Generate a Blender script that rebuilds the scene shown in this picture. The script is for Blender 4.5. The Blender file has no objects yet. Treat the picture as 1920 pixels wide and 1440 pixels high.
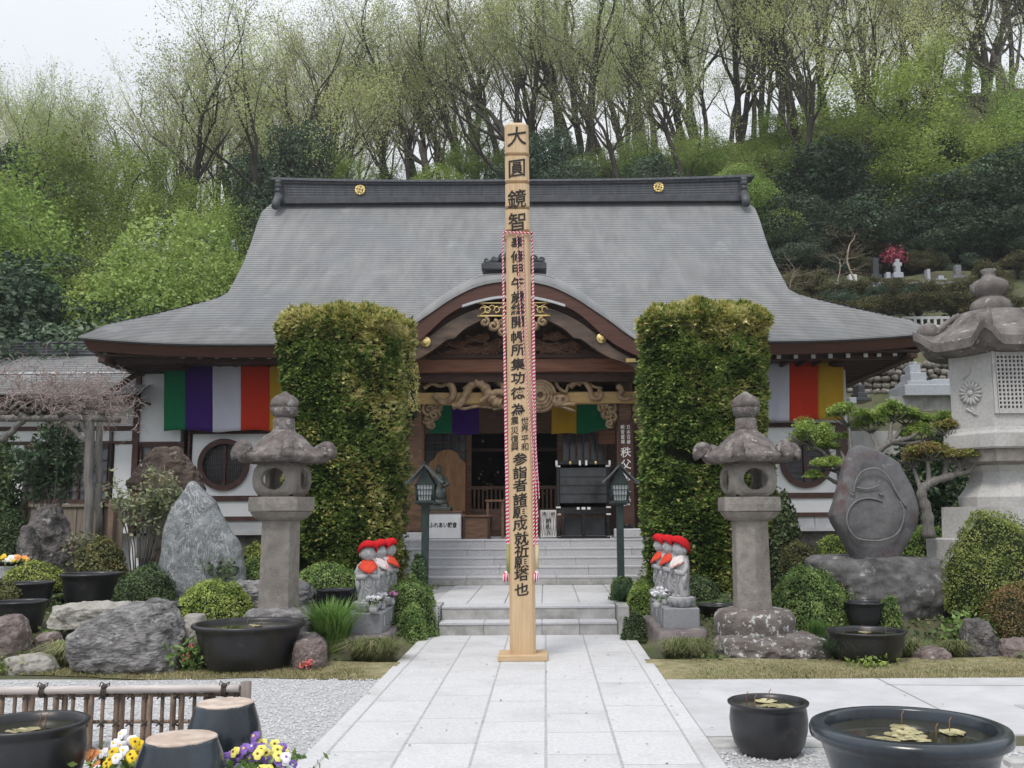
import bpy, math, random
import numpy as np
from mathutils import Vector, Matrix, noise, Quaternion
S = bpy.context.scene
COL = S.collection
# ---------------------------------------------------------------- camera, sky, sun, exposure
F, CX, CY, HC = 1800.0, 1021.0, 720.0, 1.55
PITCH, ROLL = math.atan(240/1800), 0.006
cam_d = bpy.data.cameras.new('camera'); cam = bpy.data.objects.new('camera', cam_d); COL.objects.link(cam)
cam.location = (0, 0, HC)
RM = Matrix.Rotation(math.pi/2+PITCH, 3, 'X') @ Matrix.Rotation(-ROLL, 3, 'Z')
cam.rotation_euler = RM.to_euler()
cam_d.sensor_width = 36; cam_d.lens = 36*F/1920
cam_d.shift_x = -(CX-960)/1920; cam_d.clip_end = 2000; cam_d.clip_start = .05
S.camera = cam
SUN_EL, SUN_AZ = math.radians(58), math.radians(205)     # azimuth from +Y clockwise: behind the camera, a little left
w = bpy.data.worlds.new('World'); S.world = w; w.use_nodes = True
nt = w.node_tree; bg = nt.nodes['Background']
sky = nt.nodes.new('ShaderNodeTexSky'); sky.sky_type = 'NISHITA'; sky.sun_disc = False
sky.sun_elevation = SUN_EL; sky.sun_rotation = SUN_AZ; sky.dust_density = 3; sky.air_density = 1.0
mx = nt.nodes.new('ShaderNodeMix'); mx.data_type = 'RGBA'; mx.inputs[0].default_value = .9
cn = nt.nodes.new('ShaderNodeTexNoise'); cn.inputs['Scale'].default_value = 1.6; cn.inputs['Detail'].default_value = 5
cr = nt.nodes.new('ShaderNodeValToRGB')
cr.color_ramp.elements[0].position = .3; cr.color_ramp.elements[0].color = (7.6, 8.15, 8.9, 1)
cr.color_ramp.elements[1].position = .7; cr.color_ramp.elements[1].color = (9.4, 9.6, 9.9, 1)
tcn = nt.nodes.new('ShaderNodeTexCoord'); nt.links.new(tcn.outputs['Generated'], cn.inputs['Vector'])
nt.links.new(cn.outputs['Fac'], cr.inputs[0]); nt.links.new(sky.outputs[0], mx.inputs[6]); nt.links.new(cr.outputs[0], mx.inputs[7])
sx_ = nt.nodes.new('ShaderNodeSeparateXYZ'); nt.links.new(tcn.outputs['Generated'], sx_.inputs[0])   # overcast: brighter towards the zenith
gm_ = nt.nodes.new('ShaderNodeMapRange'); gm_.inputs[1].default_value = 0; gm_.inputs[2].default_value = 1; gm_.inputs[3].default_value = .54; gm_.inputs[4].default_value = 1.36
nt.links.new(sx_.outputs[2], gm_.inputs[0]); vm_ = nt.nodes.new('ShaderNodeVectorMath'); vm_.operation = 'SCALE'; nt.links.new(mx.outputs[2], vm_.inputs[0]); nt.links.new(gm_.outputs[0], vm_.inputs[3])
nt.links.new(vm_.outputs[0], bg.inputs[0]); bg.inputs[1].default_value = .1
sd = bpy.data.lights.new('sun', 'SUN'); sd.energy = 1.5; sd.angle = math.radians(16); sd.color = (1, .95, .88)
so = bpy.data.objects.new('sun', sd); COL.objects.link(so)
sdir = Vector((math.sin(SUN_AZ)*math.cos(SUN_EL), math.cos(SUN_AZ)*math.cos(SUN_EL), math.sin(SUN_EL)))
so.rotation_euler = sdir.to_track_quat('Z', 'Y').to_euler()
S.view_settings.view_transform = 'Standard'; S.view_settings.look = 'None'
S.view_settings.exposure = 0.36; S.view_settings.gamma = 1; S.view_settings.use_curve_mapping = False
S.render.engine = 'CYCLES'
S.cycles.max_bounces = 6; S.cycles.diffuse_bounces = 3; S.cycles.glossy_bounces = 2; S.cycles.transmission_bounces = 4
S.cycles.use_denoising = True

def at(px, py, Y=None, z=None):
    d = RM @ Vector(((px-CX)/F, (CY-py)/F, -1))
    t = Y/d.y if Y is not None else (z-HC)/d.z
    return Vector((d.x*t, d.y*t, HC+d.z*t))
R = math.radians
# ---------------------------------------------------------------- object helpers
def link(name, data, parent=None, loc=None, rz=0):
    o = bpy.data.objects.new(name, data); COL.objects.link(o)
    if parent: o.parent = parent
    if loc is not None: o.location = loc
    if rz: o.rotation_euler = (0, 0, rz)
    return o
def tag(o, label, cat, group=None):
    o['label'] = label; o['category'] = cat
    if group: o['group'] = group
    return o
def thing(name, label, cat, loc=(0, 0, 0), rz=0, group=None):
    return tag(link(name, None, None, loc, rz), label, cat, group)
def struct(o): o['kind'] = 'structure'; return o
def stuff(o): o['kind'] = 'stuff'; return o
def copy_tree(o, parent=None):
    c = o.copy(); COL.objects.link(c); c.parent = parent
    for ch in list(o.children): copy_tree(ch, c)
    return c

class MB:
    def __init__(s): s.v = []; s.f = []; s.m = []; s.sm = []; s.T = None
    def add(s, vs, fs, m=0, smooth=False):
        b = len(s.v)
        s.v += [tuple(s.T @ Vector(p)) for p in vs] if s.T else [tuple(p) for p in vs]
        s.f += [tuple(i+b for i in f) for f in fs]; s.m += [m]*len(fs); s.sm += [smooth]*len(fs)
        return s
    def box(s, c, d, m=0, rz=0, bev=0, top=1.0, rx=0, ry=0):
        """c centre, d full size; top scales the upper face; bev chamfers the edges"""
        x, y, z = d[0]/2, d[1]/2, d[2]/2
        M_ = Matrix.Translation(c) @ Matrix.Rotation(rz, 4, 'Z') @ Matrix.Rotation(rx, 4, 'X') @ Matrix.Rotation(ry, 4, 'Y')
        if bev <= 0:
            vs = [(sx*x*(top if sz > 0 else 1), sy*y*(top if sz > 0 else 1), sz*z) for sz in (-1, 1) for sx, sy in ((-1, -1), (1, -1), (1, 1), (-1, 1))]
            fs = [(0, 3, 2, 1), (4, 5, 6, 7), (0, 1, 5, 4), (1, 2, 6, 5), (2, 3, 7, 6), (3, 0, 4, 7)]
        else:
            b = min(bev, x*.9, y*.9, z*.9)
            vs = []; 
            for zz, ins in ((-z, b), (-z+b, 0), (z-b, 0), (z, b)):
                k = top if zz > 0 else 1
                X, Y = x*k-ins, y*k-ins; c_ = b if ins == 0 else b*.01
                X2, Y2 = x*k, y*k
                if ins == 0: ring = [(-X2+b, -Y2), (X2-b, -Y2), (X2, -Y2+b), (X2, Y2-b), (X2-b, Y2), (-X2+b, Y2), (-X2, Y2-b), (-X2, -Y2+b)]
                else: ring = [(-X, -Y), (X, -Y), (X, -Y), (X, Y), (X, Y), (-X, Y), (-X, Y), (-X, -Y)]
                vs += [(a, b_, zz) for a, b_ in ring]
            # collapse duplicate corner verts of end rings
            fs = []
            for k in range(3):
                for i in range(8):
                    j = (i+1) % 8
                    q = [k*8+i, k*8+j, (k+1)*8+j, (k+1)*8+i]
                    fs.append(tuple(q))
            fs.append((7-0, 5, 3, 1)[::1]); fs.append((24, 26, 28, 30))
            # merge: map duplicates
            mp = {}
            for r in (0, 24):
                mp[r+2] = r+1; mp[r+4] = r+3; mp[r+6] = r+5; mp[r+7] = r+0
            nf = []
            for f in fs:
                g = []
                for i in f:
                    i = mp.get(i, i)
                    if i not in g: g.append(i)
                if len(g) > 2: nf.append(tuple(g))
            fs = nf
            used = sorted({i for f in fs for i in f}); rm = {u: i for i, u in enumerate(used)}
            vs = [vs[u] for u in used]; fs = [tuple(rm[i] for i in f) for f in fs]
        s.add([M_ @ Vector(p) for p in vs], fs, m)
        return s
    def lathe(s, prof, n=24, c=(0, 0, 0), m=0, smooth=True, fn=None, ph=0, caps=True):
        """prof list of (r, z); fn(angle, r, z)->r"""
        vs = []
        for r, z in prof:
            for i in range(n):
                a = ph+2*math.pi*i/n; rr = fn(a, r, z) if fn else r
                vs.append((c[0]+rr*math.cos(a), c[1]+rr*math.sin(a), c[2]+z))
        fs = [(k*n+i, k*n+(i+1) % n, (k+1)*n+(i+1) % n, (k+1)*n+i) for k in range(len(prof)-1) for i in range(n)]
        s.add(vs, fs, m, smooth)
        if caps:
            b = len(s.v)-len(vs)
            s.f.append(tuple(b+i for i in reversed(range(n)))); s.m.append(m); s.sm.append(False)
            s.f.append(tuple(b+(len(prof)-1)*n+i for i in range(n))); s.m.append(m); s.sm.append(False)
        return s
    def tube(s, pts, rad, n=6, m=0, smooth=True, cap=True):
        P = [Vector(p) for p in pts]; L = len(P)
        if not hasattr(rad, '__len__'): rad = [rad]*L
        vs = []; ref = None
        for i, p in enumerate(P):
            t = (P[min(i+1, L-1)]-P[max(i-1, 0)])
            if t.length < 1e-9: t = Vector((0, 0, 1))
            t.normalize()
            if ref is None: ref = t.orthogonal()
            else:
                ref = ref - t*ref.dot(t)
                ref = ref.normalized() if ref.length > 1e-6 else t.orthogonal()
            ref.normalize(); bt = t.cross(ref)
            for k in range(n):
                a = 2*math.pi*k/n; vs.append(p+(ref*math.cos(a)+bt*math.sin(a))*rad[i])
        fs = [(i*n+k, i*n+(k+1) % n, (i+1)*n+(k+1) % n, (i+1)*n+k) for i in range(L-1) for k in range(n)]
        if cap: fs += [tuple(reversed(range(n))), tuple((L-1)*n+k for k in range(n))]
        s.add(vs, fs, m, smooth); return s
    def prism(s, poly, y0, y1, m=0, smooth=False):
        """poly in XZ (ccw seen from -Y), extruded y0..y1"""
        n = len(poly)
        vs = [(p[0], y0, p[1]) for p in poly]+[(p[0], y1, p[1]) for p in poly]
        fs = [tuple(range(n)), tuple(range(2*n-1, n-1, -1))]+[(i, i+n, (i+1) % n+n, (i+1) % n) for i in range(n)]
        s.add(vs, fs, m, smooth); return s
    def strip(s, A, B, m=0, smooth=False):
        """quads between two equally long point rows"""
        n = len(A); s.add(list(A)+list(B), [(i, i+1, n+i+1, n+i) for i in range(n-1)], m, smooth); return s
    def sphere(s, c, r, n=12, k=8, m=0, sc=(1, 1, 1), rot=None):
        vs = []; 
        for j in range(k+1):
            th = math.pi*j/k
            for i in range(n):
                a = 2*math.pi*i/n
                p = Vector((math.sin(th)*math.cos(a)*sc[0]*r, math.sin(th)*math.sin(a)*sc[1]*r, math.cos(th)*sc[2]*r))
                if rot: p = rot @ p
                vs.append(p+Vector(c))
        s.add(vs, [(j*n+i, (j+1)*n+i, (j+1)*n+(i+1) % n, j*n+(i+1) % n) for j in range(k) for i in range(n)], m, True); return s
    def mesh(s, name, mats):
        me = bpy.data.meshes.new(name); me.from_pydata(s.v, [], s.f)
        for x in (mats if isinstance(mats, (list, tuple)) else [mats]): me.materials.append(x)
        me.polygons.foreach_set('material_index', s.m); me.polygons.foreach_set('use_smooth', s.sm); me.update()
        return me
    def build(s, name, mats, parent=None, loc=None, rz=0): return link(name, s.mesh(name, mats), parent, loc, rz)

def np_mesh(name, V, Q, mats, mi=None, smooth=False):
    """V (n,3), Q (m,k) polygons with k corners"""
    me = bpy.data.meshes.new(name); V = np.asarray(V, np.float32); Q = np.asarray(Q, np.int32); k = Q.shape[1]
    me.vertices.add(len(V)); me.vertices.foreach_set('co', V.ravel())
    me.loops.add(Q.size); me.loops.foreach_set('vertex_index', Q.ravel())
    me.polygons.add(len(Q)); me.polygons.foreach_set('loop_start', np.arange(0, Q.size, k, dtype=np.int32))
    me.polygons.foreach_set('loop_total', np.full(len(Q), k, np.int32))
    for x in (mats if isinstance(mats, (list, tuple)) else [mats]): me.materials.append(x)
    if mi is not None: me.polygons.foreach_set('material_index', np.asarray(mi, np.int32))
    if smooth: me.polygons.foreach_set('use_smooth', np.ones(len(Q), bool))
    me.update(); me.validate(); return me

def leaves(P, size, rng, N=None, asp=.5, up=.0, jit=.35):
    """diamond leaves at points P; N preferred normals; returns V, Q"""
    n = len(P); A = rng.normal(size=(n, 3)); A[:, 2] += up
    A /= np.linalg.norm(A, axis=1)[:, None]+1e-9
    if N is not None:
        nn = N+rng.normal(size=(n, 3))*jit; nn /= np.linalg.norm(nn, axis=1)[:, None]+1e-9
        A = A-(A*nn).sum(1)[:, None]*nn; A /= np.linalg.norm(A, axis=1)[:, None]+1e-9
        B = np.cross(nn, A)
    else:
        B = np.cross(A, rng.normal(size=(n, 3))); B /= np.linalg.norm(B, axis=1)[:, None]+1e-9
    sz = (size*(.6+.8*rng.random(n)))[:, None]
    P = np.asarray(P)
    V = np.stack([P-A*sz*.5, P+B*sz*asp*.5-A*sz*.05, P+A*sz*.5, P-B*sz*asp*.5-A*sz*.05], 1).reshape(-1, 3)
    return V, np.arange(4*n).reshape(n, 4)

# ---------------------------------------------------------------- materials
MATS = {}
def M(name, c1, c2=None, sc=6, rough=.8, bump=.0, bs=None, spots=None, coord='Object', metal=0, detail=5, streak=None, c3=None, spec=.35, rnd=0.0, ramp=(.35, .65), warp=0, wave=None, bd=.02):
    if name in MATS: return MATS[name]
    m = bpy.data.materials.new(name); m.use_nodes = True; n = m.node_tree; L = n.links.new; p = n.nodes['Principled BSDF']
    p.inputs['Roughness'].default_value = rough; p.inputs['Metallic'].default_value = metal; p.inputs['Specular IOR Level'].default_value = spec
    tc = n.nodes.new('ShaderNodeTexCoord'); oi = n.nodes.new('ShaderNodeObjectInfo')
    mp = n.nodes.new('ShaderNodeMapping'); L(tc.outputs[coord], mp.inputs[0])
    ad = n.nodes.new('ShaderNodeVectorMath'); ad.operation = 'SCALE'; ad.inputs[3].default_value = 37.0
    cb = n.nodes.new('ShaderNodeCombineXYZ')
    for k in range(3): L(oi.outputs['Random'], cb.inputs[k])
    L(cb.outputs[0], ad.inputs[0]); L(ad.outputs[0], mp.inputs['Location'])
    if streak: mp.inputs['Scale'].default_value = streak
    no = n.nodes.new('ShaderNodeTexNoise'); no.inputs['Scale'].default_value = sc; no.inputs['Detail'].default_value = detail; no.inputs['Roughness'].default_value = .6
    no.inputs['Distortion'].default_value = warp
    L(mp.outputs[0], no.inputs['Vector'])
    r = n.nodes.new('ShaderNodeValToRGB'); e = r.color_ramp.elements
    c2 = c2 or c1
    e[0].position = ramp[0]; e[0].color = (*c1, 1); e[1].position = ramp[1]; e[1].color = (*c2, 1)
    if c3: x = e.new(ramp[1]+.12); x.color = (*c3, 1)
    src = no.outputs['Fac']
    if wave:
        wv = n.nodes.new('ShaderNodeTexWave'); wv.inputs['Scale'].default_value = wave[0]; wv.inputs['Distortion'].default_value = wave[1]; wv.inputs['Detail'].default_value = 4; wv.inputs['Detail Scale'].default_value = 1.5
        wv.bands_direction = wave[2] if len(wave) > 2 else 'DIAGONAL'
        L(mp.outputs[0], wv.inputs['Vector']); src = wv.outputs['Fac']
    L(src, r.inputs[0]); out = r.outputs[0]
    if rnd:
        hs = n.nodes.new('ShaderNodeHueSaturation'); mr = n.nodes.new('ShaderNodeMapRange'); mr.inputs[3].default_value = 1-rnd; mr.inputs[4].default_value = 1+rnd
        L(oi.outputs['Random'], mr.inputs[0]); L(mr.outputs[0], hs.inputs['Value']); L(out, hs.inputs['Color']); out = hs.outputs[0]
    if spots:
        for (scol, ssc, th, wd) in spots:
            n2 = n.nodes.new('ShaderNodeTexNoise'); n2.inputs['Scale'].default_value = ssc; n2.inputs['Detail'].default_value = 6; n2.inputs['Roughness'].default_value = .65
            L(ad.outputs[0], mp.inputs['Location']); L(mp.outputs[0] if not streak else tc.outputs[coord], n2.inputs['Vector'])
            mr = n.nodes.new('ShaderNodeMapRange'); mr.inputs[1].default_value = th; mr.inputs[2].default_value = th+wd
            L(n2.outputs['Fac'], mr.inputs[0]); mi = n.nodes.new('ShaderNodeMix'); mi.data_type = 'RGBA'
            L(mr.outputs[0], mi.inputs[0]); L(out, mi.inputs[6]); mi.inputs[7].default_value = (*scol, 1); out = mi.outputs[2]
    L(out, p.inputs['Base Color'])
    if bump:
        n3 = n.nodes.new('ShaderNodeTexNoise'); n3.inputs['Scale'].default_value = bs or sc*4; n3.inputs['Detail'].default_value = 6
        L(mp.outputs[0], n3.inputs['Vector']); b = n.nodes.new('ShaderNodeBump'); b.inputs['Strength'].default_value = bump; b.inputs['Distance'].default_value = bd
        L(n3.outputs['Fac'], b.inputs['Height']); L(b.outputs[0], p.inputs['Normal'])
    MATS[name] = m; return m
def leafmat(name, cols, trans=.3, sc=1.2, rnd=.12):
    """per-leaf random colour through cols, shifted by low-frequency clumps"""
    if name in MATS: return MATS[name]
    m = bpy.data.materials.new(name); m.use_nodes = True; n = m.node_tree; L = n.links.new
    n.nodes.remove(n.nodes['Principled BSDF']); out = n.nodes['Material Output']
    g = n.nodes.new('ShaderNodeNewGeometry'); tc = n.nodes.new('ShaderNodeTexCoord'); no = n.nodes.new('ShaderNodeTexNoise'); no.inputs['Scale'].default_value = sc
    L(tc.outputs['Object'], no.inputs['Vector'])
    a = n.nodes.new('ShaderNodeMath'); a.operation = 'MULTIPLY_ADD'; a.inputs[1].default_value = .6; L(g.outputs['Random Per Island'], a.inputs[0])
    b = n.nodes.new('ShaderNodeMath'); b.operation = 'MULTIPLY_ADD'; b.inputs[1].default_value = 2.0; b.inputs[2].default_value = -.8; L(no.outputs['Fac'], b.inputs[0]); L(b.outputs[0], a.inputs[2])
    r = n.nodes.new('ShaderNodeValToRGB'); e = r.color_ramp.elements
    k = len(cols); e[0].position = 0; e[0].color = (*cols[0], 1); e[1].position = 1; e[1].color = (*cols[-1], 1)
    for i in range(1, k-1): x = e.new(i/(k-1)); x.color = (*cols[i], 1)
    L(a.outputs[0], r.inputs[0])
    oi = n.nodes.new('ShaderNodeObjectInfo'); hs = n.nodes.new('ShaderNodeHueSaturation')
    mr = n.nodes.new('ShaderNodeMapRange'); mr.inputs[3].default_value = 1-rnd*2; mr.inputs[4].default_value = 1+rnd*2; L(oi.outputs['Random'], mr.inputs[0]); L(mr.outputs[0], hs.inputs['Value'])
    ml = n.nodes.new('ShaderNodeMath'); ml.operation = 'MULTIPLY'; ml.inputs[1].default_value = 7.31; fr = n.nodes.new('ShaderNodeMath'); fr.operation = 'FRACT'
    L(oi.outputs['Random'], ml.inputs[0]); L(ml.outputs[0], fr.inputs[0])
    m2 = n.nodes.new('ShaderNodeMapRange'); m2.inputs[3].default_value = .5-rnd*.12; m2.inputs[4].default_value = .5+rnd*.1; L(fr.outputs[0], m2.inputs[0]); L(m2.outputs[0], hs.inputs['Hue'])
    L(r.outputs[0], hs.inputs['Color'])
    d = n.nodes.new('ShaderNodeBsdfDiffuse'); t = n.nodes.new('ShaderNodeBsdfTranslucent'); mi = n.nodes.new('ShaderNodeMixShader'); mi.inputs[0].default_value = trans
    gl = n.nodes.new('ShaderNodeBsdfGlossy'); gl.inputs['Roughness'].default_value = .5; gl.inputs['Color'].default_value = (.6, .6, .6, 1); m3 = n.nodes.new('ShaderNodeMixShader'); m3.inputs[0].default_value = .04
    L(hs.outputs[0], d.inputs[0]); L(hs.outputs[0], t.inputs[0]); L(d.outputs[0], mi.inputs[1]); L(t.outputs[0], mi.inputs[2])
    L(mi.outputs[0], m3.inputs[1]); L(gl.outputs[0], m3.inputs[2]); L(m3.outputs[0], out.inputs[0])
    MATS[name] = m; return m

granite = M('granite', (.42, .42, .44), (.56, .56, .58), sc=60, bump=.1, bs=150, spots=[((.36, .36, .36), 1.3, .52, .3)])
granite_riser = M('granite_riser', (.30, .30, .29), (.48, .47, .46), sc=5, bump=.15, bs=120, spots=[((.2, .2, .18), 3, .56, .2)])
slab_mat = M('paving_granite', (.50, .495, .505), (.60, .60, .61), sc=38, bump=.08, bs=160, rnd=.03, spots=[((.43, .425, .42), 1.3, .5, .3), ((.36, .35, .33), 4, .62, .2), ((.3, .28, .25), 14, .74, .04)])
old_stone = M('weathered_stone', (.20, .18, .16), (.30, .275, .25), sc=12, bump=.5, bs=60, spots=[((.13, .12, .11), 3, .55, .15)])
lichen_stone = M('lichen_stone', (.105, .09, .088), (.20, .175, .168), sc=10, bump=.9, bs=60, rough=.95, spec=.15, spots=[((.26, .24, .22), 6, .52, .12), ((.36, .36, .35), 11, .585, .06)])
pale_stone = M('pale_lantern_stone', (.40, .39, .38), (.50, .49, .475), sc=30, bump=.25, bs=90, spots=[((.30, .28, .26), 2.5, .56, .25)])
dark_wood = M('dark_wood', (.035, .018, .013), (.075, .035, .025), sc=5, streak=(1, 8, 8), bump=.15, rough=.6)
fascia_wood = M('fascia_wood', (.075, .033, .024), (.105, .047, .034), sc=4, streak=(.4, 6, 8), rough=.55, bump=.1)
brown_trim = M('brown_trim', (.06, .028, .023), (.10, .05, .042), sc=8, rough=.6)
mid_wood = M('weathered_brown_wood', (.09, .05, .032), (.20, .115, .07), sc=4, streak=(1.2, 10, 10), bump=.2, rough=.6)
carve_wood = M('carved_wood', (.20, .13, .075), (.42, .30, .18), sc=9, bump=.3, rough=.65)
gold_wood = M('golden_wood', (.42, .27, .11), (.56, .38, .17), sc=3, streak=(1, 9, 9), rough=.55)
orange_wood = M('reddish_beam', (.16, .065, .035), (.27, .115, .065), sc=3, streak=(.6, 8, 8), rough=.55)
plaster = M('white_plaster', (.74, .75, .78), (.80, .81, .83), sc=2, rough=.9, bump=.03)
gold = M('gold_metal', (.75, .55, .22), (.85, .66, .30), sc=20, rough=.35, metal=.85)
black_metal = M('black_metal', (.012, .015, .015), (.03, .035, .034), sc=9, rough=.5)
green_metal = M('dark_green_metal', (.018, .032, .030), (.035, .055, .052), sc=9, rough=.45)
glass_dark = M('dark_window_glass', (.06, .065, .075), (.15, .16, .18), sc=1.0, rough=.15, spec=.6)
paper = M('translucent_paper', (.62, .62, .62), (.7, .7, .7), rough=.9)
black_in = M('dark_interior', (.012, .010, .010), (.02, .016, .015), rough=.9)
ink = M('black_ink', (.015, .013, .012), (.03, .027, .025), sc=40, rough=.7)
white_paint = M('white_paint', (.75, .75, .74), (.8, .8, .8), rough=.6)
def text_obj(txt, size, mat, parent, loc, rot=(math.pi/2, 0, 0), depth=.0015, bold=.0, name='lettering', sx=1.0, align='CENTER'):
    c = bpy.data.curves.new('lettering', 'FONT'); c.body = txt; c.size = size; c.align_x = align; c.align_y = 'CENTER'
    c.extrude = depth; c.offset = bold; c.resolution_u = 3
    o = bpy.data.objects.new('tmp', c); COL.objects.link(o)
    dg = bpy.context.evaluated_depsgraph_get(); me = bpy.data.meshes.new_from_object(o.evaluated_get(dg))
    bpy.data.objects.remove(o); me.materials.clear(); me.materials.append(mat); me.name = 'lettering'
    for p in me.polygons: p.material_index = 0
    r = link(name, me, parent, loc); r.rotation_euler = rot; r.scale = (sx, 1, 1); return r
def brush(txt, size, mat, parent, cx, y, cz, w=1.0, seed=0, bold=None):
    """one brush-written character: font glyph, slanted and thickened a little"""
    rg = random.Random(seed*7+ord(txt[0]))
    o = text_obj(txt, size, mat, parent, (cx, y, cz), bold=size*.008 if bold is None else bold*.28, sx=w)
    me = o.data; xs = [v.co.x for v in me.vertices]; ys = [v.co.y for v in me.vertices]
    if not xs: return o
    mxx, mxy = (min(xs)+max(xs))/2, (min(ys)+max(ys))/2
    for v in me.vertices:
        x, y_ = v.co.x-mxx, v.co.y-mxy
        y2 = y_+x*.13; q = noise.noise_vector(Vector((x/size*5, y2/size*5, seed+.5)))
        v.co.x = x+q.x*size*.008; v.co.y = y2+q.y*size*.008
    return o
# ================================================================ TERRAIN
def lerp(a, b, t): return a+(b-a)*t
def sstep(a, b, x): t = min(1, max(0, (x-a)/(b-a))); return t*t*(3-2*t)
def plin(pts, x):
    if x <= pts[0][0]: return pts[0][1]
    for (a, b), (c, d) in zip(pts, pts[1:]):
        if x <= c: return b+(d-b)*(x-a)/(c-a)
    return pts[-1][1]
CREST = [(-80, 14), (-34, 15.5), (-17, 19), (-2.4, 22.5), (6, 24), (16, 26.5), (29, 29), (60, 31)]
def hill(x, y):
    c = plin(CREST, x)
    ctr = plin([(29, .35), (36, c*.22), (48, c*.62), (60, c), (75, c*1.02), (110, c*.8), (200, 8), (600, 5)], y)
    rgt = plin([(21, .35), (25, 2.6), (27.5, 4.4), (30.4, 4.9), (31.2, 6.6), (38, 9.4), (41.2, 10.6), (42.0, 12.0), (47, 13), (60, c), (75, c*1.02), (110, c*.8), (200, 8), (600, 5)], y)
    k = sstep(6.5, 9.5, x)
    return lerp(ctr, rgt, k)
def bed(x, y):
    k = 1-sstep(1.25, 1.6, abs(x+.2)-.15)       # 1 on the path line
    g = .33*sstep(10.5, 12.4, y)
    p = .30 if y > 12.85 else -.02
    z = lerp(g, min(g, p) if y < 12.85 else .3, k)
    if y > 21: z = max(z, hill(x, y)-.02)
    if y < 9.7 or k > 0: return z
    return z+.05*noise.noise(Vector((x*1.3, y*1.3, 0)))*sstep(9.7, 11, y)
ys = list(np.arange(-6, 9, 1.0))+list(np.arange(9, 18, .1))+list(np.arange(18, 34, .6))+list(np.arange(34, 80, 1.5))+[90, 105, 130, 170, 250, 320]
xs = [-260, -150, -90, -60]+list(np.arange(-45, -12, 1.5))+list(np.arange(-12, 12, .2))+list(np.arange(12, 46, 1.2))+[60, 90, 150, 260]
gv = []
for y in ys:
    for x in xs:
        z = bed(x, y) if y > 9 else 0.0
        if y > 32: z += .8*noise.noise(Vector((x*.15, y*.15, 3)))+.3*noise.noise(Vector((x*.6, y*.6, 3)))
        gv.append((x, y, z-.004))
nx = len(xs)
gq = [(j*nx+i, j*nx+i+1, (j+1)*nx+i+1, (j+1)*nx+i) for j in range(len(ys)-1) for i in range(nx-1)]
soil = M('ground_soil', (.075, .065, .045), (.11, .115, .055), sc=1.1, rough=.95, bump=.5, bs=14, spots=[((.06, .085, .03), .9, .5, .15), ((.045, .04, .03), 5, .6, .1)])
o = link('ground', np_mesh('ground', gv, gq, soil, smooth=True)); struct(o)
# pale gravel yard: sheet 4 mm up, with relief grains
gravel_mat = M('gravel', (.30, .30, .305), (.62, .62, .62), sc=80, detail=4, rough=.95, bump=.8, bs=150, bd=.012, spots=[((.20, .20, .20), 120, .60, .05), ((.40, .38, .35), .7, .55, .2)])
mb = MB()
def edge_y(x): return 9.75+.18*noise.noise(Vector((x*.9, 0, 5)))
GX = list(np.arange(-11, -1.54, .3))+[-1.53]
mb.strip([(x, -5, 0) for x in GX], [(x, edge_y(x)-.35, 0.0) for x in GX])
GX2 = [1.08]+list(np.arange(1.4, 12, .3))
mb.strip([(x, -5, 0) for x in GX2], [(x, 6.6, 0.0) for x in GX2])
o = mb.build('gravel_yard', gravel_mat); struct(o)
rng = np.random.default_rng(3)
# loose stones of the gravel, nearest zone
n = 42000; P = np.zeros((n, 3)); P[:, 0] = rng.uniform(-5.2, 3.6, n); P[:, 1] = 4.6+5.0*rng.random(n)**1.3
keep = ((P[:, 0] < -1.56) & (P[:, 1] < 9.3)) | ((P[:, 0] > 1.1) & (P[:, 1] < 6.5)); P = P[keep]; n = len(P)
P[:, 2] = .004
base = np.array([(1, 0, 0), (-.5, .87, 0), (-.5, -.87, 0), (0.1, 0, .9)]); r_ = (.006+.009*rng.random(n))[:, None, None]
ang = rng.random(n)*6.28; c_, s_ = np.cos(ang), np.sin(ang)
B = np.repeat(base[None], n, 0)*(1+.4*rng.random((n, 4, 1))); Bx = B[:, :, 0]*c_[:, None]-B[:, :, 1]*s_[:, None]; By = B[:, :, 0]*s_[:, None]+B[:, :, 1]*c_[:, None]
V = np.stack([Bx, By, B[:, :, 2]], -1)*r_+P[:, None]
Q = (np.arange(n)*4)[:, None, None]+np.array([(0, 1, 3), (1, 2, 3), (2, 0, 3)])[None]
stone_chip = M('gravel_chip', (.36, .36, .37), (.62, .62, .63), sc=25, rough=.9)
o = link('gravel_stones', np_mesh('gravel_stones', V.reshape(-1, 3), Q.reshape(-1, 3), stone_chip)); stuff(o)
# pale concrete strip on the right (cart way)
conc = M('concrete', (.46, .46, .47), (.54, .54, .56), sc=3, rough=.9, bump=.08, bs=90, spots=[((.40, .40, .40), 1.2, .5, .3)])
conc2 = M('concrete_darker', (.33, .34, .36), (.40, .41, .43), sc=3, rough=.9, bump=.08, bs=90)
mb = MB(); mb.box((6.6, 8.02, .002), (11.0, 2.25, .02), bev=.004)
# y 6.9..9.15
o = mb.build('concrete_way', conc); struct(o)
mb = MB(); mb.box((8.1, 7.22, .004), (8.8, 1.3, .03), bev=.004); o = mb.build('concrete_apron', conc2); struct(o)
mb = MB(); mb.box((3.05, 8.02, .013), (.012, 2.2, .003)); mb.box((6.2, 8.6, .013), (6.4, .012, .003), rz=-.06); o = mb.build('concrete_joint', M('joint_dark', (.2, .2, .19), (.28, .28, .27), sc=9)); struct(o)
mb = MB(); mb.box((1.75, 6.72, -.005), (1.3, .28, .03), bev=.005); mb.box((7.6, 6.1, .012), (9.6, .12, .06), m=0, bev=.01); o = mb.build('kerb', granite_riser); struct(o)

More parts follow.
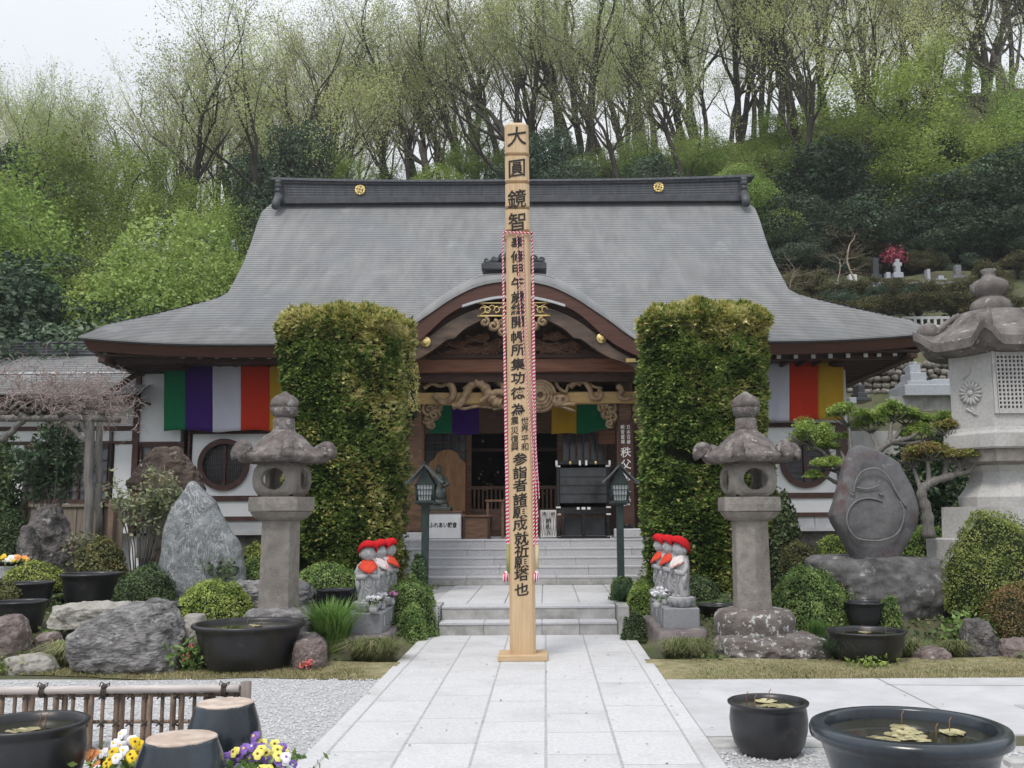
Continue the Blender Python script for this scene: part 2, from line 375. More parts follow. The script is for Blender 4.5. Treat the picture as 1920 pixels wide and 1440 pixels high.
# ---------------------------------------------------------------- dry grass strip
def blades(n, fx, h, rng, wd=.006, lean=.6, droop=.9):
    """n blades; fx(n)->base points (n,3); two-quad blades"""
    P = fx(n); a = rng.random(n)*6.28; hh = h*(.5+rng.random(n)); l = lean*rng.random(n)*hh
    d = np.stack([np.cos(a), np.sin(a), np.zeros(n)], 1); s = np.stack([-np.sin(a), np.cos(a), np.zeros(n)], 1)*wd*.5
    up = np.array([0, 0, 1.0])
    m_ = P+d*(l*.35)[:, None]+up*(hh*.6)[:, None]; t_ = P+d*l[:, None]+up*(hh*droop)[:, None]
    V = np.stack([P-s, P+s, m_+s*.8, m_-s*.8, t_], 1).reshape(-1, 3)
    k = np.arange(n)[:, None]*5
    Q = np.concatenate([k+np.array([[0, 1, 2]]), k+np.array([[0, 2, 3]]), k+np.array([[3, 2, 4]])], 0)
    return V, Q
dry = leafmat('dry_grass', [(.12, .14, .05), (.30, .26, .13), (.42, .37, .22), (.20, .24, .08)], trans=.25, sc=1.5, rnd=0)
def fx(n):
    x = np.where(rng.random(n) < .42, rng.uniform(-5.6, -1.45, n), rng.uniform(1.0, 6.8, n))
    yc = np.array([edge_y(v) for v in x]); lo = np.where(x < 0, yc-.42+.5*sstepv(x, -5.6, -3.2), 9.12); hi = yc+.45
    y = lo+(hi-lo)*rng.random(n)
    # ragged inner edge against the path
    return np.stack([x, y, np.array([bed(a, b) if b > 9 else 0 for a, b in zip(x, y)])], 1)
def sstepv(x, a, b): t = np.clip((x-b)/(a-b), 0, 1); return t*.8
V, Q = blades(52000, fx, .035, rng, wd=.006, lean=1.4)
o = link('grass', np_mesh('grass', V, Q, dry)); stuff(o)
mb = MB()
for xs_ in (list(np.arange(-5.7, -1.4, .15)), list(np.arange(1.02, 7.0, .15))):
    lo = [(x, (edge_y(x)-.42+.5*.8*min(1, max(0, (-3.2-x)/2.4))+.06*noise.noise(Vector((x*3, 1, 1)))) if x < 0 else 9.13, .006) for x in xs_]
    hi = [(x, edge_y(x)+.5, .03) for x in xs_]
    mb.strip(lo, hi)
turf = M('dry_turf', (.17, .16, .075), (.33, .29, .17), sc=9, rough=.95, bump=.5, bs=60, spots=[((.12, .15, .05), 3, .55, .15)])
o = mb.build('turf', turf); struct(o)

# ================================================================ PATH
path = struct(link('path', None))
cols = [-1.41, -.945, -.47, -.005, .46, .95]
rg = random.Random(5)
unit = {}
def slab(x0, x1, y0, y1, z, par, name='slab', th=.06, mat=None, gap=.009, bev=.006):
    mb = MB(); mb.box((0, 0, -th/2), (x1-x0-gap, y1-y0-gap, th), bev=bev)
    o = mb.build(name, mat or slab_mat, par, ((x0+x1)/2, (y0+y1)/2, z+rg.uniform(-.001, .0015))); return o
for i in range(5):
    y = 12.38; k = 0
    first = [.60, 1.05, .78, .55, .85][i]
    while y > 1.5:
        L_ = first if k == 0 else rg.choice([.62, .78, .9, .9, 1.05])
        slab(cols[i], cols[i+1], max(1.2, y-L_), y, .02, path); y -= L_; k += 1
for x0, x1 in ((-1.55, -1.41), (.95, 1.095)):
    y = 12.5
    while y > 1.5: slab(x0, x1, max(1.2, y-1.8), y, .024, path, 'edging_stone'); y -= 1.8
mb = MB(); mb.box((-.23, 6.9, -.011), (2.6, 11.4, .06)); mb.build('mortar_bed', M('joint_mortar', (.33, .325, .32), (.44, .435, .43), sc=20), path)
# lower steps
low = struct(link('lower_steps', None))
for k, (z0, z1, y) in enumerate(((0.0, .18, 12.36), (.18, .35, 12.68))):
    xs_ = [-1.35, -.72, .36, .88] if k == 0 else [-1.35, .1, .88]
    xs_ = [-1.35, -.78, -.05, .42, .9] if k == 0 else [-1.35, -.35, .9]
    for a, b in zip(xs_, xs_[1:]):
        mb = MB(); mb.box((0, 0, -.0175), (b-a-.004, .36, z1-z0-.035), m=0, bev=.002)
        mb.box((0, -.006, (z1-z0)/2-.0165+.0), (b-a-.004, .372, .035), m=1, bev=.006)
        mb.build('step_block', [granite_riser, granite], low, ((a+b)/2, y+.18, (z0+z1)/2))
for (x, wd) in ((-1.42, .12), (.98, .14)):
    mb = MB(); mb.box((0, 0, 0), (wd, .75, .36), bev=.008); mb.build('side_kerb', granite_riser, low, (x, 12.72, .19))
# upper landing slabs (z .35)
ter = struct(link('upper_path', None))
cols2 = [-1.5, -1.05, -.55, -.05, .45, .95, 1.1]
for i in range(6):
    y = 13.02+[0, .0, 0, 0, 0, 0][i]; L0 = [1.5, 1.1, 1.6, .9, 1.4, 1.7][i]
    while y < 16.15:
        y2 = min(16.2, y+L0); slab(cols2[i], cols2[i+1], y, y2, .352, ter); y = y2; L0 = 1.2
mb = MB(); mb.box((-.2, 14.6, .29), (2.62, 3.2, .08)); mb.build('mortar_bed', MATS['joint_mortar'], ter)
# pale gravel beside the landing
mb = MB(); mb.box((-1.93, 14.7, .335), (1.0, 3.2, .012)); mb.box((1.66, 14.7, .335), (1.14, 3.2, .012)); o = mb.build('landing_gravel', gravel_mat); struct(o)
# upper steps
ups = struct(link('upper_steps', None))
PZ = 1.06; riser = (PZ-.35)/5
for k in range(5):
    y = 16.2+.35*k; z0 = .35+riser*k; z1 = z0+riser
    x = -3.6-rg.random()*.8
    while x < 2.7:
        L_ = 1.35+.2*rg.random(); x2 = min(2.8, x+L_)
        mb = MB(); dp = .37 if k < 4 else .4
        mb.box((0, .004, -.017), (x2-x-.004, dp-.008, z1-z0-.034), m=0 if k == 0 else 1, bev=.003)
        mb.box((0, 0, (z1-z0)/2-.0165), (x2-x-.004, dp, .034), m=1, bev=.006)
        mb.build('step_block', [granite_riser, granite], ups, ((x+x2)/2, y+.185, (z0+z1)/2)); x = x2
mb = MB(); mb.box((-.6, 19.7, .70), (6.6, 3.6, .70), bev=.01); mb.build('stair_core', granite_riser, ups)
mb = MB()
plat = struct(link('platform', None))
for i in range(7):
    for j in range(3):
        slab(-3.9+i*.95, -3.9+(i+1)*.95, 17.98+j*1.17, 17.98+(j+1)*1.17, PZ+.003, plat, 'slab', mat=granite)

# ================================================================ MAIN HALL
hall = thing('temple_hall', 'broad white-walled temple hall under a sweeping grey roof, behind the wooden memorial pillar', 'temple', (0, 0, 0))
YE, YR, YB = 19.5, 27.5, 35.5
zE = at(950, 641, YE).z; zR = at(950, 376, YR).z
B2 = (zR-zE-.44*8)/64
def zf(t): return zE+.44*t+B2*t*t
def cc(Y): return -.77-.035*(Y-20)
TH = 2.9; HE, HH, HT = 8.86, 6.82, 7.2
def _solve(px, py):
    lo, hi = 0.0, 8.0
    for _ in range(40):
        t = (lo+hi)/2; p = at(px, py, YE+t)
        if zf(t) > p.z: hi = t
        else: lo = t
    return t, at(px, py, YE+t).x
_E = sorted([(lambda q: (q[0], cc(YE+q[0])-q[1]))(_solve(*p)) for p in ((200, 617), (270, 598), (325, 583), (380, 568), (410, 559), (427, 549), (442, 522), (457, 492), (472, 452), (482, 420), (491, 397))])
_E = [(0, HE)]+[(t, h) for t, h in _E if t > .25]; _E.append((8.0, _E[-1][1]-.22))
def half(t): return plin(_E, t)
roof_mat = M('roof_sheet', (.19, .192, .195), (.255, .258, .26), sc=2.2, rough=.55, streak=(1.4, .35, .35), spots=[((.19, .20, .215), .5, .5, .2), ((.34, .35, .36), 1.1, .6, .2)], bump=.1, bs=30)
roof_dark = M('ridge_copper', (.085, .09, .10), (.14, .145, .16), sc=4, rough=.5, streak=(3, 1, .6), bump=.1)
roof_dark2 = M('ridge_edge', (.05, .053, .06), (.085, .09, .10), sc=4, rough=.5)
def corner_up(x, t, Y):
    a = abs(x-cc(Y))/HE
    return .16*max(0, (a-.62)/.38)**2.2*max(0, 1-t/3.2)
mb = MB(); NC = 74; LIP = .021
def tt(k): return 8.0*k/NC
for side in (1, -1):            # front, back
    for k in range(NC):
        t0, t1 = tt(k), tt(k+1)
        A, B_, C_ = [], [], []
        for j in range(25):
            f = -1+2*j/24; f = math.copysign(abs(f)**.75, f)
            for lst, t, dz in ((C_, t0, -LIP if k else -.02), (A, t0, LIP), (B_, t1, 0)):
                Y = YE+t if side == 1 else YB-t
                x = cc(YE+t)+f*half(t)
                z = zf(t)+dz+corner_up(x, t, YE+t)
                lst.append((x, Y, z))
        if side == 1: mb.strip(A, B_); mb.strip(C_, A)
        else: mb.strip(B_, A); mb.strip(A, C_)
def yb_of(t): return YB-t
for sgn in (-1, 1):             # side slopes below the gables, courses follow
    for k in range(21):
        t0, t1 = TH*k/21, TH*(k+1)/21
        A, B_, C_ = [], [], []
        for j in range(13):
            f = j/12
            for lst, t, dz in ((C_, t0, -LIP), (A, t0, LIP), (B_, t1, 0)):
                Y = lerp(YE+t, YB-t, f); x = cc(lerp(YE+t, YE+t, f))+sgn*half(t)
                fr = abs(f-.5)*2; up = .16*max(0, (fr-.62)/.38)**2.2*max(0, 1-t/3.2)
                lst.append((x, Y, zf(t)+dz+up))
        if sgn == 1: mb.strip(A, B_); mb.strip(C_, A)
        else: mb.strip(B_, A); mb.strip(A, C_)
roof = mb.build('roof', roof_mat, hall)
# gable walls and verge boards
for sgn in (-1, 1):
    mb = MB(); xg = lambda t: cc(YE+t)+sgn*(half(t)-.55)
    pts = [(YE+TH+(8-TH)*i/10, zf(TH+(8-TH)*i/10)-.15) for i in range(11)]; pts += [(55-p[0], p[1]) for p in pts[-2::-1]]
    n = len(pts); mb.add([(cc(23)+sgn*6.3, p[0], p[1]) for p in pts], [tuple(range(n)) if sgn < 0 else tuple(range(n))[::-1]], 0)
    mb.build('gable_wall', dark_wood, roof)
    mb = MB()
    for side in (1, -1):
        rows = []
        for i in range(14):
            t = TH+(8-TH)*i/13; Y = YE+t if side == 1 else YB-t; x = cc(YE+t)+sgn*half(t)
            rows.append(((x, Y, zf(t)+.01), (x, Y, zf(t)-.34), (x-sgn*.12, Y, zf(t)-.34)))
        for q in range(2): mb.strip([r[q] for r in rows], [r[q+1] for r in rows])
    mb.build('bargeboard', roof_dark2, roof)
# rounded upper shoulder where the roof meets the ridge
# ridge
RZ0, RZ1 = zR-.12, at(950, 336, YR-.42).z; RXL, RXR = at(533, 350, YR).x, at(1386, 350, YR).x
def ridge_curve(x): q = abs(x-(RXL+RXR)/2)/((RXR-RXL)/2); return .10*q**3
mb = MB()
def ridge_band(y0, y1, za, zb, m, xa=RXL, xb=RXR, n=24):
    X_ = [lerp(xa, xb, i/n) for i in range(n+1)]
    r = [[(x, y0, za+ridge_curve(x)*(za-RZ0)/(RZ1-RZ0)) for x in X_], [(x, y0, zb+ridge_curve(x)*(zb-RZ0)/(RZ1-RZ0)) for x in X_], [(x, y1, zb+ridge_curve(x)*(zb-RZ0)/(RZ1-RZ0)) for x in X_], [(x, y1, za+ridge_curve(x)*(za-RZ0)/(RZ1-RZ0)) for x in X_]]
    for a, b in ((0, 1), (1, 2), (2, 3), (3, 0)): mb.strip(r[b], r[a], m)
    for i in (0, n): mb.add([r[0][i], r[1][i], r[2][i], r[3][i]], [(0, 1, 2, 3)], m)
hh = RZ1-RZ0
ridge_band(YR-.30, YR+.30, RZ0+.10, RZ0+hh*.80, 0)
for q in range(6): ridge_band(YR-.312, YR+.312, RZ0+.14+q*hh*.105, RZ0+.155+q*hh*.105, 1)
ridge_band(YR-.44, YR+.44, RZ0-.06, RZ0+.10, 1)
ridge_band(YR-.36, YR+.36, RZ0+hh*.80, RZ0+hh*.9, 1)
ridge_band(YR-.42, YR+.42, RZ0+hh*.9, RZ0+hh*1.0, 2, RXL-.25, RXR+.25)
ridge = mb.build('ridge', [roof_dark, roof_dark2, roof_dark], roof)
for sgn, xe in ((-1, RXL), (1, RXR)):
    mb = MB()
    mb.box((xe+sgn*.02, YR, RZ0+hh*.46), (.16, .86, hh*.95), bev=.03)
    for q, (zz, rr) in enumerate(((RZ0-.02, .15), (RZ0+hh*.26, .10), (RZ0+hh*.48, .10), (RZ0+hh*.70, .10), (RZ0+hh*.88, .08))):
        mb.tube([(xe-.08*1+sgn*.04, YR-.46, zz), (xe+.08+sgn*.04, YR-.46, zz)], rr, n=10)
    mb.tube([(xe, YR-.5, RZ0+.1), (xe+sgn*.03, YR-.66, RZ0-.12), (xe+sgn*.03, YR-.8, RZ0-.3)], [.14, .13, .1], n=8)
    pts = [(xe-sgn*.3, RZ1+.03), (xe, RZ1+.06), (xe+sgn*.3, RZ1+.12), (xe+sgn*.42, RZ1+.11), (xe+sgn*.3, RZ1+.07), (xe-sgn*.2, RZ1-.02)]
    if sgn < 0: pts = pts[::-1]
    mb.prism(pts, YR-.3, YR+.3)
    mb.build('ridge_end_ornament', roof_dark2, roof)
def crest(px, py, Y, par, R_=.16):
    c = at(px, py, Y); mb = MB()
    for i in range(12):
        a = math.pi*2*i/12; mb.sphere((math.cos(a)*R_*.78, -.01, math.sin(a)*R_*.78), R_*.24, 8, 5, sc=(1, .35, 1))
    ring = [(R_*.72*math.cos(a), 0, R_*.72*math.sin(a)) for a in [2*math.pi*i/24 for i in range(25)]]
    mb.tube(ring, .012, n=5)
    # four-armed temple mark inside the flower, arms turning left
    u = R_*.36
    for k in range(4):
        q = k*math.pi/2; rot = lambda x, z: (x*math.cos(q)-z*math.sin(q), x*math.sin(q)+z*math.cos(q))
        x1, z1 = rot(0, u/2); mb.box((x1, -.02, z1), ((.05 if k % 2 == 0 else u), .03, (u if k % 2 == 0 else .05)))
        x2, z2 = rot(-u*.55, u); mb.box((x2, -.023, z2), ((u*1.1 if k % 2 == 0 else .05), .03, (.05 if k % 2 == 0 else u*1.1)))
    mb.build('gold_crest', gold, par, c)
crest(675, 356, YR-.34, ridge); crest(1235, 351, YR-.34, ridge)
c = at(946, 353, YR-.34)
# thin haze, added to lift darks: one closed box of even density round everything
hz = MB(); hz.box((0, 150, 34), (540, 360, 74)); hz = hz.build('haze', bpy.data.materials.new('haze_air')); stuff(hz); hm = hz.data.materials[0]; hm.use_nodes = True; hn = hm.node_tree; hn.nodes.remove(hn.nodes['Principled BSDF'])
pv = hn.nodes.new('ShaderNodeVolumePrincipled'); pv.inputs['Color'].default_value = (.93, .96, 1, 1); pv.inputs['Density'].default_value = .0006; pv.inputs['Anisotropy'].default_value = .2; hn.links.new(pv.outputs[0], hn.nodes['Material Output'].inputs['Volume'])
# thick layered eave edge and fascia
def eave_band(z_top, z_bot, inset, mat, name, par, th=.12, fn=None):
    mb = MB(); n = 44
    def ring(z, ins):
        pts = []
        for i in range(n+1):
            f = -1+2*i/n; x = cc(YE)+f*(HE-ins); pts.append((x, YE+ins, z+corner_up(cc(YE)+f*HE, 0, YE)))
        return pts
    A, B_ = ring(z_top, inset[0]), ring(z_bot, inset[1]); mb.strip(B_, A)
    Bb = [(p[0]*1, p[1]+th, p[2]) for p in B_]; mb.strip(Bb, B_)
    for sgn, i in ((-1, 0), (1, n)):
        def sr(z, ins):
            out = []
            for j in range(21):
                f = j/20; fr = abs(f-.5)*2; Y = lerp(YE+ins, YB-ins, f)
                out.append((cc(YE)+sgn*(HE-ins), Y, z+.16*max(0, (fr-.62)/.38)**2.2))
            return out
        a, b = sr(z_top, inset[0]), sr(z_bot, inset[1])
        if sgn == 1: mb.strip(b, a)
        else: mb.strip(a, b)
        bb = [(p[0]-sgn*th, p[1], p[2]) for p in b]
        mb.strip(bb, b) if sgn == 1 else mb.strip(b, bb)
    A = [(p[0], YB-(p[1]-YE), p[2]) for p in A]; B_ = [(p[0], YB-(p[1]-YE), p[2]) for p in B_]; mb.strip(A, B_)
    return mb.build(name, mat, par)
eave_band(zE+.012, zE-.05, (0, .02), roof_dark2, 'eave_edge', roof, th=.1)
zF = at(950, 666, YE+.12).z
eave_band(zE-.052, zF, (.06, .16), fascia_wood, 'fascia_board', roof, th=.14)
SZ = zF+.03
mb = MB(); mb.box((cc(YE), (YE+YB)/2, SZ+.04), (2*HE-.5, YB-YE-.5, .05)); mb.build('soffit', dark_wood, roof)
# rafters with white ends
ends = [226, 254, 283, 310, 343, 375, 407, 440, 472, 505, 540, 575, 610, 645, 680, 715, 750, 1180, 1212, 1244, 1276, 1308, 1340, 1372, 1400, 1430, 1460, 1492, 1525, 1557, 1590, 1623, 1648, 1678, 1706]
rm_ = None
for px in [197]+ends:
    X_ = at(px, 668, 19.95).x
    if rm_ is None:
        mb = MB(); mb.box((0, .8, -.045), (.075, 1.6, .09), m=0); mb.box((0, -.006, -.048), (.085, .02, .1), m=1); rm_ = mb.mesh('rafter', [dark_wood, white_paint])
    link('rafter', rm_, roof, (X_, 19.95, at(px, 664, 19.95).z+.0+corner_up(X_, 0, 20)*.6))
rm2 = None
for sgn, xw in ((1, at(1585, 700, 21.5).x), (-1, -8.4)):
    k = 0; Y = 20.3
    while Y < 30:
        if rm2 is None: mb = MB(); mb.box((0, 0, 0), (1.5, .09, .11)); rm2 = mb.mesh('side_rafter', dark_wood)
        link('side_rafter', rm2, roof, (cc(YE)+sgn*(HE-.98), Y, SZ-.045)); Y += .24
mb = MB(); mb.box((cc(YE), YE+.62, SZ-.03), (2*HE-1.0, .16, .12)); mb.box((cc(YE)+HE-.5, 27, SZ-.10), (.14, 15, .09)); mb.box((cc(YE)-HE+.5, 27, SZ-.10), (.14, 15, .09)); mb.build('purlin', dark_wood, roof)

# ---- walls (front face at Y = 21.5)
YW = 21.5
def pbox(mb, x0, y0, x1, y1, Y, dep, m=0, bev=0):
    """box whose front face spans the given outline at depth Y"""
    a, b = at(x0, y1, Y), at(x1, y0, Y); c2 = at((x0+x1)/2, y1, Y), at((x0+x1)/2, y0, Y)
    z0, z1 = c2[0].z, c2[1].z
    mb.box(((a.x+b.x)/2, Y+dep/2, (z0+z1)/2), (abs(b.x-a.x), dep, abs(z1-z0)), m, bev=bev); return mb
def part(name, mat, par, rects, Y, dep, bev=0):
    mb = MB()
    for r in rects: pbox(mb, *r, Y, dep, 0, bev)
    return mb.build(name, mat, par)
def ring_mb(c, r0, r1, y0, y1, n=40, m=0, mb=None):
    mb = mb or MB(); P = lambda r, y: [(c.x+r*math.cos(2*math.pi*i/n), y, c.z+r*math.sin(2*math.pi*i/n)) for i in range(n+1)]
    mb.strip(P(r1, y0), P(r0, y0), m); mb.strip(P(r0, y0), P(r0, y1), m, True); mb.strip(P(r1, y1), P(r1, y0), m, True); return mb
def wall_with_hole(x0, y0, x1, y1, c, r, Y, mat, par, dep=.18):
    a, b = at(x0, y1, Y), at(x1, y0, Y); n = 48; mb = MB()
    cx, cz = c.x, c.z; inner, outer = [], []
    for i in range(n+1):
        an = 2*math.pi*i/n; dx, dz = math.cos(an), math.sin(an)
        ts = []
        if dx > 1e-9: ts.append((b.x-cx)/dx)
        if dx < -1e-9: ts.append((a.x-cx)/dx)
        if dz > 1e-9: ts.append((b.z-cz)/dz)
        if dz < -1e-9: ts.append((a.z-cz)/dz)
        t = min(ts); inner.append((cx+dx*r, Y, cz+dz*r)); outer.append((cx+dx*t, Y, cz+dz*t))
    mb.strip(outer, inner); mb.strip(inner, [(p[0], Y+dep, p[2]) for p in inner])
    # exact corners
    for (X_, Z_) in ((a.x, a.z), (b.x, a.z), (b.x, b.z), (a.x, b.z)):
        q = sorted(range(n), key=lambda i: (outer[i][0]-X_)**2+(outer[i][2]-Z_)**2)[:2]
        mb.add([outer[q[0]], outer[q[1]], (X_, Y, Z_)], [(0, 1, 2)])
    return mb.build('wall_panel', mat, par)
wall = part('wall_panel', plaster, hall, [(258, 668, 345, 829)], YW, .2)
for nm, cpx, cpy, box_ in (('l', 420, 871, (357, 812, 640, 930)), ('r', 1510, 866, (1350, 800, 1583, 925))):
    c = at(cpx, cpy, YW); rr = at(cpx+46, cpy, YW).x-c.x
    wall_with_hole(*box_, c, rr-.04, YW, plaster, hall)
    w_ = ring_mb(c, rr-.085, rr+.03, YW-.06, YW+.02); wd = w_.build('round_window', brown_trim, hall)
    mb = MB(); n = 40; mb.add([(c.x+(rr-.05)*math.cos(2*math.pi*i/n), YW+.10, c.z+(rr-.05)*math.sin(2*math.pi*i/n)) for i in range(n)], [tuple(range(n))]); mb.build('pane', glass_dark, wd)
    mb = MB(); ri = rr-.07
    mb.box((c.x, YW+.05, c.z), (.06, .04, 2*ri)); mb.build('mullion', brown_trim, wd)
    mb = MB()
    for k in range(-4, 5):
        z = k*.12; hw = math.sqrt(max(.001, ri*ri-z*z)); mb.box((c.x, YW+.07, c.z+z), (2*hw, .012, .012))
    for k in range(-12, 13):
        x = k*.042; hw = math.sqrt(max(.001, ri*ri-x*x)); mb.box((c.x+x, YW+.08, c.z), (.008, .012, 2*hw))
    stuff(mb.build('lattice', dark_wood, wd))
part('wall_panel', plaster, hall, [(357, 938, 640, 969)], YW, .2)
part('wall_panel', plaster, hall, [(357, 668, 640, 806)], YW, .2)
part('wall_panel', plaster, hall, [(1350, 934, 1583, 962)], YW, .2)
part('wall_panel', plaster, hall, [(1350, 660, 1583, 794)], YW, .2)
grey_board = M('grey_boards', (.40, .41, .43), (.5, .51, .53), sc=3, rough=.8)
for x0, x1, yy in ((357, 420, 975), (420, 500, 975), (500, 640, 975), (1350, 1465, 968), (1465, 1528, 968), (1528, 1583, 968)):
    part('skirting_board', grey_board, hall, [(x0+1, yy, x1-1, yy+21)], YW-.01, .2)
part('sill', granite, hall, [(350, 996, 640, 1003)], YW-.1, .3); part('sill', granite, hall, [(1350, 989, 1590, 996)], YW-.1, .3)
for r in ((255, 1003, 640, 1045), (1350, 996, 1588, 1045)): part('foundation', M('foundation_stone', (.06, .055, .05), (.14, .13, .12), sc=3, bump=.4), hall, [r], YW+.02, .2)
for r in ((345, 808, 357, 1000), (250, 668, 258, 1005), (1576, 796, 1588, 990)): part('post', brown_trim, hall, [r], YW-.06, .2)
for r in ((357, 805, 640, 813), (357, 930, 640, 939), (357, 968, 640, 976), (1350, 793, 1576, 801), (1350, 924, 1576, 934), (1350, 961, 1576, 969), (258, 828, 345, 833)): part('rail', brown_trim, hall, [r], YW-.04, .15)
part('eave_beam', grey_board, hall, [(258, 672, 312, 688)], YW-.05, .1)
# left lattice window behind the dark rock
wd = part('window', glass_dark, hall, [(258, 833, 345, 1000)], YW+.05, .02)
part('frame', brown_trim, wd, [(258, 833, 345, 838), (258, 833, 263, 1000), (338, 833, 345, 1000), (298, 838, 303, 1000)], YW-.02, .06)
part('lattice', brown_trim, wd, [(263, 862, 338, 864), (263, 890, 338, 892), (263, 920, 338, 922), (263, 950, 338, 952), (280, 838, 282, 1000), (320, 838, 322, 1000)], YW, .03)
# inner body: sides, back, dark room
mb = MB(); xl, xr = at(258, 700, YW).x, at(1586, 700, YW).x
mb.box((xl+.1, 26.6, 2.7), (.2, 10, 5.2)); mb.box((xr-.1, 26.6, 2.7), (.2, 10, 5.2)); mb.box(((xl+xr)/2, 31.6, 2.7), (xr-xl, .2, 5.2)); mb.build('side_wall', plaster, hall)
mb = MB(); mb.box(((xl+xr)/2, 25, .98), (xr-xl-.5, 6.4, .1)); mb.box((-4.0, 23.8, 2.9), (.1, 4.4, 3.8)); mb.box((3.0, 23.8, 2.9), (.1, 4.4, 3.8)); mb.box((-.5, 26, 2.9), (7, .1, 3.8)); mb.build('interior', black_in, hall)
# ================================================================ CURVED PORCH GABLE
porch = thing('porch_gable', 'curved porch gable with gold bosses and carved pendant over the hall entrance', 'porch', (0, 0, 0))
YK = 17.0; KX = at(963, 560, YK).x
def cr_(pts, n):
    """catmull-rom through pts"""
    out = []; P = [np.array(p, float) for p in pts]; P = [2*P[0]-P[1]]+P+[2*P[-1]-P[-2]]
    for i in range(1, len(P)-2):
        for k in range(n):
            t = k/n; a, b, c, d = P[i-1:i+3]
            out.append(tuple(.5*((2*b)+(-a+c)*t+(2*a-5*b+4*c-d)*t*t+(-a+3*b-3*c+d)*t**3)))
    out.append(tuple(P[-2])); return out
def kcurve(pts, Y, n=4):
    """pts: (px offset from the crown, py) of one half; gives the full curve as world x,z"""
    h = [((o)*(Y/1800)/.985, at(963+o, py, Y).z) for o, py in pts]; h = cr_(h, n)
    return [(KX-x, z) for x, z in reversed(h[1:])]+[(KX+x, z) for x, z in h]
top_ = kcurve([(0, 505), (58, 508), (85, 517), (117, 534), (146, 553), (176, 576), (213, 611), (245, 632), (290, 643), (340, 644)], YK)
mid_ = kcurve([(0, 527), (40, 530), (76, 539), (117, 559), (146, 578), (180, 601), (213, 626), (245, 645), (290, 655), (340, 656)], YK)
low_ = kcurve([(0, 554), (40, 557), (76, 565), (105, 577), (130, 593), (165, 625), (195, 648), (245, 672), (290, 682), (340, 683)], YK)
def sweep(A, ya, B_, yb, m, mb): mb.strip([(p[0], yb, p[1]) for p in B_], [(p[0], ya, p[1]) for p in A], m, False)
mb = MB()
# rounded front edge of the roof, stepped like layered sheets
prev = ([(p[0], p[1]) for p in mid_], YK)
for k in range(1, 7):
    f = k/6; g = math.sin(f*math.pi/2); row = [(lerp(a[0], b[0], g), lerp(a[1], b[1], g)) for a, b in zip(mid_, top_)]
    y = YK+.28*(1-math.cos(f*math.pi/2))
    sweep(row, y, prev[0], prev[1], 0, mb)
    row2 = [(p[0], p[1]) for p in row]; prev = (row2, y)
y = prev[1]; k = 0
while y < 21.5:
    y2 = y+.22; A = [(p[0], p[1]-.012) for p in top_]
    sweep(prev[0] if k == 0 else top_, y2, top_, y, 0, mb); y = y2; k += 1
pr = mb.build('porch_roof', roof_mat, porch)
for p in pr.data.polygons: p.use_smooth = True
def band(up, lo, y0, dep, mat, name, par, clip=None):
    mb = MB(); U = [(p[0], p[1]) for p in up]; Lw = [(p[0], p[1]) for p in lo]
    if clip: idx = [i for i, p in enumerate(U) if abs(p[0]-KX) <= clip]; U = [U[i] for i in idx]; Lw = [Lw[i] for i in idx]
    sweep(U, y0, Lw, y0, 0, mb); sweep(Lw, y0, Lw, y0+dep, 0, mb); sweep(U, y0+dep, U, y0, 0, mb)
    return mb.build(name, mat, par)
band(mid_, low_, YK+.03, .25, fascia_wood, 'curved_fascia', porch)
gap = [(p[0], p[1]-.09) for p in low_]
band(low_, gap, YK+.22, .2, dark_wood, 'gap_shade_strip', porch)  # dark strip standing in for the shade of the gap below the fascia
b0 = kcurve([(0, 566), (40, 569), (76, 578), (105, 590), (130, 605), (165, 632), (195, 655), (245, 680), (290, 690), (340, 691)], YK)
b1 = kcurve([(0, 584), (30, 586), (62, 597), (95, 614), (112, 630), (127, 633), (150, 650), (180, 668), (205, 676), (245, 692), (340, 703)], YK, n=4)
# resample b1 to b0 count
def resamp(C, n):
    xs_ = [p[0] for p in C]; zs_ = [p[1] for p in C]; return lambda x: float(np.interp(x, xs_, zs_))
f1 = resamp(b1, 0); b1r = [(p[0], f1(p[0])) for p in b0]
hafu_mat = M('bargeboard_wood', (.055, .035, .025), (.15, .10, .07), sc=2, streak=(1, 4, 4), rough=.35, spec=.5)
hb = band(b0, b1r, YK+.12, .12, hafu_mat, 'curved_bargeboard', porch)
strip_ = kcurve([(0, 554), (35, 556), (70, 563), (97, 571)], YK)
strip2 = [(p[0], p[1]-.045) for p in strip_]
band(strip_, strip2, YK-.03, .06, M('grey_strip', (.42, .44, .46), (.5, .52, .54)), 'metal_flashing', porch)
for sgn, px, py in ((-1, 798, 641), (1, 1128, 634)):
    c = at(px, py, YK+.10); mb = MB()
    mb.lathe([(.095, 0), (.095, .018), (.085, .026), (.06, .022), (.056, .032), (.03, .036), (.01, .036)], n=24)
    o = mb.build('gold_boss', gold, porch, c); o.rotation_euler = (math.pi/2, 0, 0)
mb = MB(); pbox(mb, 1174, 672, 1192, 679, YK+.08, .03); mb.build('gold_fitting', gold, porch)
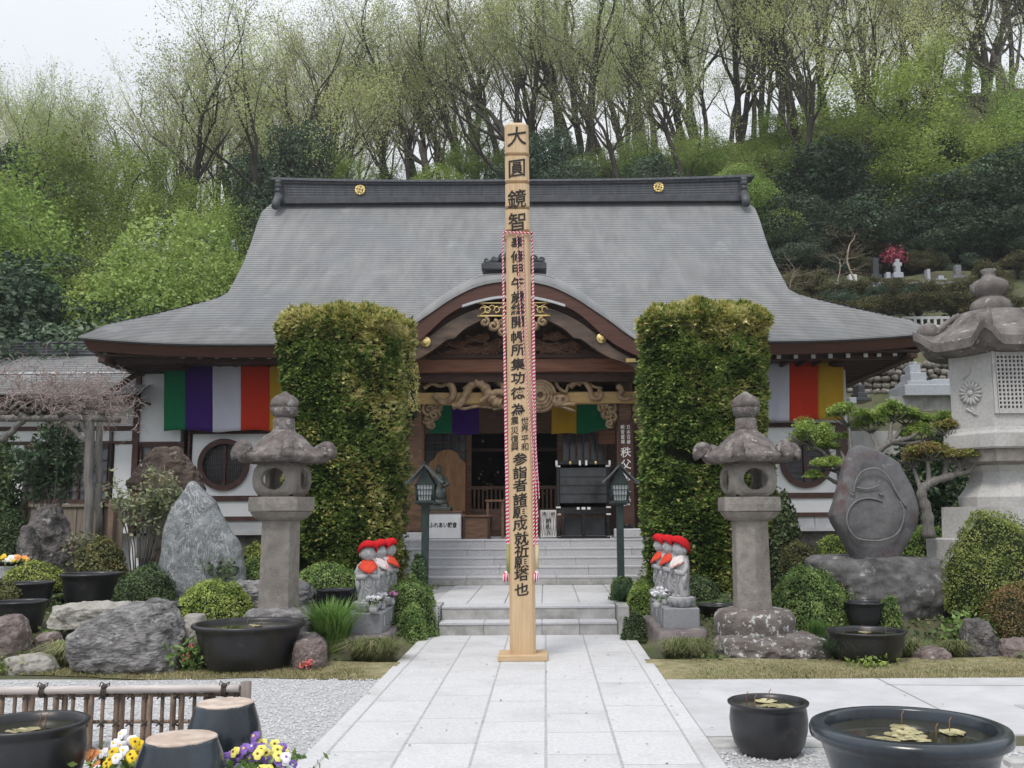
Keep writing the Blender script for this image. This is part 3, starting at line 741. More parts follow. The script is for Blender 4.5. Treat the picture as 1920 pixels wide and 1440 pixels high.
# gold pendant plate with openwork and carved cloud under it
pend = None
mb = MB(); zt, zb = at(965, 567, YK).z, at(965, 591, YK).z; hw = at(1031, 580, YK).x-KX; hw2 = at(1012, 580, YK).x-KX
mb.box((KX, YK+.06, zb), (2*hw, .06, .025)); mb.box((KX, YK+.06, zt), (2*hw*1.0, .06, .018))
rg = random.Random(9)
for sgn in (-1, 1):
    for k in range(7):
        x = KX+sgn*(.05+k*hw*.13); zc = (zt+zb)/2+.02*math.sin(k*2)
        mb.tube([(x+.05*math.cos(a)*sgn, YK+.03, zc+.055*math.sin(a)) for a in np.linspace(0, 4.4+k % 2, 10)], .011, n=5)
    mb.tube([(KX+sgn*hw*.95, YK+.03, zt), (KX+sgn*hw*.62, YK+.03, (zt+zb)/2), (KX+sgn*hw*.98, YK+.03, zb)], .012, n=5)
pend = mb.build('gold_pendant_plate', gold, porch)
def spiral(mb, c, r, turns, y, th, ph=0, sg=1, n=20, m=0, taper=.45):
    pts = []; rr = []
    for i in range(n+1):
        f = i/n; a = ph+sg*turns*2*math.pi*f; q = r*(1-f)**.8; pts.append((c[0]+q*math.cos(a), y-.05*f, c[1]+q*math.sin(a))); rr.append(th*(1-f*taper))
    mb.tube(pts, rr, n=6, m=m)
mb = MB(); zc = at(965, 600, YK).z
for sgn in (-1, 1):
    for (dx, dz, r) in ((.52, -.03, .10), (.36, -.10, .13), (.20, -.20, .12), (.07, -.30, .08), (.22, -.03, .09)):
        spiral(mb, (KX+sgn*dx, zc+dz), r*.8, 1.3, YK+.03, r*.32, ph=1.5, sg=sgn)
        mb.sphere((KX+sgn*dx, YK+.08, zc+dz), r*.8, 10, 6, sc=(1.1, .5, .9))
mb.sphere((KX, YK+.08, zc-.1), .22, 12, 8, sc=(1.3, .35, 1)); mb.sphere((KX, YK+.05, zc-.34), .09, 10, 6)
mb.build('carved_pendant', carve_wood, porch)
# roof crest ornament on the crown
mb = MB(); zc = at(965, 506, YK+.3).z
mb.box((KX, YK+.45, zc+.06), (1.2, .45, .14), bev=.02)
for sgn in (-1, 1):
    for k, (dx, dz, r) in enumerate(((.50, .17, .085), (.36, .20, .10), (.22, .26, .10), (.08, .33, .11))):
        mb.sphere((KX+sgn*dx, YK+.4, zc+dz-.03), r, 10, 6, sc=(1, 1.4, 1)); spiral(mb, (KX+sgn*dx, zc+dz), r*.7, 1.1, YK+.26, .02, sg=sgn, n=12)
mb.box((KX, YK+.45, zc+.2), (.5, .3, .2), bev=.03); mb.build('crest_ornament', roof_dark2, porch)
# raised sheet folds of the crown
mb = MB()
for k in range(4):
    seg = kcurve([(0, 511+k*4), (40-6*k, 513+k*4), (70-4*k, 519+k*4), (88-3*k, 530+k*2)], YK+.06)
    mb.tube([(p[0], YK+.10-.028*k, p[1]) for p in seg], .012, n=4)
mb.build('roof_fold', roof_dark, porch)
# tympanum
YT = 17.75
mb = MB(); cl = [(p[0], p[1]) for p in low_ if abs(p[0]-KX) < 2.6]; zbm = at(963, 672, YT).z
mb.strip([(p[0], YT+.02, zbm-.3) for p in cl], [(p[0], YT+.02, p[1]+.2) for p in cl]); mb.build('tympanum_board', dark_wood, porch)
cloud_wood = M('cloud_carving', (.13, .065, .04), (.26, .14, .09), sc=6, bump=.2, rough=.6)
rg = random.Random(4)
for (px, py, s_) in ((905, 655, 1.1), (870, 662, .9), (838, 664, .7), (895, 634, .8), (935, 648, 1.0), (1000, 648, 1.0), (1035, 652, 1.1), (1066, 648, .8), (1092, 664, .8), (1040, 632, .8), (1060, 664, .9), (855, 646, .7), (975, 660, .8)):
    mb = MB(); c = at(px, py, YT-.08)
    for k in range(4):
        a = rg.uniform(-.5, .5); dx, dz = rg.uniform(-.17, .17)*s_, rg.uniform(-.06, .06)*s_
        mb.sphere((dx, .02, dz), .085*s_, 10, 6, sc=(1.9, .6, .8), rot=Matrix.Rotation(a, 3, 'Y'))
        spiral(mb, (dx+.04, dz), .085*s_, 1.2, -.04, .018*s_, ph=rg.random()*6, sg=rg.choice((-1, 1)), n=14)
    for k in range(3):
        z0 = (k-1)*.05*s_; mb.tube([(-.28*s_+.08*i*s_, -.02, z0+.03*math.sin(i*1.3+k)) for i in range(8)], [.018*s_]*8, n=5)
    mb.build('cloud_carving', cloud_wood, porch, c)
# big red-brown beam
part('crossbeam', orange_wood, porch, [(700, 671, 1260, 697)], YT-.12, .25, bev=.02)
part('dark_beam', dark_wood, porch, [(700, 697, 1260, 716)], YT, .2)
part('moulding', dark_wood, porch, [(700, 664, 1260, 671)], YT-.18, .1)
# pillars and brackets
YP = 18.0
PXL, PXR = at(778, 900, YP).x, at(1174, 900, YP).x
for X_ in (PXL, PXR):
    mb = MB(); zt = at(1174, 690, YP).z; mb.box((X_, YP+.16, (PZ+.12+zt)/2), (.30, .30, zt-PZ-.12), bev=.04); pl = mb.build('pillar', mid_wood, porch)
    mb = MB(); mb.box((X_, YP+.16, PZ+.06), (.46, .46, .14), top=.86, bev=.015); mb.build('pillar_base', granite, porch)
    for sgn in (-1, 1):
        mb = MB(); c = (X_+sgn*.26, at(1150, 768, YP).z)
        for (dx, dz, r) in ((0, 0.02, .13), (.14, .06, .11), (-.02, -.15, .11), (.09, -.08, .11), (.03, -.27, .08), (.2, .13, .06)):
            spiral(mb, (c[0]+sgn*dx, c[1]+dz), r, 1.5, YP-.02, r*.26, ph=rg.random()*6, sg=sgn, n=18); mb.sphere((c[0]+sgn*dx, YP+.06, c[1]+dz), r, 10, 6, sc=(1, .6, 1))
        mb.build('bracket_carving', carve_wood, porch)
# gold-coloured beam with the dragon carving winding along it
YD = 17.9
part('rainbow_beam', gold_wood, porch, [(776, 735, 1196, 757)], YD, .2, bev=.015)
def px_curve(pts, Y, n=6):
    W_ = [tuple(at(p[0], p[1], Y-(p[2] if len(p) > 2 else 0))) for p in pts]; return cr_(W_, n)
def serp(pts, r0, r1, Y, mb, nseg=7, hump=0, n=8):
    c = px_curve(pts, Y); L_ = len(c); mb.tube(c, [lerp(r0, r1, i/(L_-1))*(1+.12*math.sin(i*1.6)*hump) for i in range(L_)], n=n)
mb = MB()
serp([(812, 741), (825, 752), (838, 753), (850, 742), (848, 728), (842, 717)], .05, .075, YD-.06, mb)
serp([(795, 728), (810, 719), (825, 724), (838, 720), (852, 728)], .035, .05, YD-.03, mb)
serp([(848, 762), (862, 758), (872, 742), (880, 726), (892, 718), (906, 722), (916, 738), (926, 752), (940, 757)], .06, .11, YD-.08, mb, hump=1)
serp([(870, 732), (888, 714), (908, 708), (930, 712), (945, 722), (958, 740)], .05, .10, YD-.04, mb, hump=1)
serp([(900, 755), (920, 740), (940, 735), (960, 748), (985, 752)], .05, .08, YD-.12, mb, hump=1)
mb.build('dragon_body', carve_wood, porch)
mb = MB(); c = at(1013, 742, YD-.12)      # coiled body on the right
for k in range(4): 
    r = .27-.06*k; mb.tube([(c.x+r*math.cos(a), c.y-.03*k, c.z+r*1.05*math.sin(a)) for a in np.linspace(0, 6.28, 24)], .04, n=6)
mb.sphere((c.x, c.y+.06, c.z), .26, 14, 8, sc=(1, .35, 1.05))
serp([(1000, 715), (1020, 706), (1040, 712), (1046, 726), (1060, 735), (1065, 722)], .05, .03, YD-.05, mb)
mb.build('dragon_coil', carve_wood, porch)
mb = MB(); c = at(1050, 752, YD-.1)       # head
mb.sphere(tuple(c), .17, 12, 8, sc=(1.1, .7, .75)); mb.sphere((c.x+.10, c.y-.03, c.z-.07), .11, 10, 6, sc=(1.9, .6, .45)); mb.sphere((c.x+.14, c.y-.03, c.z-.15), .09, 10, 6, sc=(1.8, .6, .35), rot=Matrix.Rotation(.3, 3, 'Y'))
for dx in (-.06, .05): mb.sphere((c.x+dx, c.y-.12, c.z+.06), .035, 8, 6)
for k in range(5): mb.tube([(c.x-.1, c.y, c.z+.02*k), (c.x-.22-.02*k, c.y-.04, c.z+.06*k-.05), (c.x-.3, c.y, c.z+.1*k-.12)], [.03, .025, .008], n=5)
mb.tube([(c.x-.03, c.y, c.z+.1), (c.x-.12, c.y, c.z+.22), (c.x-.2, c.y, c.z+.25)], [.025, .018, .006], n=5)
mb.build('dragon_head', carve_wood, porch)
mb = MB()
serp([(1072, 722), (1082, 714), (1096, 716), (1106, 730), (1110, 745), (1122, 748), (1128, 738), (1122, 730)], .06, .035, YD-.06, mb)
serp([(1068, 726), (1078, 716), (1090, 722)], .07, .04, YD-.02, mb); serp([(1096, 712), (1104, 720), (1116, 726), (1130, 728)], .05, .02, YD-.03, mb)
serp([(1158, 722), (1166, 732), (1160, 742), (1172, 748), (1190, 742)], .06, .04, YD-.05, mb)
mb.build('dragon_claw', carve_wood, porch)
mb = MB()
serp([(925, 768), (945, 764), (960, 770)], .02, .01, YD-.1, mb, n=5); serp([(930, 757), (945, 763), (955, 760), (968, 766)], .05, .04, YD-.06, mb)
serp([(850, 760), (870, 766), (895, 762), (925, 764)], .03, .03, YD-.03, mb)
mb.build('water_carving', carve_wood, porch)
# porch ceiling so the sky does not light the doors from above
mb = MB(); mb.box((-.6, 19.8, 4.35), (5.2, 4.2, .08)); mb.build('ceiling', dark_wood, porch)
for sgn, X_ in ((-1, -3.15), (1, 1.95)):
    mb = MB(); mb.box((X_, 19.8, 4.15), (.16, 3.7, .28)); mb.build('tie_beam', dark_wood, porch)
# lintel and doors at Y 20.4
YO = 20.4
part('lintel', mid_wood, porch, [(700, 765, 1260, 812)], YO, .2)
door_l = part('sliding_door', mid_wood, porch, [(788, 806, 797, 1000), (872, 806, 882, 1000), (797, 932, 872, 1000), (797, 806, 872, 813)], YO+.05, .08)
part('pane', glass_dark, door_l, [(797, 813, 872, 932)], YO+.1, .02)
for k in range(1, 5): part('glazing_bar', mid_wood, door_l, [(797+k*15-1, 813, 797+k*15+1, 932)], YO+.06, .03)
for k in range(1, 7): part('glazing_bar', mid_wood, door_l, [(797, 813+k*17-1, 872, 813+k*17+1)], YO+.055, .03)
door_r = part('sliding_door', mid_wood, porch, [(1048, 806, 1055, 1000), (1135, 806, 1143, 1000), (1055, 900, 1135, 1000), (1055, 806, 1135, 812)], YO+.05, .08)
part('pane', glass_dark, door_r, [(1055, 812, 1135, 900)], YO+.1, .02)
for k in range(1, 6): part('glazing_bar', mid_wood, door_r, [(1055+k*13-1, 812, 1055+k*13+1, 900)], YO+.06, .03)
for r in ((882, 840, 1048, 846),): part('dark_rail', dark_wood, porch, [r], YO+.1, .1)
part('door_post', mid_wood, porch, [(875, 806, 884, 1005)], YO-.06, .1); part('door_post', mid_wood, porch, [(1046, 806, 1054, 1005)], YO-.06, .1)
part('side_panel', dark_wood, porch, [(700, 765, 788, 1005)], YO, .1); part('side_panel', dark_wood, porch, [(1143, 765, 1260, 1005)], YO, .1)
# dim altar things inside: a few gilt points
rg = random.Random(12)
mb = MB()
for k in range(26):
    mb.sphere((rg.uniform(-1.6, .5), rg.uniform(22.5, 24), rg.uniform(2.0, 3.3)), rg.uniform(.012, .035), 6, 4)
ob = mb.build('altar_gilding', gold, hall); stuff(ob)
# low balustrade across the doorway
bal = thing('low_balustrade', 'low brown wooden slatted railing across the dark hall doorway', 'railing', tuple(at(965, 1005, 20.1)))
O = Vector(bal.location)
def lpart(name, mat, par, rects, Y, dep, bev=0):
    ob = part(name, mat, None, rects, Y, dep, bev)
    off = Vector(par.location) if par.parent is None else Vector(par.parent.location)
    ob.data.transform(Matrix.Translation(-off)); ob.parent = par; return ob
lpart('top_rail', mid_wood, bal, [(882, 911, 1048, 917)], 20.08, .05); lpart('bottom_rail', mid_wood, bal, [(882, 954, 1048, 960)], 20.08, .05); lpart('base_board', mid_wood, bal, [(882, 960, 1048, 1004)], 20.1, .04)
for px in range(888, 1046, 8): lpart('slat', mid_wood, bal, [(px, 917, px+3, 954)], 20.09, .03)

# ================================================================ CLOTH HANGINGS
def cloth(name, col):
    return M(name, tuple(c*.93 for c in col), col, sc=2, rough=.85, bump=.12, bs=300, spec=.1)
GRN, PUR, WHT, RED, YEL = cloth('green_cloth', (.012, .17, .075)), cloth('purple_cloth', (.055, .018, .17)), cloth('white_cloth', (.62, .62, .74)), cloth('red_cloth', (.62, .045, .018)), cloth('yellow_cloth', (.55, .33, .03))
def hanging(label, x0, cuts, mats, ytop, ybot, Y, amp=.035, cat='cloth banner', seed=0, grp=None):
    mid = at((x0+cuts[-1])/2, ytop, Y); th_ = thing('cloth_banner', label, cat, tuple(mid), 0, grp)
    xs_ = [x0]+cuts
    for i, m in enumerate(mats):
        nxx, nz = 14, 16; V = []; 
        for j in range(nz+1):
            for k in range(nxx+1):
                px = lerp(xs_[i], xs_[i+1], k/nxx); f = j/nz
                yb = ybot(px) if callable(ybot) else ybot; p = at(px, lerp(ytop, yb, f), Y)
                q = p.x*7+seed; y = p.y+amp*(.3+f)*(math.sin(q)*.6+.5*noise.noise(Vector((p.x*5, p.z*1.2, seed))))+.01*noise.noise(Vector((p.x*9, p.z*6, 4)))
                V.append((p.x-mid.x, y-mid.y, p.z-mid.z+ (.006*math.sin(px*.12)*f)))
        mb = MB(); w_ = nxx+1
        mb.add(V, [(j*w_+k, (j+1)*w_+k, (j+1)*w_+k+1, j*w_+k+1) for j in range(nz) for k in range(nxx)], 0, True)
        ob = mb.build('cloth_panel', m, th_); sl = ob.modifiers.new('thickness', 'SOLIDIFY'); sl.thickness = .003
    rod = MB(); a, b = at(x0, ytop, Y), at(cuts[-1], ytop, Y); rod.tube([(a.x-mid.x, .02, 0), (b.x-mid.x, .02, 0)], .014, n=6); rod.build('cord', dark_wood, th_)
hanging('wide five-coloured cloth hung on the white wall left of the left hedge column', 308, [347, 399, 452, 505, 575], [GRN, PUR, WHT, RED, YEL], 668, lambda p: 808+2*math.sin(p*.05), 21.2, seed=1)
hanging('five-coloured cloth hung on the white wall right of the right hedge column', 1390, [1425, 1480, 1534, 1582], [PUR, WHT, RED, YEL], 660, lambda p: 788-2*math.sin(p*.05), 21.2, seed=5)
hanging('green and purple cloth drawn up under the carved beam, left of the wooden pillar', 806, [847, 898], [GRN, PUR], 740, lambda p: 812 if p < 850 else 816-abs(p-875)*.1, 18.9, amp=.06, seed=3)
hanging('yellow and green cloth drawn up under the carved beam, right of the wooden pillar', 1034, [1081, 1140], [YEL, GRN], 740, lambda p: 813-max(0, p-1100)*.25, 18.9, amp=.06, seed=8)

# ================================================================ THINGS ON THE PLATFORM
def base_thing(name, label, cat, px, Y, z=PZ+.004, rz=0, grp=None):
    X_ = at(px, 950, Y).x; return thing(name, label, cat, (X_, Y, z), rz, grp)
marble = M('white_marble', (.62, .63, .65), (.70, .71, .73), sc=4, rough=.5)
t = base_thing('marble_pedestal', 'white marble block with black brush writing under the small bronze statue', 'pedestal', 828, 18.05)
mb = MB(); mb.box((0, .3, .24), (.74, .6, .47), bev=.012); blk = mb.build('block', marble, t)
s_ = text_obj('ふれあい観音', .105, ink, t, (0.03, -.003, .25), bold=.002, sx=.82)
mb = MB(); mb.box((0, .3, .495), (.78, .64, .035), bev=.006); mb.build('base_slab', mid_wood, t)
bronze = M('bronze_patina', (.05, .075, .07), (.12, .13, .12), sc=9, rough=.5, metal=.3, bump=.3)
def figure_on(mb, x, y, z, s):   # draped seated figure
    mb.lathe([(.20*s, 0), (.24*s, .04*s), (.2*s, .10*s), (.16*s, .14*s)], n=14, c=(x, y, z))
    mb.lathe([(.18*s, .12*s), (.20*s, .2*s), (.16*s, .32*s), (.12*s, .42*s), (.14*s, .55*s), (.13*s, .66*s), (.05*s, .73*s)], n=14, c=(x, y, z), fn=lambda a, r, zz: r*(1+.08*math.sin(5*a+zz*20)))
    mb.sphere((x, y-.01, z+.80*s), .075*s, 10, 8, sc=(1, 1, 1.2)); mb.sphere((x, y, z+.89*s), .045*s, 8, 6)
t = thing('bronze_statue', 'small dark bronze standing figure of mercy on the white marble block', 'statue', (at(822, 950, 18.35).x, 18.35, PZ+.516))
mb = MB(); mb.box((0, 0, .04), (.5, .4, .08), bev=.01); mb.box((0, 0, .10), (.38, .32, .06), bev=.01); mb.build('plinth', bronze, t)
mb = MB(); figure_on(mb, 0, 0, .12, .82)
mb.sphere((.11, -.08, .36), .07, 8, 6, sc=(.7, .7, 1.3)); mb.sphere((-.1, -.1, .34), .06, 8, 6, sc=(.7, .7, 1.2)); mb.tube([(.12, 0, .62), (.18, -.05, .5), (.1, -.12, .46)], [.045, .04, .03], n=8); mb.tube([(-.12, 0, .62), (-.17, -.05, .5), (-.08, -.12, .46)], [.045, .04, .03], n=8)
mb.build('figure', bronze, t)
t = base_thing('round_topped_board', 'tan round-topped wooden board standing behind the bronze statue', 'board', 838, 19.0)
tan_wood = M('tan_board', (.22, .115, .05), (.36, .20, .095), sc=3, streak=(4, 4, 1), rough=.5)
mb = MB(); wp = .36; pts = [(-wp, .05), (wp, .05), (wp, 1.45), (wp*.8, 1.52)]+[(wp*.72*math.cos(a), 1.50+.22*math.sin(a)) for a in np.linspace(.2, math.pi-.2, 10)]+[(-wp*.8, 1.52), (-wp, 1.45)]
mb.prism(pts, -.03, .03); mb.build('panel', tan_wood, t); mb = MB(); mb.box((0, 0, .03), (.8, .3, .06)); mb.build('foot', dark_wood, t)
t = base_thing('lacquer_screen', 'narrow dark red upright panel beside the tan round-topped board', 'panel', 869, 19.3)
mb = MB(); mb.box((0, 0, .75), (.13, .05, 1.5), bev=.01); mb.build('board', M('dark_red_lacquer', (.14, .02, .015), (.2, .035, .02), rough=.5), t); mb = MB(); mb.box((0, 0, .02), (.22, .2, .04)); mb.build('foot', dark_wood, t)
t = base_thing('donation_chest', 'wide brown wooden donation chest right of the marble block', 'chest', 893, 18.0)
mb = MB(); mb.box((0, .2, .2), (.50, .4, .40), bev=.01); mb.build('body', mid_wood, t)
mb = MB(); mb.box((0, .2, .42), (.56, .46, .035), bev=.006); mb.build('lid', mid_wood, t)
for dx in (-.23, .23): mb = MB(); mb.box((dx, -.012, .2), (.04, .02, .4)); mb.build('corner_post', dark_wood, t)
t = base_thing('wooden_stand', 'small grey-brown wooden table stand just left of the wooden pillar', 'stand', 929, 18.2)
for dx, dy in ((-.14, -.12), (.14, -.12), (-.14, .12), (.14, .12)): mb = MB(); mb.box((dx, dy, .34), (.045, .045, .68)); mb.build('leg', mid_wood, t)
mb = MB(); mb.box((0, 0, .70), (.36, .32, .04), bev=.005); mb.build('top', mid_wood, t); mb = MB(); mb.box((0, 0, .35), (.27, .24, .4), bev=.005); mb.build('cabinet', dark_wood, t)
# slatted talisman box with lettering
t = base_thing('talisman_box', 'pale lattice-fronted box for old talismans, lettered in black, beside the black shrine case', 'box', 1028, 18.1)
mb = MB(); mb.box((0, .16, .27), (.30, .3, .50), bev=.005); mb.build('body', paper, t)
for k in range(9):
    for sg in (-1, 1):
        mb = None
mb = MB()
for k in range(-6, 7):
    for sg in (-1, 1):
        x = k*.045; mb.tube([(x-.02*sg, -.002, .05), (x+.02*sg, -.002, .50)], .003, n=4)
stuff(mb.build('lattice', mid_wood, t))
for (tx, tz, sz) in (('奉', .455, .07), ('納', .33, .10), ('札', .22, .10), ('入', .11, .10)): brush(tx, sz, ink, t, -.07 if tx == '奉' else .0, -.008, tz)
brush('納', .07, ink, t, .08, -.008, .455)
for dx in (-.16, .16): mb = MB(); mb.box((dx, .16, .27), (.02, .32, .54)); mb.build('side_frame', dark_wood, t)
# black shrine case (double doors with white corner fittings)
t = base_thing('black_case', 'tall black lacquered glass case with white metal corners right of the wooden pillar', 'cabinet', 1094, 18.15)
lac = M('black_lacquer', (.008, .008, .009), (.014, .014, .015), rough=.25, spec=.5)
W2 = .47
for dx in (-W2, W2): mb = MB(); mb.box((dx, .25, .72), (.07, .5, 1.44), bev=.008); mb.build('side_post', lac, t)
mb = MB(); mb.box((0, .25, 1.40), (1.06, .56, .07), bev=.01); mb.build('top_board', lac, t)
mb = MB(); mb.box((0, .25, .50), (.90, .5, .14), bev=.01); mb.build('middle_drawer', lac, t)
mb = MB(); mb.box((0, .48, .95), (.90, .03, .86)); mb.build('back_board', black_in, t)
mb = MB(); mb.box((0, .03, .98), (.88, .01, .66)); mb.build('glass_door', M('case_glass', (.03, .032, .034), (.05, .055, .06), rough=.12, spec=.6), t)
for dx in (-.23, .23):
    mb = MB(); mb.box((dx, .45, .22), (.38, .02, .34)); mb.build('lower_panel', M('grey_panel', (.22, .23, .25), (.3, .31, .33), rough=.7), t)
mb = MB(); mb.box((0, .02, .24), (.06, .06, .48), bev=.005); mb.build('centre_post', lac, t)
mb = MB(); mb.box((0, .02, .015), (.96, .5, .03)); mb.build('bottom_board', lac, t)
for dx in (-.5, -.06, .06, .5):
    mb = MB(); mb.box((dx, -.035, 1.40), (.04, .01, .09)); mb.build('metal_corner', white_paint, t)
for dx in (-W2, W2):
    for zz in (1.34, .57, .44, .02): mb = MB(); mb.box((dx, -.01, zz), (.085, .01, .03)); mb.build('metal_corner', white_paint, t)
for dx in (-.24, .24): mb = MB(); mb.sphere((dx, -.04, 1.40), .03, 10, 6, sc=(1, .4, 1)); mb.build('gilt_stud', gold, t)
for k in range(1, 4): mb = MB(); mb.box((0, .02, .66+.16*k), (.88, .015, .01)); mb.build('shelf_edge', lac, t)
for dx, q in ((-.10, .05), (0, .07), (.10, .06)): mb = MB(); mb.box((dx, -.005, .55), (q, .01, .045)); mb.build('paper_slip', white_paint, t)
# vertical signboard on the right pillar
t = thing('vertical_signboard', 'dark brown vertical signboard with white brush characters on the right porch pillar', 'sign', (PXR+.0, YP-.05, at(1174, 650, YP).z))
mb = MB(); zb = at(1174, 985, YP).z; zt0 = at(1174, 788, YP).z-t.location.z; L_ = t.location.z-zb
mb.box((0, .02, (zt0+zb-t.location.z)/2), (.28, .04, zt0-(zb-t.location.z)), bev=.006); mb.build('board', M('sign_brown', (.06, .028, .022), (.09, .045, .035), sc=3), t)
def zz(py): return at(1174, py, YP).z-t.location.z
for i, ch in enumerate('日本百番'): brush(ch, .085, white_paint, t, .055, -.004, zz(801+i*9.2), w=.9, seed=i)
for i, ch in enumerate('観音霊場'): brush(ch, .085, white_paint, t, -.055, -.004, zz(801+i*9.2), w=.9, seed=i)
for i, ch in enumerate('秩父第三番'): brush(ch, .20 if i < 2 else .17, white_paint, t, .0, -.004, zz(848+i*23), seed=i)
brush('寺', .14, white_paint, t, 0, -.004, zz(941), seed=3)
t = base_thing('stone_basin', 'pale stone offering plinth at the foot of the right porch pillar', 'plinth', 1176, 17.95)
mb = MB(); mb.box((0, .0, .09), (.5, .3, .17), bev=.02); mb.build('block', granite, t); mb = MB(); mb.lathe([(.09, 0), (.12, .02), (.13, .07), (.11, .08)], n=14, c=(.0, 0, .18)); mb.build('bowl', lac, t)
t = base_thing('notice_plate', 'reddish wooden notice plate hanging behind the cloth by the right pillar', 'sign', 1140, 19.2, z=at(1140, 820, 19.2).z)
mb = MB(); mb.box((0, 0, 0), (.33, .03, .26)); mb.build('plate', orange_wood, t)
mb = MB(); mb.tube([(-.12, 0, .12), (0, .1, .32), (.12, 0, .12)], .006, n=5); mb.build('cord', dark_wood, t)

# ================================================================ MEMORIAL PILLAR
hinoki = M('new_timber', (.50, .35, .20), (.62, .46, .29), sc=2.5, streak=(9, 9, .35), rough=.55, warp=2, spots=[((.44, .28, .13), 1.0, .6, .2)], bump=.03)
YPz = 10.45
b_ = at(981, 1236, YPz); tp = at(969, 240, YPz+.06)
pil = thing('memorial_pillar', 'tall square timber memorial pillar with black brush writing standing on the stone path', 'pillar', (b_.x, YPz, .022))
Hp = tp.z-.022; lean = (tp.x-b_.x)
mb = MB(); mb.box((0, -.02, .028), (.515, .46, .055), bev=.004); mb.build('foot_plate', M('pale_timber', (.46, .32, .18), (.58, .43, .27), sc=3, streak=(1, 6, 6)), pil)
mb = MB(); wB, wT = .272, .268
# bevelled square shaft with cut notches near the top; rings in z
def ringsq(z, wv, ch=.03):
    h = wv/2; x0 = lean*z/Hp; c = ch
    return [(x0-h+c, -h, z), (x0+h-c, -h, z), (x0+h, -h+c, z), (x0+h, h-c, z), (x0+h-c, h, z), (x0-h+c, h, z), (x0-h, h-c, z), (x0-h, -h+c, z)]
zpy = lambda py: at(975, py, YPz-.13).z-.022
notch = [289, 341, 389, 433]
zs = [(.055, wB, .03), (zpy(440), wT, .03)]
for py in notch[::-1]: z = zpy(py); zs += [(z-.022, wT, .03), (z-.014, wT-.035, .03), (z+.006, wT-.035, .03), (z+.02, wT, .03)]
zs = sorted(set(zs), key=lambda q: q[0]); zs = [q for q in zs if q[0] < Hp-.04]+[(Hp-.04, wT, .03), (Hp, wT-.09, .02)]
V = []; 
for z, wv, ch in zs: V += ringsq(z, wv, ch)
Fq = [(k*8+i, k*8+(i+1) % 8, (k+1)*8+(i+1) % 8, (k+1)*8+i) for k in range(len(zs)-1) for i in range(8)]+[tuple((len(zs)-1)*8+i for i in range(8))]
mb.add(V, Fq); mb.build('shaft', hinoki, pil)
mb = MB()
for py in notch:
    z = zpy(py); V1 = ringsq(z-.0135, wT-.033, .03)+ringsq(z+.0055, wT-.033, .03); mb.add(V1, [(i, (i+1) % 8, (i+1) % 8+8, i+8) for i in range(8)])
stuff(mb.build('notch_shading', M('notch_shade_brown', (.30, .20, .10), (.38, .26, .14), sc=5), pil))  # darker brown bands: the shade inside the notches put in as colour
def pch(ch, px, py, size, w=1.0, bold=.03):
    z = zpy(py); x = at(px, py, YPz-.135).x-b_.x; brush(ch, size, ink, pil, x, -wB/2-.0025, z, w=w, seed=int(py), bold=size*bold)
for ch, py in zip('大圓鏡智', (256, 316, 373, 416)): pch(ch, 969, py, .225 if ch != '大' else .24, .95)
chars = '奉修甲午歳総開帳所集功徳為'
pys = [455, 481, 506, 531, 557, 579, 604, 632, 656, 683, 709, 737, 768]
for ch, py in zip(chars, pys): pch(ch, 971, py, .14, 1.12, .07)
for ch, py in zip('世界平和', (789, 805, 823, 838)): pch(ch, 984, py, .092, .95, .02)
for ch, py in zip('震災復興', (789, 807, 823, 838)): pch(ch, 965, py, .092, .95, .02)
for ch, py in zip('参詣者諸願成就祈願塔也', (861, 886, 910, 936, 960, 983, 1009, 1032, 1054, 1077, 1105)): pch(ch, 975 if py < 1000 else 978, py, .14, 1.12, .07)
# red and white twisted cords: each cord two strands
crd_r = M('red_cord', (.55, .012, .06), (.68, .03, .09), sc=30); crd_w = M('white_cord', (.7, .62, .64), (.78, .72, .74), sc=30)
def rope(pts, r=.0078, tw=.04):
    P_ = [Vector(p) for p in pts]; seg = []; 
    L_ = sum((b-a).length for a, b in zip(P_, P_[1:])); n = int(L_/.012); out = []; acc = 0; i = 0; pos = 0
    for k in range(n+1):
        s = L_*k/n
        while i < len(P_)-2 and s > acc+(P_[i+1]-P_[i]).length: acc += (P_[i+1]-P_[i]).length; i += 1
        d = (P_[i+1]-P_[i]); f = (s-acc)/d.length; out.append((P_[i]+d*f, d.normalized(), s))
    for q, mt in ((0, crd_r), (1, crd_w)):
        mb = MB(); pts2 = []
        for p, d, s in out:
            u = d.orthogonal().normalized() if abs(d.z) < .9 else Vector((1, 0, 0)); v = d.cross(u).normalized(); a = 2*math.pi*s/tw+q*math.pi
            pts2.append(p+(u*math.cos(a)+v*math.sin(a))*r*.75)
        mb.tube(pts2, r, n=5); yield mb, mt
ropes = thing('festival_cords', 'red and white twisted cords tied round the memorial pillar, ending in tassels', 'cord', (b_.x, YPz, .022))
zc_ = zpy(438)
def lx(z): return lean*z/Hp
z_end_l, z_end_r = zpy(1024), zpy(1024)
runs = []
h = .155
runs.append([(lx(zc_)-h, -h, zc_+.01), (lx(zc_)+h, -h, zc_)]); runs.append([(lx(zc_)+h, -h, zc_+.005), (lx(zc_)+h, h, zc_)]); runs.append([(lx(zc_)-h, -h, zc_), (lx(zc_)-h, h, zc_)]); runs.append([(lx(zc_)-h, h, zc_), (lx(zc_)+h, h, zc_)])
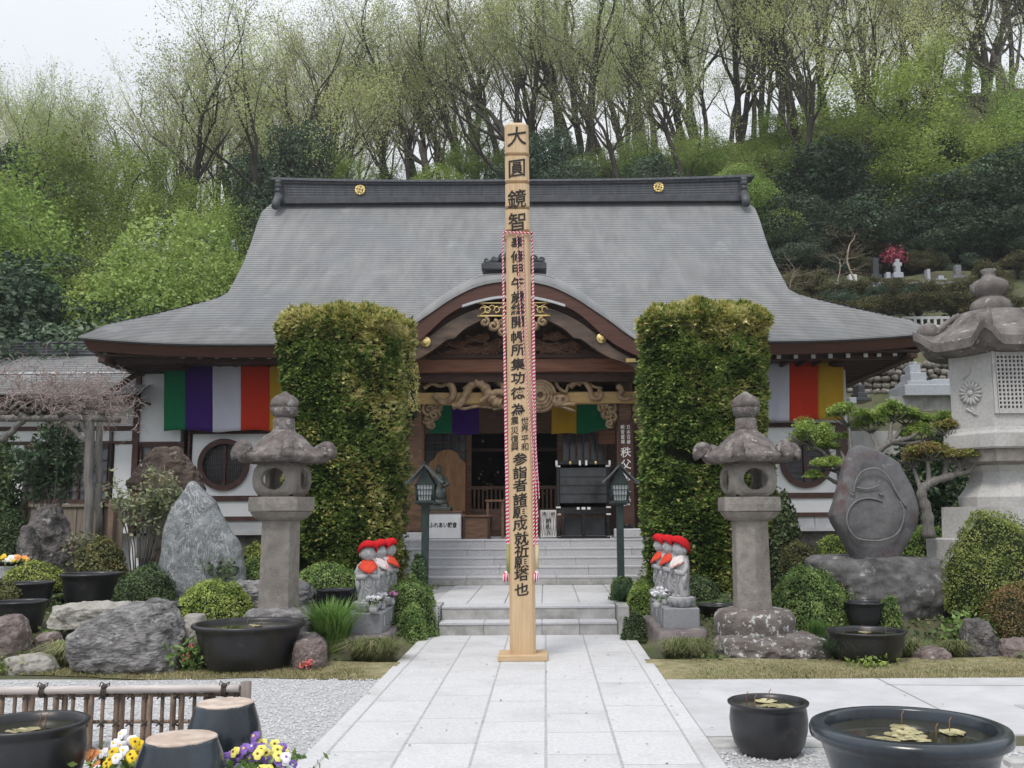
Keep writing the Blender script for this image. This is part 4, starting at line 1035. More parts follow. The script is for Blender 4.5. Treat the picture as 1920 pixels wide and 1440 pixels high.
for sx_, xo, ze in ((-1, -.158, z_end_l), (-1, -.19, z_end_l+.02), (1, .16, z_end_r), (1, .195, z_end_r)):
    xe = at(951 if xo == -.19 else (961-7 if sx_ < 0 else (1001 if xo == .16 else 1007)), 1022, YPz-.1).x-b_.x
    runs.append([(lx(zc_)+(-h if sx_ < 0 else h), -h+.01*(xo > 0), zc_), (lx(zc_)+sx_*.165, -.12, zc_-.25), (xe, -.11, ze)])
runs.append([(lx(zc_)-.01, -h-.002, zc_), (lx(zc_*.8)+.02, -h-.012, zc_-.9), (.11, -h-.012, zc_-2.4), (.165, -.13, z_end_r+.3)])
runs.append([(lx(zc_)+.05, -h-.002, zc_), (lx(zc_*.8)+.07, -h-.012, zc_-.9), (.125, -h-.012, zc_-2.0), (.18, -.13, z_end_r+.5)])
for ri_, r_i in enumerate(runs):
    for mb, mt in rope(r_i, .0045 if ri_ >= len(runs)-2 else .0078): mb.build('cord_strand', mt, ropes)
mb = MB(); bam = M('green_bamboo', (.22, .24, .07), (.33, .33, .12), sc=4); 
for dx in (-.19, -.15): bm = MB(); x = at(953+(dx+.19)*200, 1050, YPz-.1).x-b_.x; bm.tube([(x, -.11, zpy(1024)+.02), (x, -.11, zpy(1075))], .018, n=8); bm.build('bamboo_tube', bam, ropes)
bm = MB(); x = at(1007, 1050, YPz-.1).x-b_.x; bm.tube([(x, -.11, zpy(1022)), (x, -.11, zpy(1068))], .02, n=8); bm.build('bamboo_tube', M('pale_bamboo', (.5, .42, .26), (.58, .5, .33), sc=5), ropes)
for px_ in (948, 1005):
    x = at(px_, 1080, YPz-.1).x-b_.x; z = zpy(1078); rg = random.Random(px_)
    for mt, off in ((crd_r, 0), (crd_w, .5)):
        mb = MB()
        for k in range(7): a = (k+off)*.9; mb.tube([(x, -.11, z+.02), (x+.025*math.cos(a), -.11+.025*math.sin(a), z-.005), (x+.04*math.cos(a)*rg.random(), -.11+.04*math.sin(a), z-.07)], [.012, .012, .006], n=5)
        mb.sphere((x+off*.01, -.11, z+.012+off*.01), .024, 8, 6); mb.build('tassel', mt, ropes)
# ================================================================ ROCKS
def sil_rock(label, rows, Y, dep, mat, name='garden_rock', cat='rock', grp=None, nz=18, n=28, rough=.06, seed=0, sq=2.6, flat=0, par=None, cut=.12, sub=None):
    """rows: (py, pxL, pxR) top to bottom; real depth dep (m) behind and before depth Y"""
    pts = [(at((a+b)/2, py, Y), at(a, py, Y).x, at(b, py, Y).x) for py, a, b in rows]
    zs_ = [p[0].z for p in pts]; L_ = [p[1] for p in pts]; Rr = [p[2] for p in pts]
    z0, z1 = zs_[-1]-cut, zs_[0]; org = Vector(((L_[-1]+Rr[-1])/2, Y, z0+cut)); mb = MB(); V = []
    wmax = max(r-l for l, r in zip(L_, Rr))
    for k in range(nz+1):
        f = k/nz; z = lerp(z0, z1, 1-(1-f)**1.3 if False else f); zi = -z
        l = float(np.interp(zi, [-q for q in zs_], L_)); r = float(np.interp(zi, [-q for q in zs_], Rr))
        c, hw = (l+r)/2, (r-l)/2; hd = dep/2*min(1, (hw*2/wmax)**.7)*(1 if not flat else 1)
        for i in range(n):
            a = 2*math.pi*i/n; ca, sa = math.cos(a), math.sin(a); q = (abs(ca)**sq+abs(sa)**sq)**(-1/sq)
            p = Vector((c+hw*ca*q, Y+hd*sa*q, z)); s_ = 1.0
            d = noise.fractal(p*2.2/max(.3, wmax)+Vector((seed*3.1, 0, 0)), .9, 2.1, 5)*rough*wmax
            cell = noise.voronoi(p*3.2/max(.3, wmax)+Vector((seed, 5, 1)))[0]; d += (cell[1]-cell[0]-.25)*rough*wmax*.55
            nrm = Vector((ca, sa*.9, 0)); V.append(p+nrm*d*min(1, hw*6/wmax)+Vector((0, 0, d*.4)))
    top = len(V); V.append(Vector(((L_[0]+Rr[0])/2, Y, z1+.01*wmax)))
    F_ = [(k*n+i, k*n+(i+1) % n, (k+1)*n+(i+1) % n, (k+1)*n+i) for k in range(nz) for i in range(n)]+[(nz*n+i, nz*n+(i+1) % n, top) for i in range(n)]
    mb.add([v-org for v in V], F_, 0, True); me = mb.mesh(name, mat)
    o = link(name, me, par, org)
    ss = o.modifiers.new('facets', 'SUBSURF'); ss.levels = ss.render_levels = 2
    tx = bpy.data.textures.get('rock_relief') or bpy.data.textures.new('rock_relief', 'CLOUDS'); tx.noise_scale = .12; tx.noise_depth = 4
    dm = o.modifiers.new('relief', 'DISPLACE'); dm.texture = tx; rl_ = {'tablet': .02, 'standing_stone': .018, 'monument_boulder': .07}.get(name, .11); dm.strength = rl_*min(1, wmax); dm.mid_level = .5
    t2 = bpy.data.textures.get('rock_cracks') or bpy.data.textures.new('rock_cracks', 'VORONOI'); t2.noise_scale = .22; t2.distance_metric = 'DISTANCE_SQUARED'; t2.weight_1 = -1; t2.weight_2 = 1
    d2 = o.modifiers.new('cracks', 'DISPLACE'); d2.texture = t2; d2.strength = rl_*.6*min(1, wmax); d2.mid_level = .3
    if cat: tag(o, label, cat, grp)
    return o
rock_grey = M('rock_grey', (.11, .105, .105), (.31, .30, .30), sc=7, bump=1, bs=26, bd=.05, streak=(.7, .7, 1.6), warp=.8, rough=.85, spots=[((.40, .39, .38), 9, .60, .05), ((.085, .08, .08), 3, .58, .1)])
rock_dark = M('rock_dark', (.055, .05, .05), (.18, .165, .16), sc=7, bump=1, bd=.05, bs=24, warp=1, rough=.85, spots=[((.34, .35, .35), 8, .62, .03), ((.05, .055, .04), 2.5, .56, .1)])
rock_pink = M('rock_pinkish', (.12, .09, .085), (.26, .21, .195), sc=8, bump=1, bd=.04, bs=28, warp=.7, rough=.85, spots=[((.36, .34, .32), 8, .62, .05)])
rock_pale = M('rock_pale', (.28, .26, .235), (.40, .38, .35), sc=4, bump=.7, bs=30, rough=.85, spots=[((.15, .15, .11), 3, .58, .1)])
rock_brown = M('rock_brown', (.06, .045, .038), (.13, .095, .078), sc=5, bump=.9, bs=28, rough=.9, spots=[((.2, .18, .16), 8, .6, .06)])
veined = M('veined_stone', (.12, .132, .14), (.26, .275, .285), sc=3, rough=.5, bump=.4, bs=18, bd=.03, warp=2, spots=[((.085, .095, .095), 2.0, .54, .12)])
_n = veined.node_tree; _p = _n.nodes['Principled BSDF']; _l = _p.inputs['Base Color'].links[0].from_socket
_tc = _n.nodes.new('ShaderNodeTexCoord'); _mp = _n.nodes.new('ShaderNodeMapping'); _mp.inputs['Rotation'].default_value = (0, .5, 0); _wn = _n.nodes.new('ShaderNodeTexNoise'); _mp.inputs['Scale'].default_value = (1.5, 1.5, .7)
_wn.inputs['Scale'].default_value = 2.2; _wn.inputs['Distortion'].default_value = 2.4; _wn.inputs['Detail'].default_value = 3.5
_wa = _n.nodes.new('ShaderNodeMath'); _wa.operation = 'SUBTRACT'; _wa.inputs[1].default_value = .5; _wv = _n.nodes.new('ShaderNodeMath'); _wv.operation = 'ABSOLUTE'
_wp = _n.nodes.new('ShaderNodeMath'); _wp.operation = 'PINGPONG'; _wp.inputs[1].default_value = .05; _n.links.new(_wn.outputs['Fac'], _wa.inputs[0]); _n.links.new(_wa.outputs[0], _wv.inputs[0]); _n.links.new(_wv.outputs[0], _wp.inputs[0])
_mr = _n.nodes.new('ShaderNodeMapRange'); _mr.inputs[1].default_value = .016; _mr.inputs[2].default_value = .0; _mr.inputs[4].default_value = .75; _mi = _n.nodes.new('ShaderNodeMix'); _mi.data_type = 'RGBA'; _mi.inputs[7].default_value = (.46, .47, .48, 1)
_n.links.new(_tc.outputs['Object'], _mp.inputs[0]); _n.links.new(_mp.outputs[0], _wn.inputs['Vector']); _n.links.new(_wp.outputs[0], _mr.inputs[0]); _n.links.new(_mr.outputs[0], _mi.inputs[0]); _n.links.new(_l, _mi.inputs[6]); _n.links.new(_mi.outputs[2], _p.inputs['Base Color'])
sil_rock('tall pointed grey stone with white veins standing left of the left stone lantern', [(903, 354, 368), (925, 338, 390), (950, 322, 408), (985, 311, 430), (1020, 303, 446), (1060, 297, 457), (1102, 298, 458)], 13.0, .6, veined, 'standing_stone', 'stone', seed=4, rough=.035, sq=2.2, nz=26, n=40)
sil_rock('large rounded grey boulder in the left front of the garden beside the black tub', [(1128, 262, 292), (1136, 225, 315), (1150, 185, 333), (1170, 158, 346), (1195, 138, 354), (1220, 142, 362), (1245, 152, 366), (1262, 178, 350)], 10.0, 1.0, rock_grey, 'boulder', 'boulder', seed=2, nz=24, n=44, rough=.05)
sil_rock('tall dark rough rock under the wisteria trellis at the left', [(948, 70, 108), (965, 60, 122), (1000, 50, 128), (1040, 44, 134), (1078, 42, 136)], 15.0, .7, rock_dark, 'upright_rock', 'rock', seed=7, rough=.12)
sil_rock('small leaning rock beside the tall dark rock under the trellis', [(985, 44, 58), (1010, 38, 66), (1045, 36, 78), (1078, 36, 84)], 14.6, .5, rock_dark, 'leaning_rock', 'rock', seed=17, rough=.1)
# natural stone lantern: mushroom cap on a post
nl = thing('natural_stone_lantern', 'rough brown natural-stone lantern with a broad cap in front of the left lattice window', 'stone lantern', tuple(at(310, 1020, 16.2)))
def to_child(o, par): o.location = Vector(o.location)-Vector(par.location); o.parent = par; [o.__delitem__(k) for k in ('label', 'category', 'group') if k in o.keys()]; return o
to_child(sil_rock('', [(838, 300, 338), (848, 285, 350), (870, 265, 364), (895, 248, 376), (914, 240, 388), (919, 244, 384)], 16.2, .9, rock_brown, 'cap', None, seed=11, rough=.07, cut=.02, nz=14), nl)
to_child(sil_rock('', [(917, 288, 338), (950, 294, 330), (1040, 290, 334)], 16.2, .35, rock_brown, 'post', None, seed=12, rough=.1), nl)
for lab, rows, Y, dep, mt, sd in (
    ('pinkish rounded rock at the left edge of the photo above the bamboo fence', [(1152, 5, 36), (1165, -8, 46), (1190, -15, 52), (1226, -20, 50)], 10.1, .5, rock_pink, 3),
    ('small low brown rock beside the tuft left of the large grey boulder', [(1186, 80, 105), (1196, 69, 114), (1220, 66, 118)], 10.4, .35, rock_pink, 5),
    ('long flat pale rock at the front left corner of the garden', [(1226, 22, 80), (1234, 10, 100), (1254, 8, 112)], 9.85, .35, rock_pale, 6),
    ('flat pale stepping rock behind the large grey boulder', [(1128, 140, 225), (1136, 104, 238), (1152, 98, 236)], 11.3, .7, rock_pale, 8),
    ('mossy small rock between the large grey boulder and the black tub', [(1152, 348, 380), (1170, 340, 386), (1202, 345, 392)], 10.3, .4, rock_pale, 9),
    ('rounded blue-grey rock behind the left stone lantern shaft', [(1088, 455, 560), (1100, 443, 582), (1125, 440, 592), (1148, 445, 592)], 12.2, .8, rock_grey, 10),
    ('reddish brown block of rock right of the black tub', [(1198, 556, 606), (1212, 552, 612), (1245, 550, 612)], 9.95, .4, rock_pink, 13),
    ('small rock with moss right of the right hand black tub', [(1212, 1722, 1768), (1222, 1714, 1784), (1240, 1712, 1788)], 10.3, .4, rock_pink, 14),
    ('jagged brown rock at the right garden edge below the round shrub', [(1160, 1812, 1846), (1180, 1806, 1858), (1210, 1806, 1868), (1240, 1810, 1874)], 10.6, .5, rock_dark, 15),
    ('brown rock cut by the right edge of the photo beside the grass strip', [(1198, 1880, 1935), (1212, 1868, 1960), (1240, 1866, 1965)], 10.4, .5, rock_pink, 16),
    ('low rock half hidden behind the pot left of the jizo plinth', [(1186, 562, 590), (1196, 552, 604), (1206, 550, 612)], 10.6, .3, rock_dark, 22)):
    sil_rock(lab, rows, Y, dep, mt, seed=sd, grp='garden rocks')
sil_rock('massive dark sloping boulder that carries the inscribed monument stone', [(1043, 1535, 1745), (1052, 1520, 1765), (1075, 1524, 1800), (1100, 1540, 1840), (1120, 1545, 1850), (1150, 1550, 1810), (1188, 1560, 1760)], 12.4, 1.4, M('boulder_dark', (.075, .072, .072), (.17, .165, .165), sc=3, bump=.8, bs=20, warp=1.2, rough=.8, streak=(1, 1, .4), spots=[((.36, .36, .36), 3.2, .6, .06), ((.04, .04, .04), 2, .56, .1)]), 'monument_boulder', 'boulder', seed=21, nz=20, n=48, rough=.05, cut=.3)

# inscribed monument stone
mono = thing('monument_stone', 'tall dark pointed stone tablet with curved carved lines standing on the sloping boulder', 'monument', tuple(at(1636, 1048, 12.2)))
mono_mat = M('monument_grey', (.085, .085, .09), (.155, .15, .155), sc=3, bump=.45, bs=40, rough=.75, streak=(1, 1, .35), spots=[((.10, .055, .05), 1.8, .55, .12), ((.24, .24, .25), 5, .64, .06)])
to_child(sil_rock('', [(836, 1600, 1618), (846, 1592, 1650), (868, 1584, 1682), (900, 1574, 1698), (940, 1563, 1712), (965, 1554, 1717), (985, 1562, 1714), (1010, 1578, 1704), (1048, 1598, 1682)], 12.2, .42, mono_mat, 'tablet', None, seed=31, nz=26, n=36, rough=.025, sq=5, cut=.05), mono)
gm = M('carved_line', (.14, .14, .145), (.21, .21, .21), sc=9, bump=.3)
for seg in ([(1601, 926), (1604, 905), (1615, 886), (1636, 878), (1656, 884), (1670, 902), (1684, 928), (1700, 952)], [(1606, 914), (1625, 917), (1648, 911)],
            [(1655, 940), (1630, 934), (1605, 940), (1591, 958), (1588, 980), (1597, 1000), (1612, 1011), (1645, 1014), (1675, 1006), (1690, 988), (1695, 962), (1688, 940)], [(1594, 924), (1598, 928), (1603, 926)], [(1648, 924), (1652, 928), (1657, 925)]):
    mb = MB(); W_ = cr_([tuple(at(a, b, 12.2-.215)) for a, b in seg], 4); mb.tube([Vector(p)-Vector(mono.location) for p in W_], .011, n=6); mb.build('carved_line', gm, mono)

# ================================================================ STONE LANTERNS
def hexring(R_, z, ph, n=6): return [(R_*math.cos(ph+2*math.pi*i/n), R_*math.sin(ph+2*math.pi*i/n), z) for i in range(n)]
def hexstack(mb, prof, ph, m=0, n=6):
    V = []; 
    for R_, z in prof: V += hexring(R_, z, ph, n)
    k = len(prof); mb.add(V, [(j*n+i, j*n+(i+1) % n, (j+1)*n+(i+1) % n, (j+1)*n+i) for j in range(k-1) for i in range(n)]+[tuple(reversed(range(n))), tuple((k-1)*n+i for i in range(n))], m)
def cap_mesh(mb, prof, ph, lift, ext, n=72, m=0, pw=10, nc=6, hexy=.35, smooth=True):
    V = []; K = len(prof)
    for j, (r, z, s) in enumerate(prof):
        for i in range(n):
            a = 2*math.pi*i/n; c = max(0, math.cos(nc*(a-ph)/1)*.5+.5)**pw
            q_ = math.cos(math.pi/nc)/math.cos(((a-ph) % (2*math.pi/nc))-math.pi/nc)
            rr = r*(1+ext*c*s)*lerp(1, q_, hexy*min(1, .35+s)); V.append((rr*math.cos(a), rr*math.sin(a), z+lift*c*s*s))
    mb.add(V, [(j*n+i, j*n+(i+1) % n, (j+1)*n+(i+1) % n, (j+1)*n+i) for j in range(K-1) for i in range(n)]+[tuple(reversed(range(n))), tuple((K-1)*n+i for i in range(n))], m, smooth)
def holed_box(mb, R_, z0, z1, ph, hole_faces, rh, bulge=.0, m=0, nf=4):
    """hexagonal firebox whose named faces carry round openings, with wall thickness"""
    th = .07
    for k in range(nf):
        am = ph+2*math.pi*k/nf; ap = R_; w2 = R_*math.tan(math.pi/nf)
        U = Vector((-math.sin(am), math.cos(am), 0)); Nn = Vector((math.cos(am), math.sin(am), 0)); zc = (z0+z1)/2; h2 = (z1-z0)/2
        def P(u, v, d):
            b = bulge*(1-(v/h2)**2)-.035*(v/h2)**4; kk = (ap+b-d)/ap if d < .05 else 1-d/ap*0; return Nn*(ap-d+b-.03*(u/w2)**4)+U*u*(1+b/ap-.03*(u/w2)**4/ap)+Vector((0, 0, zc+v))
        n = 32; out, inn = [], []
        for i in range(n+1):
            t = 2*math.pi*i/n; dx, dz = math.cos(t), math.sin(t); s = min(w2/abs(dx) if abs(dx) > 1e-6 else 1e9, h2/abs(dz) if abs(dz) > 1e-6 else 1e9)
            out.append((dx*s, dz*s)); inn.append((dx*rh, dz*rh))
        if k in hole_faces:
            mid = [((o[0]+q[0])/2, (o[1]+q[1])/2) for o, q in zip(out, inn)]
            mb.strip([P(*p, 0) for p in out], [P(*p, 0) for p in mid], m, True); mb.strip([P(*p, 0) for p in mid], [P(p[0]*1.08, p[1]*1.08, 0) for p in inn], m, True)
            mb.strip([P(p[0]*1.08, p[1]*1.08, 0) for p in inn], [P(*p, .02) for p in inn], m, True); mb.strip([P(*p, .02) for p in inn], [P(*p, th) for p in inn], m, True); mb.strip([P(*p, th) for p in inn], [P(p[0]*.8, p[1], th) for p in out], m)
        else:
            rows = [[P(w2*(i/4-1), h2*(j/3-1), 0) for i in range(9)] for j in range(7)]
            for j in range(6): mb.strip(rows[j], rows[j+1], m, True)
            mb.add([P(-w2*.86, -h2, th), P(w2*.86, -h2, th), P(w2*.86, h2, th), P(-w2*.86, h2, th)], [(3, 2, 1, 0)], m)
def stone_lantern(px, Y, label, ph, base_py, cap_ph):
    c = at(px, base_py, Y); X_ = c.x; t = thing('stone_lantern', label, 'stone lantern', (X_, Y, c.z), 0, 'pair of old stone lanterns')
    Z = lambda py: at(px, py, Y).z-c.z
    s = Y/1800/1.0*.99; ph = R(ph)
    mb = MB(); hexstack(mb, [(36*s*1.04, -.03), (35*s*1.04, Z(1100)), (34*s*1.03, Z(972))], ph); sh = mb.build('shaft', old_stone, t); 
    bv = sh.modifiers.new('worn_edges', 'BEVEL'); bv.width = .012; bv.segments = 2
    mb = MB(); hexstack(mb, [(40*s, Z(976)), (50*s, Z(970)), (56*s, Z(962)), (57*s, Z(959))], ph); hexstack(mb, [(60*s, Z(959)+.002), (61*s, Z(945)), (60*s, Z(932))], ph); o = mb.build('platform', old_stone, t); bv = o.modifiers.new('worn_edges', 'BEVEL'); bv.width = .008; bv.segments = 2
    mb = MB(); holed_box(mb, 41*s, Z(931), Z(867), R(262 if px < 900 else 277), (0, 1, 2, 3), 20*s, .03); mb.build('firebox', old_stone, t)
    mb = MB(); zb, zt = Z(868), Z(806)
    pr = [(30*s, zb+.005, 0), (74*s, zb-.005, .6), (84*s, zb+.015, 1), (87*s, zb+.05, 1), (86*s, zb+.075, 1), (80*s, zb+.085, 1), (68*s, zb+.12, .6), (55*s, zb+.19, .25), (44*s, zb+.26, .1), (34*s, zb+.315, 0), (25*s, zb+.345, 0), (21*s, zt, 0)]
    cap_mesh(mb, pr, R(cap_ph), .07, .06, nc=6); cp = mb.build('cap', lichen_stone, t)
    for k in range(6):
        a = R(cap_ph)+2*math.pi*k/6; mb = MB(); rr = 84*s; base = Vector((math.cos(a), math.sin(a), 0)); pts = []; q = .075
        for i in range(14):
            f = i/13; th = -.9+f*4.6; rad = q*(1-.45*f); pts.append(base*(rr+rad*math.cos(th))+Vector((0, 0, zb+.125+rad*math.sin(th))))
        mb.tube(pts, [.075-.03*i/13 for i in range(14)], n=8); mb.sphere(tuple(base*rr+Vector((0, 0, zb+.12))), .075, 10, 6); mb.build('scroll', lichen_stone, cp)
    mb = MB(); mb.lathe([(21*s, Z(808)), (20.5*s, Z(804)), (20*s, Z(785)), (15*s, Z(784)), (16*s, Z(782)), (22*s, Z(779)), (25*s, Z(773)), (26*s, Z(766)), (25.5*s, Z(765)), (23*s, Z(764.4)), (25.5*s, Z(763.6)), (26.5*s, Z(758)), (25*s, Z(750)), (18*s, Z(744)), (10*s, Z(739.5)), (2*s, Z(734))], n=24, fn=lambda a, r, z: r*(1+.03*math.sin(3*a+z*40))); mb.build('finial', lichen_stone, t)
    return t
L1 = stone_lantern(522, 11.0, 'weathered hexagonal stone lantern in front of the left hedge column', 12, 1146, 50)
L2 = stone_lantern(1411, 11.0, 'weathered hexagonal stone lantern in front of the right hedge column', -28, 1146, 68)
sil_rock('low rough base rock under the left stone lantern', [(1138, 480, 565), (1146, 462, 584), (1165, 456, 592), (1200, 458, 592)], 11.0, .8, rock_grey, 'base_rock', 'rock', seed=41, rough=.04)
mb = MB(); c = at(1416, 1196, 11.0)
mb.lathe([(.42, -.02), (.45, .05), (.455, .22), (.44, .27), (.40, .305), (.30, .325), (.1, .33)], n=40, fn=lambda a, r, z: r*(1+.02*math.sin(8*a)+.03*noise.noise(Vector((math.cos(a)*2, math.sin(a)*2, z*4)))))
o = mb.build('lotus_pedestal', M('lichen_spotted', (.10, .085, .08), (.18, .155, .145), sc=6, bump=.6, bs=40, spots=[((.2, .18, .17), 3, .5, .2), ((.48, .49, .48), 13, .565, .04)]), None, (c.x, 11.0, c.z)); tag(o, 'round lichen-spotted stone drum under the right stone lantern', 'pedestal')
sil_rock('long flat lichen-spotted base slab under the right stone lantern', [(1188, 1352, 1535), (1200, 1342, 1556), (1225, 1340, 1562), (1250, 1345, 1562)], 10.75, .95, MATS['lichen_spotted'], 'base_slab', 'slab', seed=43, rough=.018, sq=5, nz=10, n=40)

# large lantern at the right edge
c = at(1886, 980, 12.8); t = thing('large_stone_lantern', 'huge pale granite lantern with lattice window at the right edge of the photo', 'stone lantern', (c.x, 12.8, .33))
Y = 12.8; s = Y/1800; Z = lambda py: at(1893, py, Y).z-.33; ph = R(0)
mb = MB(); hexstack(mb, [(150*s, 0), (150*s, Z(1010)), (120*s, Z(1008)), (118*s, Z(950))], ph); mb.build('base', pale_stone, t)
mb = MB(); hexstack(mb, [(78*s, Z(950)), (80*s, Z(932)), (74*s, Z(925)), (60*s, Z(905)), (56*s, Z(885)), (66*s, Z(874))], ph, n=12); mb.build('shaft', pale_stone, t)
mb = MB(); hexstack(mb, [(70*s, Z(874)), (96*s, Z(868)), (98*s, Z(845))], ph); mb.build('shelf', old_stone, t)
mb = MB(); hexstack(mb, [(104*s, Z(845)), (106*s, Z(842)), (106*s, Z(818)), (100*s, Z(812)), (98*s, Z(806))], ph); mb.build('platform', pale_stone, t)
mb = MB(); hexstack(mb, [(88*s, Z(806)), (88*s, Z(668))], ph); box_ = mb.build('firebox', pale_stone, t); ap = 88*s*math.cos(math.pi/6)
for am, kind in ((R(270), 'lat'), (R(210), 'flower'), (R(330), 'flower')):
    Nn = Vector((math.cos(am), math.sin(am), 0)); U = Vector((-math.sin(am), math.cos(am), 0)); zc = (Z(678)+Z(775))/2
    if kind == 'lat':
        mb = MB(); w2 = 36*s; h2 = (Z(678)-Z(775))/2; q = Nn*(ap+.006)
        mb.add([q+U*-w2+Vector((0, 0, zc-h2)), q+U*w2+Vector((0, 0, zc-h2)), q+U*w2+Vector((0, 0, zc+h2)), q+U*-w2+Vector((0, 0, zc+h2))], [(0, 1, 2, 3)]); mb.build('opening_shade', black_in, box_)  # flat black sheet on the solid box, painted shade of the opening
        mb = MB(); nb = 10
        for i in range(nb+1):
            u = -w2+2*w2*i/nb; p = Nn*(ap+.02)+U*u; mb.box((p.x, p.y, zc), (.022, .03, 2*h2), rz=am+math.pi/2)
        nbz = 13
        for i in range(nbz+1):
            z = zc-h2+2*h2*i/nbz; p = Nn*(ap+.018); mb.box((p.x, p.y, z), (2*w2, .03, .022), rz=am+math.pi/2)
        mb.build('stone_lattice', pale_stone, box_)
        mb = MB(); 
        for (u, v, dx, dz) in ((-w2-.03, 0, .05, 2*h2+.11), (w2+.03, 0, .05, 2*h2+.11), (0, h2+.03, 2*w2, .05), (0, -h2-.03, 2*w2, .05)):
            p = Nn*(ap+.015)+U*u; mb.box((p.x, p.y, zc+v), (dx, .04, dz), rz=am+math.pi/2)
        mb.build('window_frame', pale_stone, box_)
    else:
        mb = MB(); zf_ = (Z(700)+Z(775))/2-.03
        for k in range(16):
            a = 2*math.pi*k/16; d = U*math.cos(a)+Vector((0, 0, math.sin(a))); p = Nn*(ap+.01)+Vector((0, 0, zf_)); mb.tube([p+d*.04, p+d*.11, p+d*.165], [.012, .024, .02], n=6)
        mb.sphere(tuple(Nn*(ap+.01)+Vector((0, 0, zf_))), .045, 10, 6)
        p = Nn*(ap+.008)+Vector((0, 0, zf_)); mb.tube([p+U*-.1+Vector((0, 0, .2)), p+U*0+Vector((0, 0, .27)), p+U*.02+Vector((0, 0, .36))], [.012, .02, .008], n=5)
        mb.tube([p+Vector((0, 0, -.17)), p+U*.03+Vector((0, 0, -.3))], [.012, .01], n=5); mb.tube([p+U*-.08+Vector((0, 0, -.2)), p+U*.08+Vector((0, 0, -.3))], [.02, .008], n=5)
        mb.build('flower_relief', pale_stone, box_)
cap_pale = M('cap_stone', (.12, .107, .102), (.22, .20, .19), sc=5, bump=.6, bs=40, rough=.95, spec=.15, streak=(1, 1, .5), spots=[((.085, .075, .075), 2.2, .54, .12), ((.40, .39, .38), 8, .6, .06)])
mb = MB(); zb = Z(672); zt = Z(588)
pr = [(80*s, zb-.01, 0), (112*s, zb+.0, .5), (132*s, zb+.04, 1), (136*s, zb+.05, 1), (137*s, zb+.17, 1), (132*s, zb+.19, .9), (118*s, zb+.27, .4), (95*s, zb+.36, .1), (78*s, zb+.48, 0), (60*s, zt, 0), (20*s, zt+.01, 0)]
cap_mesh(mb, pr, 0, .20, .12, n=96, pw=7, nc=6, hexy=.9, smooth=False); cp = mb.build('cap', cap_pale, t)
for k in range(6):
    a = 2*math.pi*k/6; base = Vector((math.cos(a), math.sin(a), 0)); mb = MB(); pts = []
    for i in range(22):
        f = i/21; th = -2.4+f*9.0; rad = .13*(1-.75*f); pts.append(base*(124*s+rad*math.cos(th))+Vector((0, 0, zb+.36+rad*math.sin(th))))
    mb.tube(pts, [.05-.03*i/21 for i in range(22)], n=7); p = base*(124*s)+Vector((0, 0, zb+.36)); mb.tube([p-Vector((-math.sin(a), math.cos(a), 0))*.07, p+Vector((-math.sin(a), math.cos(a), 0))*.07], .125, n=14)
    mb.tube([base*(122*s)+Vector((0, 0, zb+.22)), base*(112*s)+Vector((0, 0, zb+.33)), base*(88*s)+Vector((0, 0, zb+.48)), base*(62*s)+Vector((0, 0, zt-.02))], [.05, .045, .04, .035], n=8)
    mb.build('scroll', cap_pale, cp)
mb = MB(); mb.lathe([(34*s, zt-.03), (37*s, zt+.02), (38*s, zt+.09), (34*s, zt+.16), (24*s, zt+.21), (20*s, zt+.24), (29*s, zt+.27), (34*s, zt+.34), (33*s, zt+.41), (24*s, zt+.46), (13*s, zt+.50), (10*s, zt+.55), (14*s, zt+.60), (13*s, zt+.61)], n=32, fn=lambda a, r, z: r*(1+(.06 if z > zt+.28 else .0)*math.cos(7*a))); mb.build('finial', cap_pale, t)

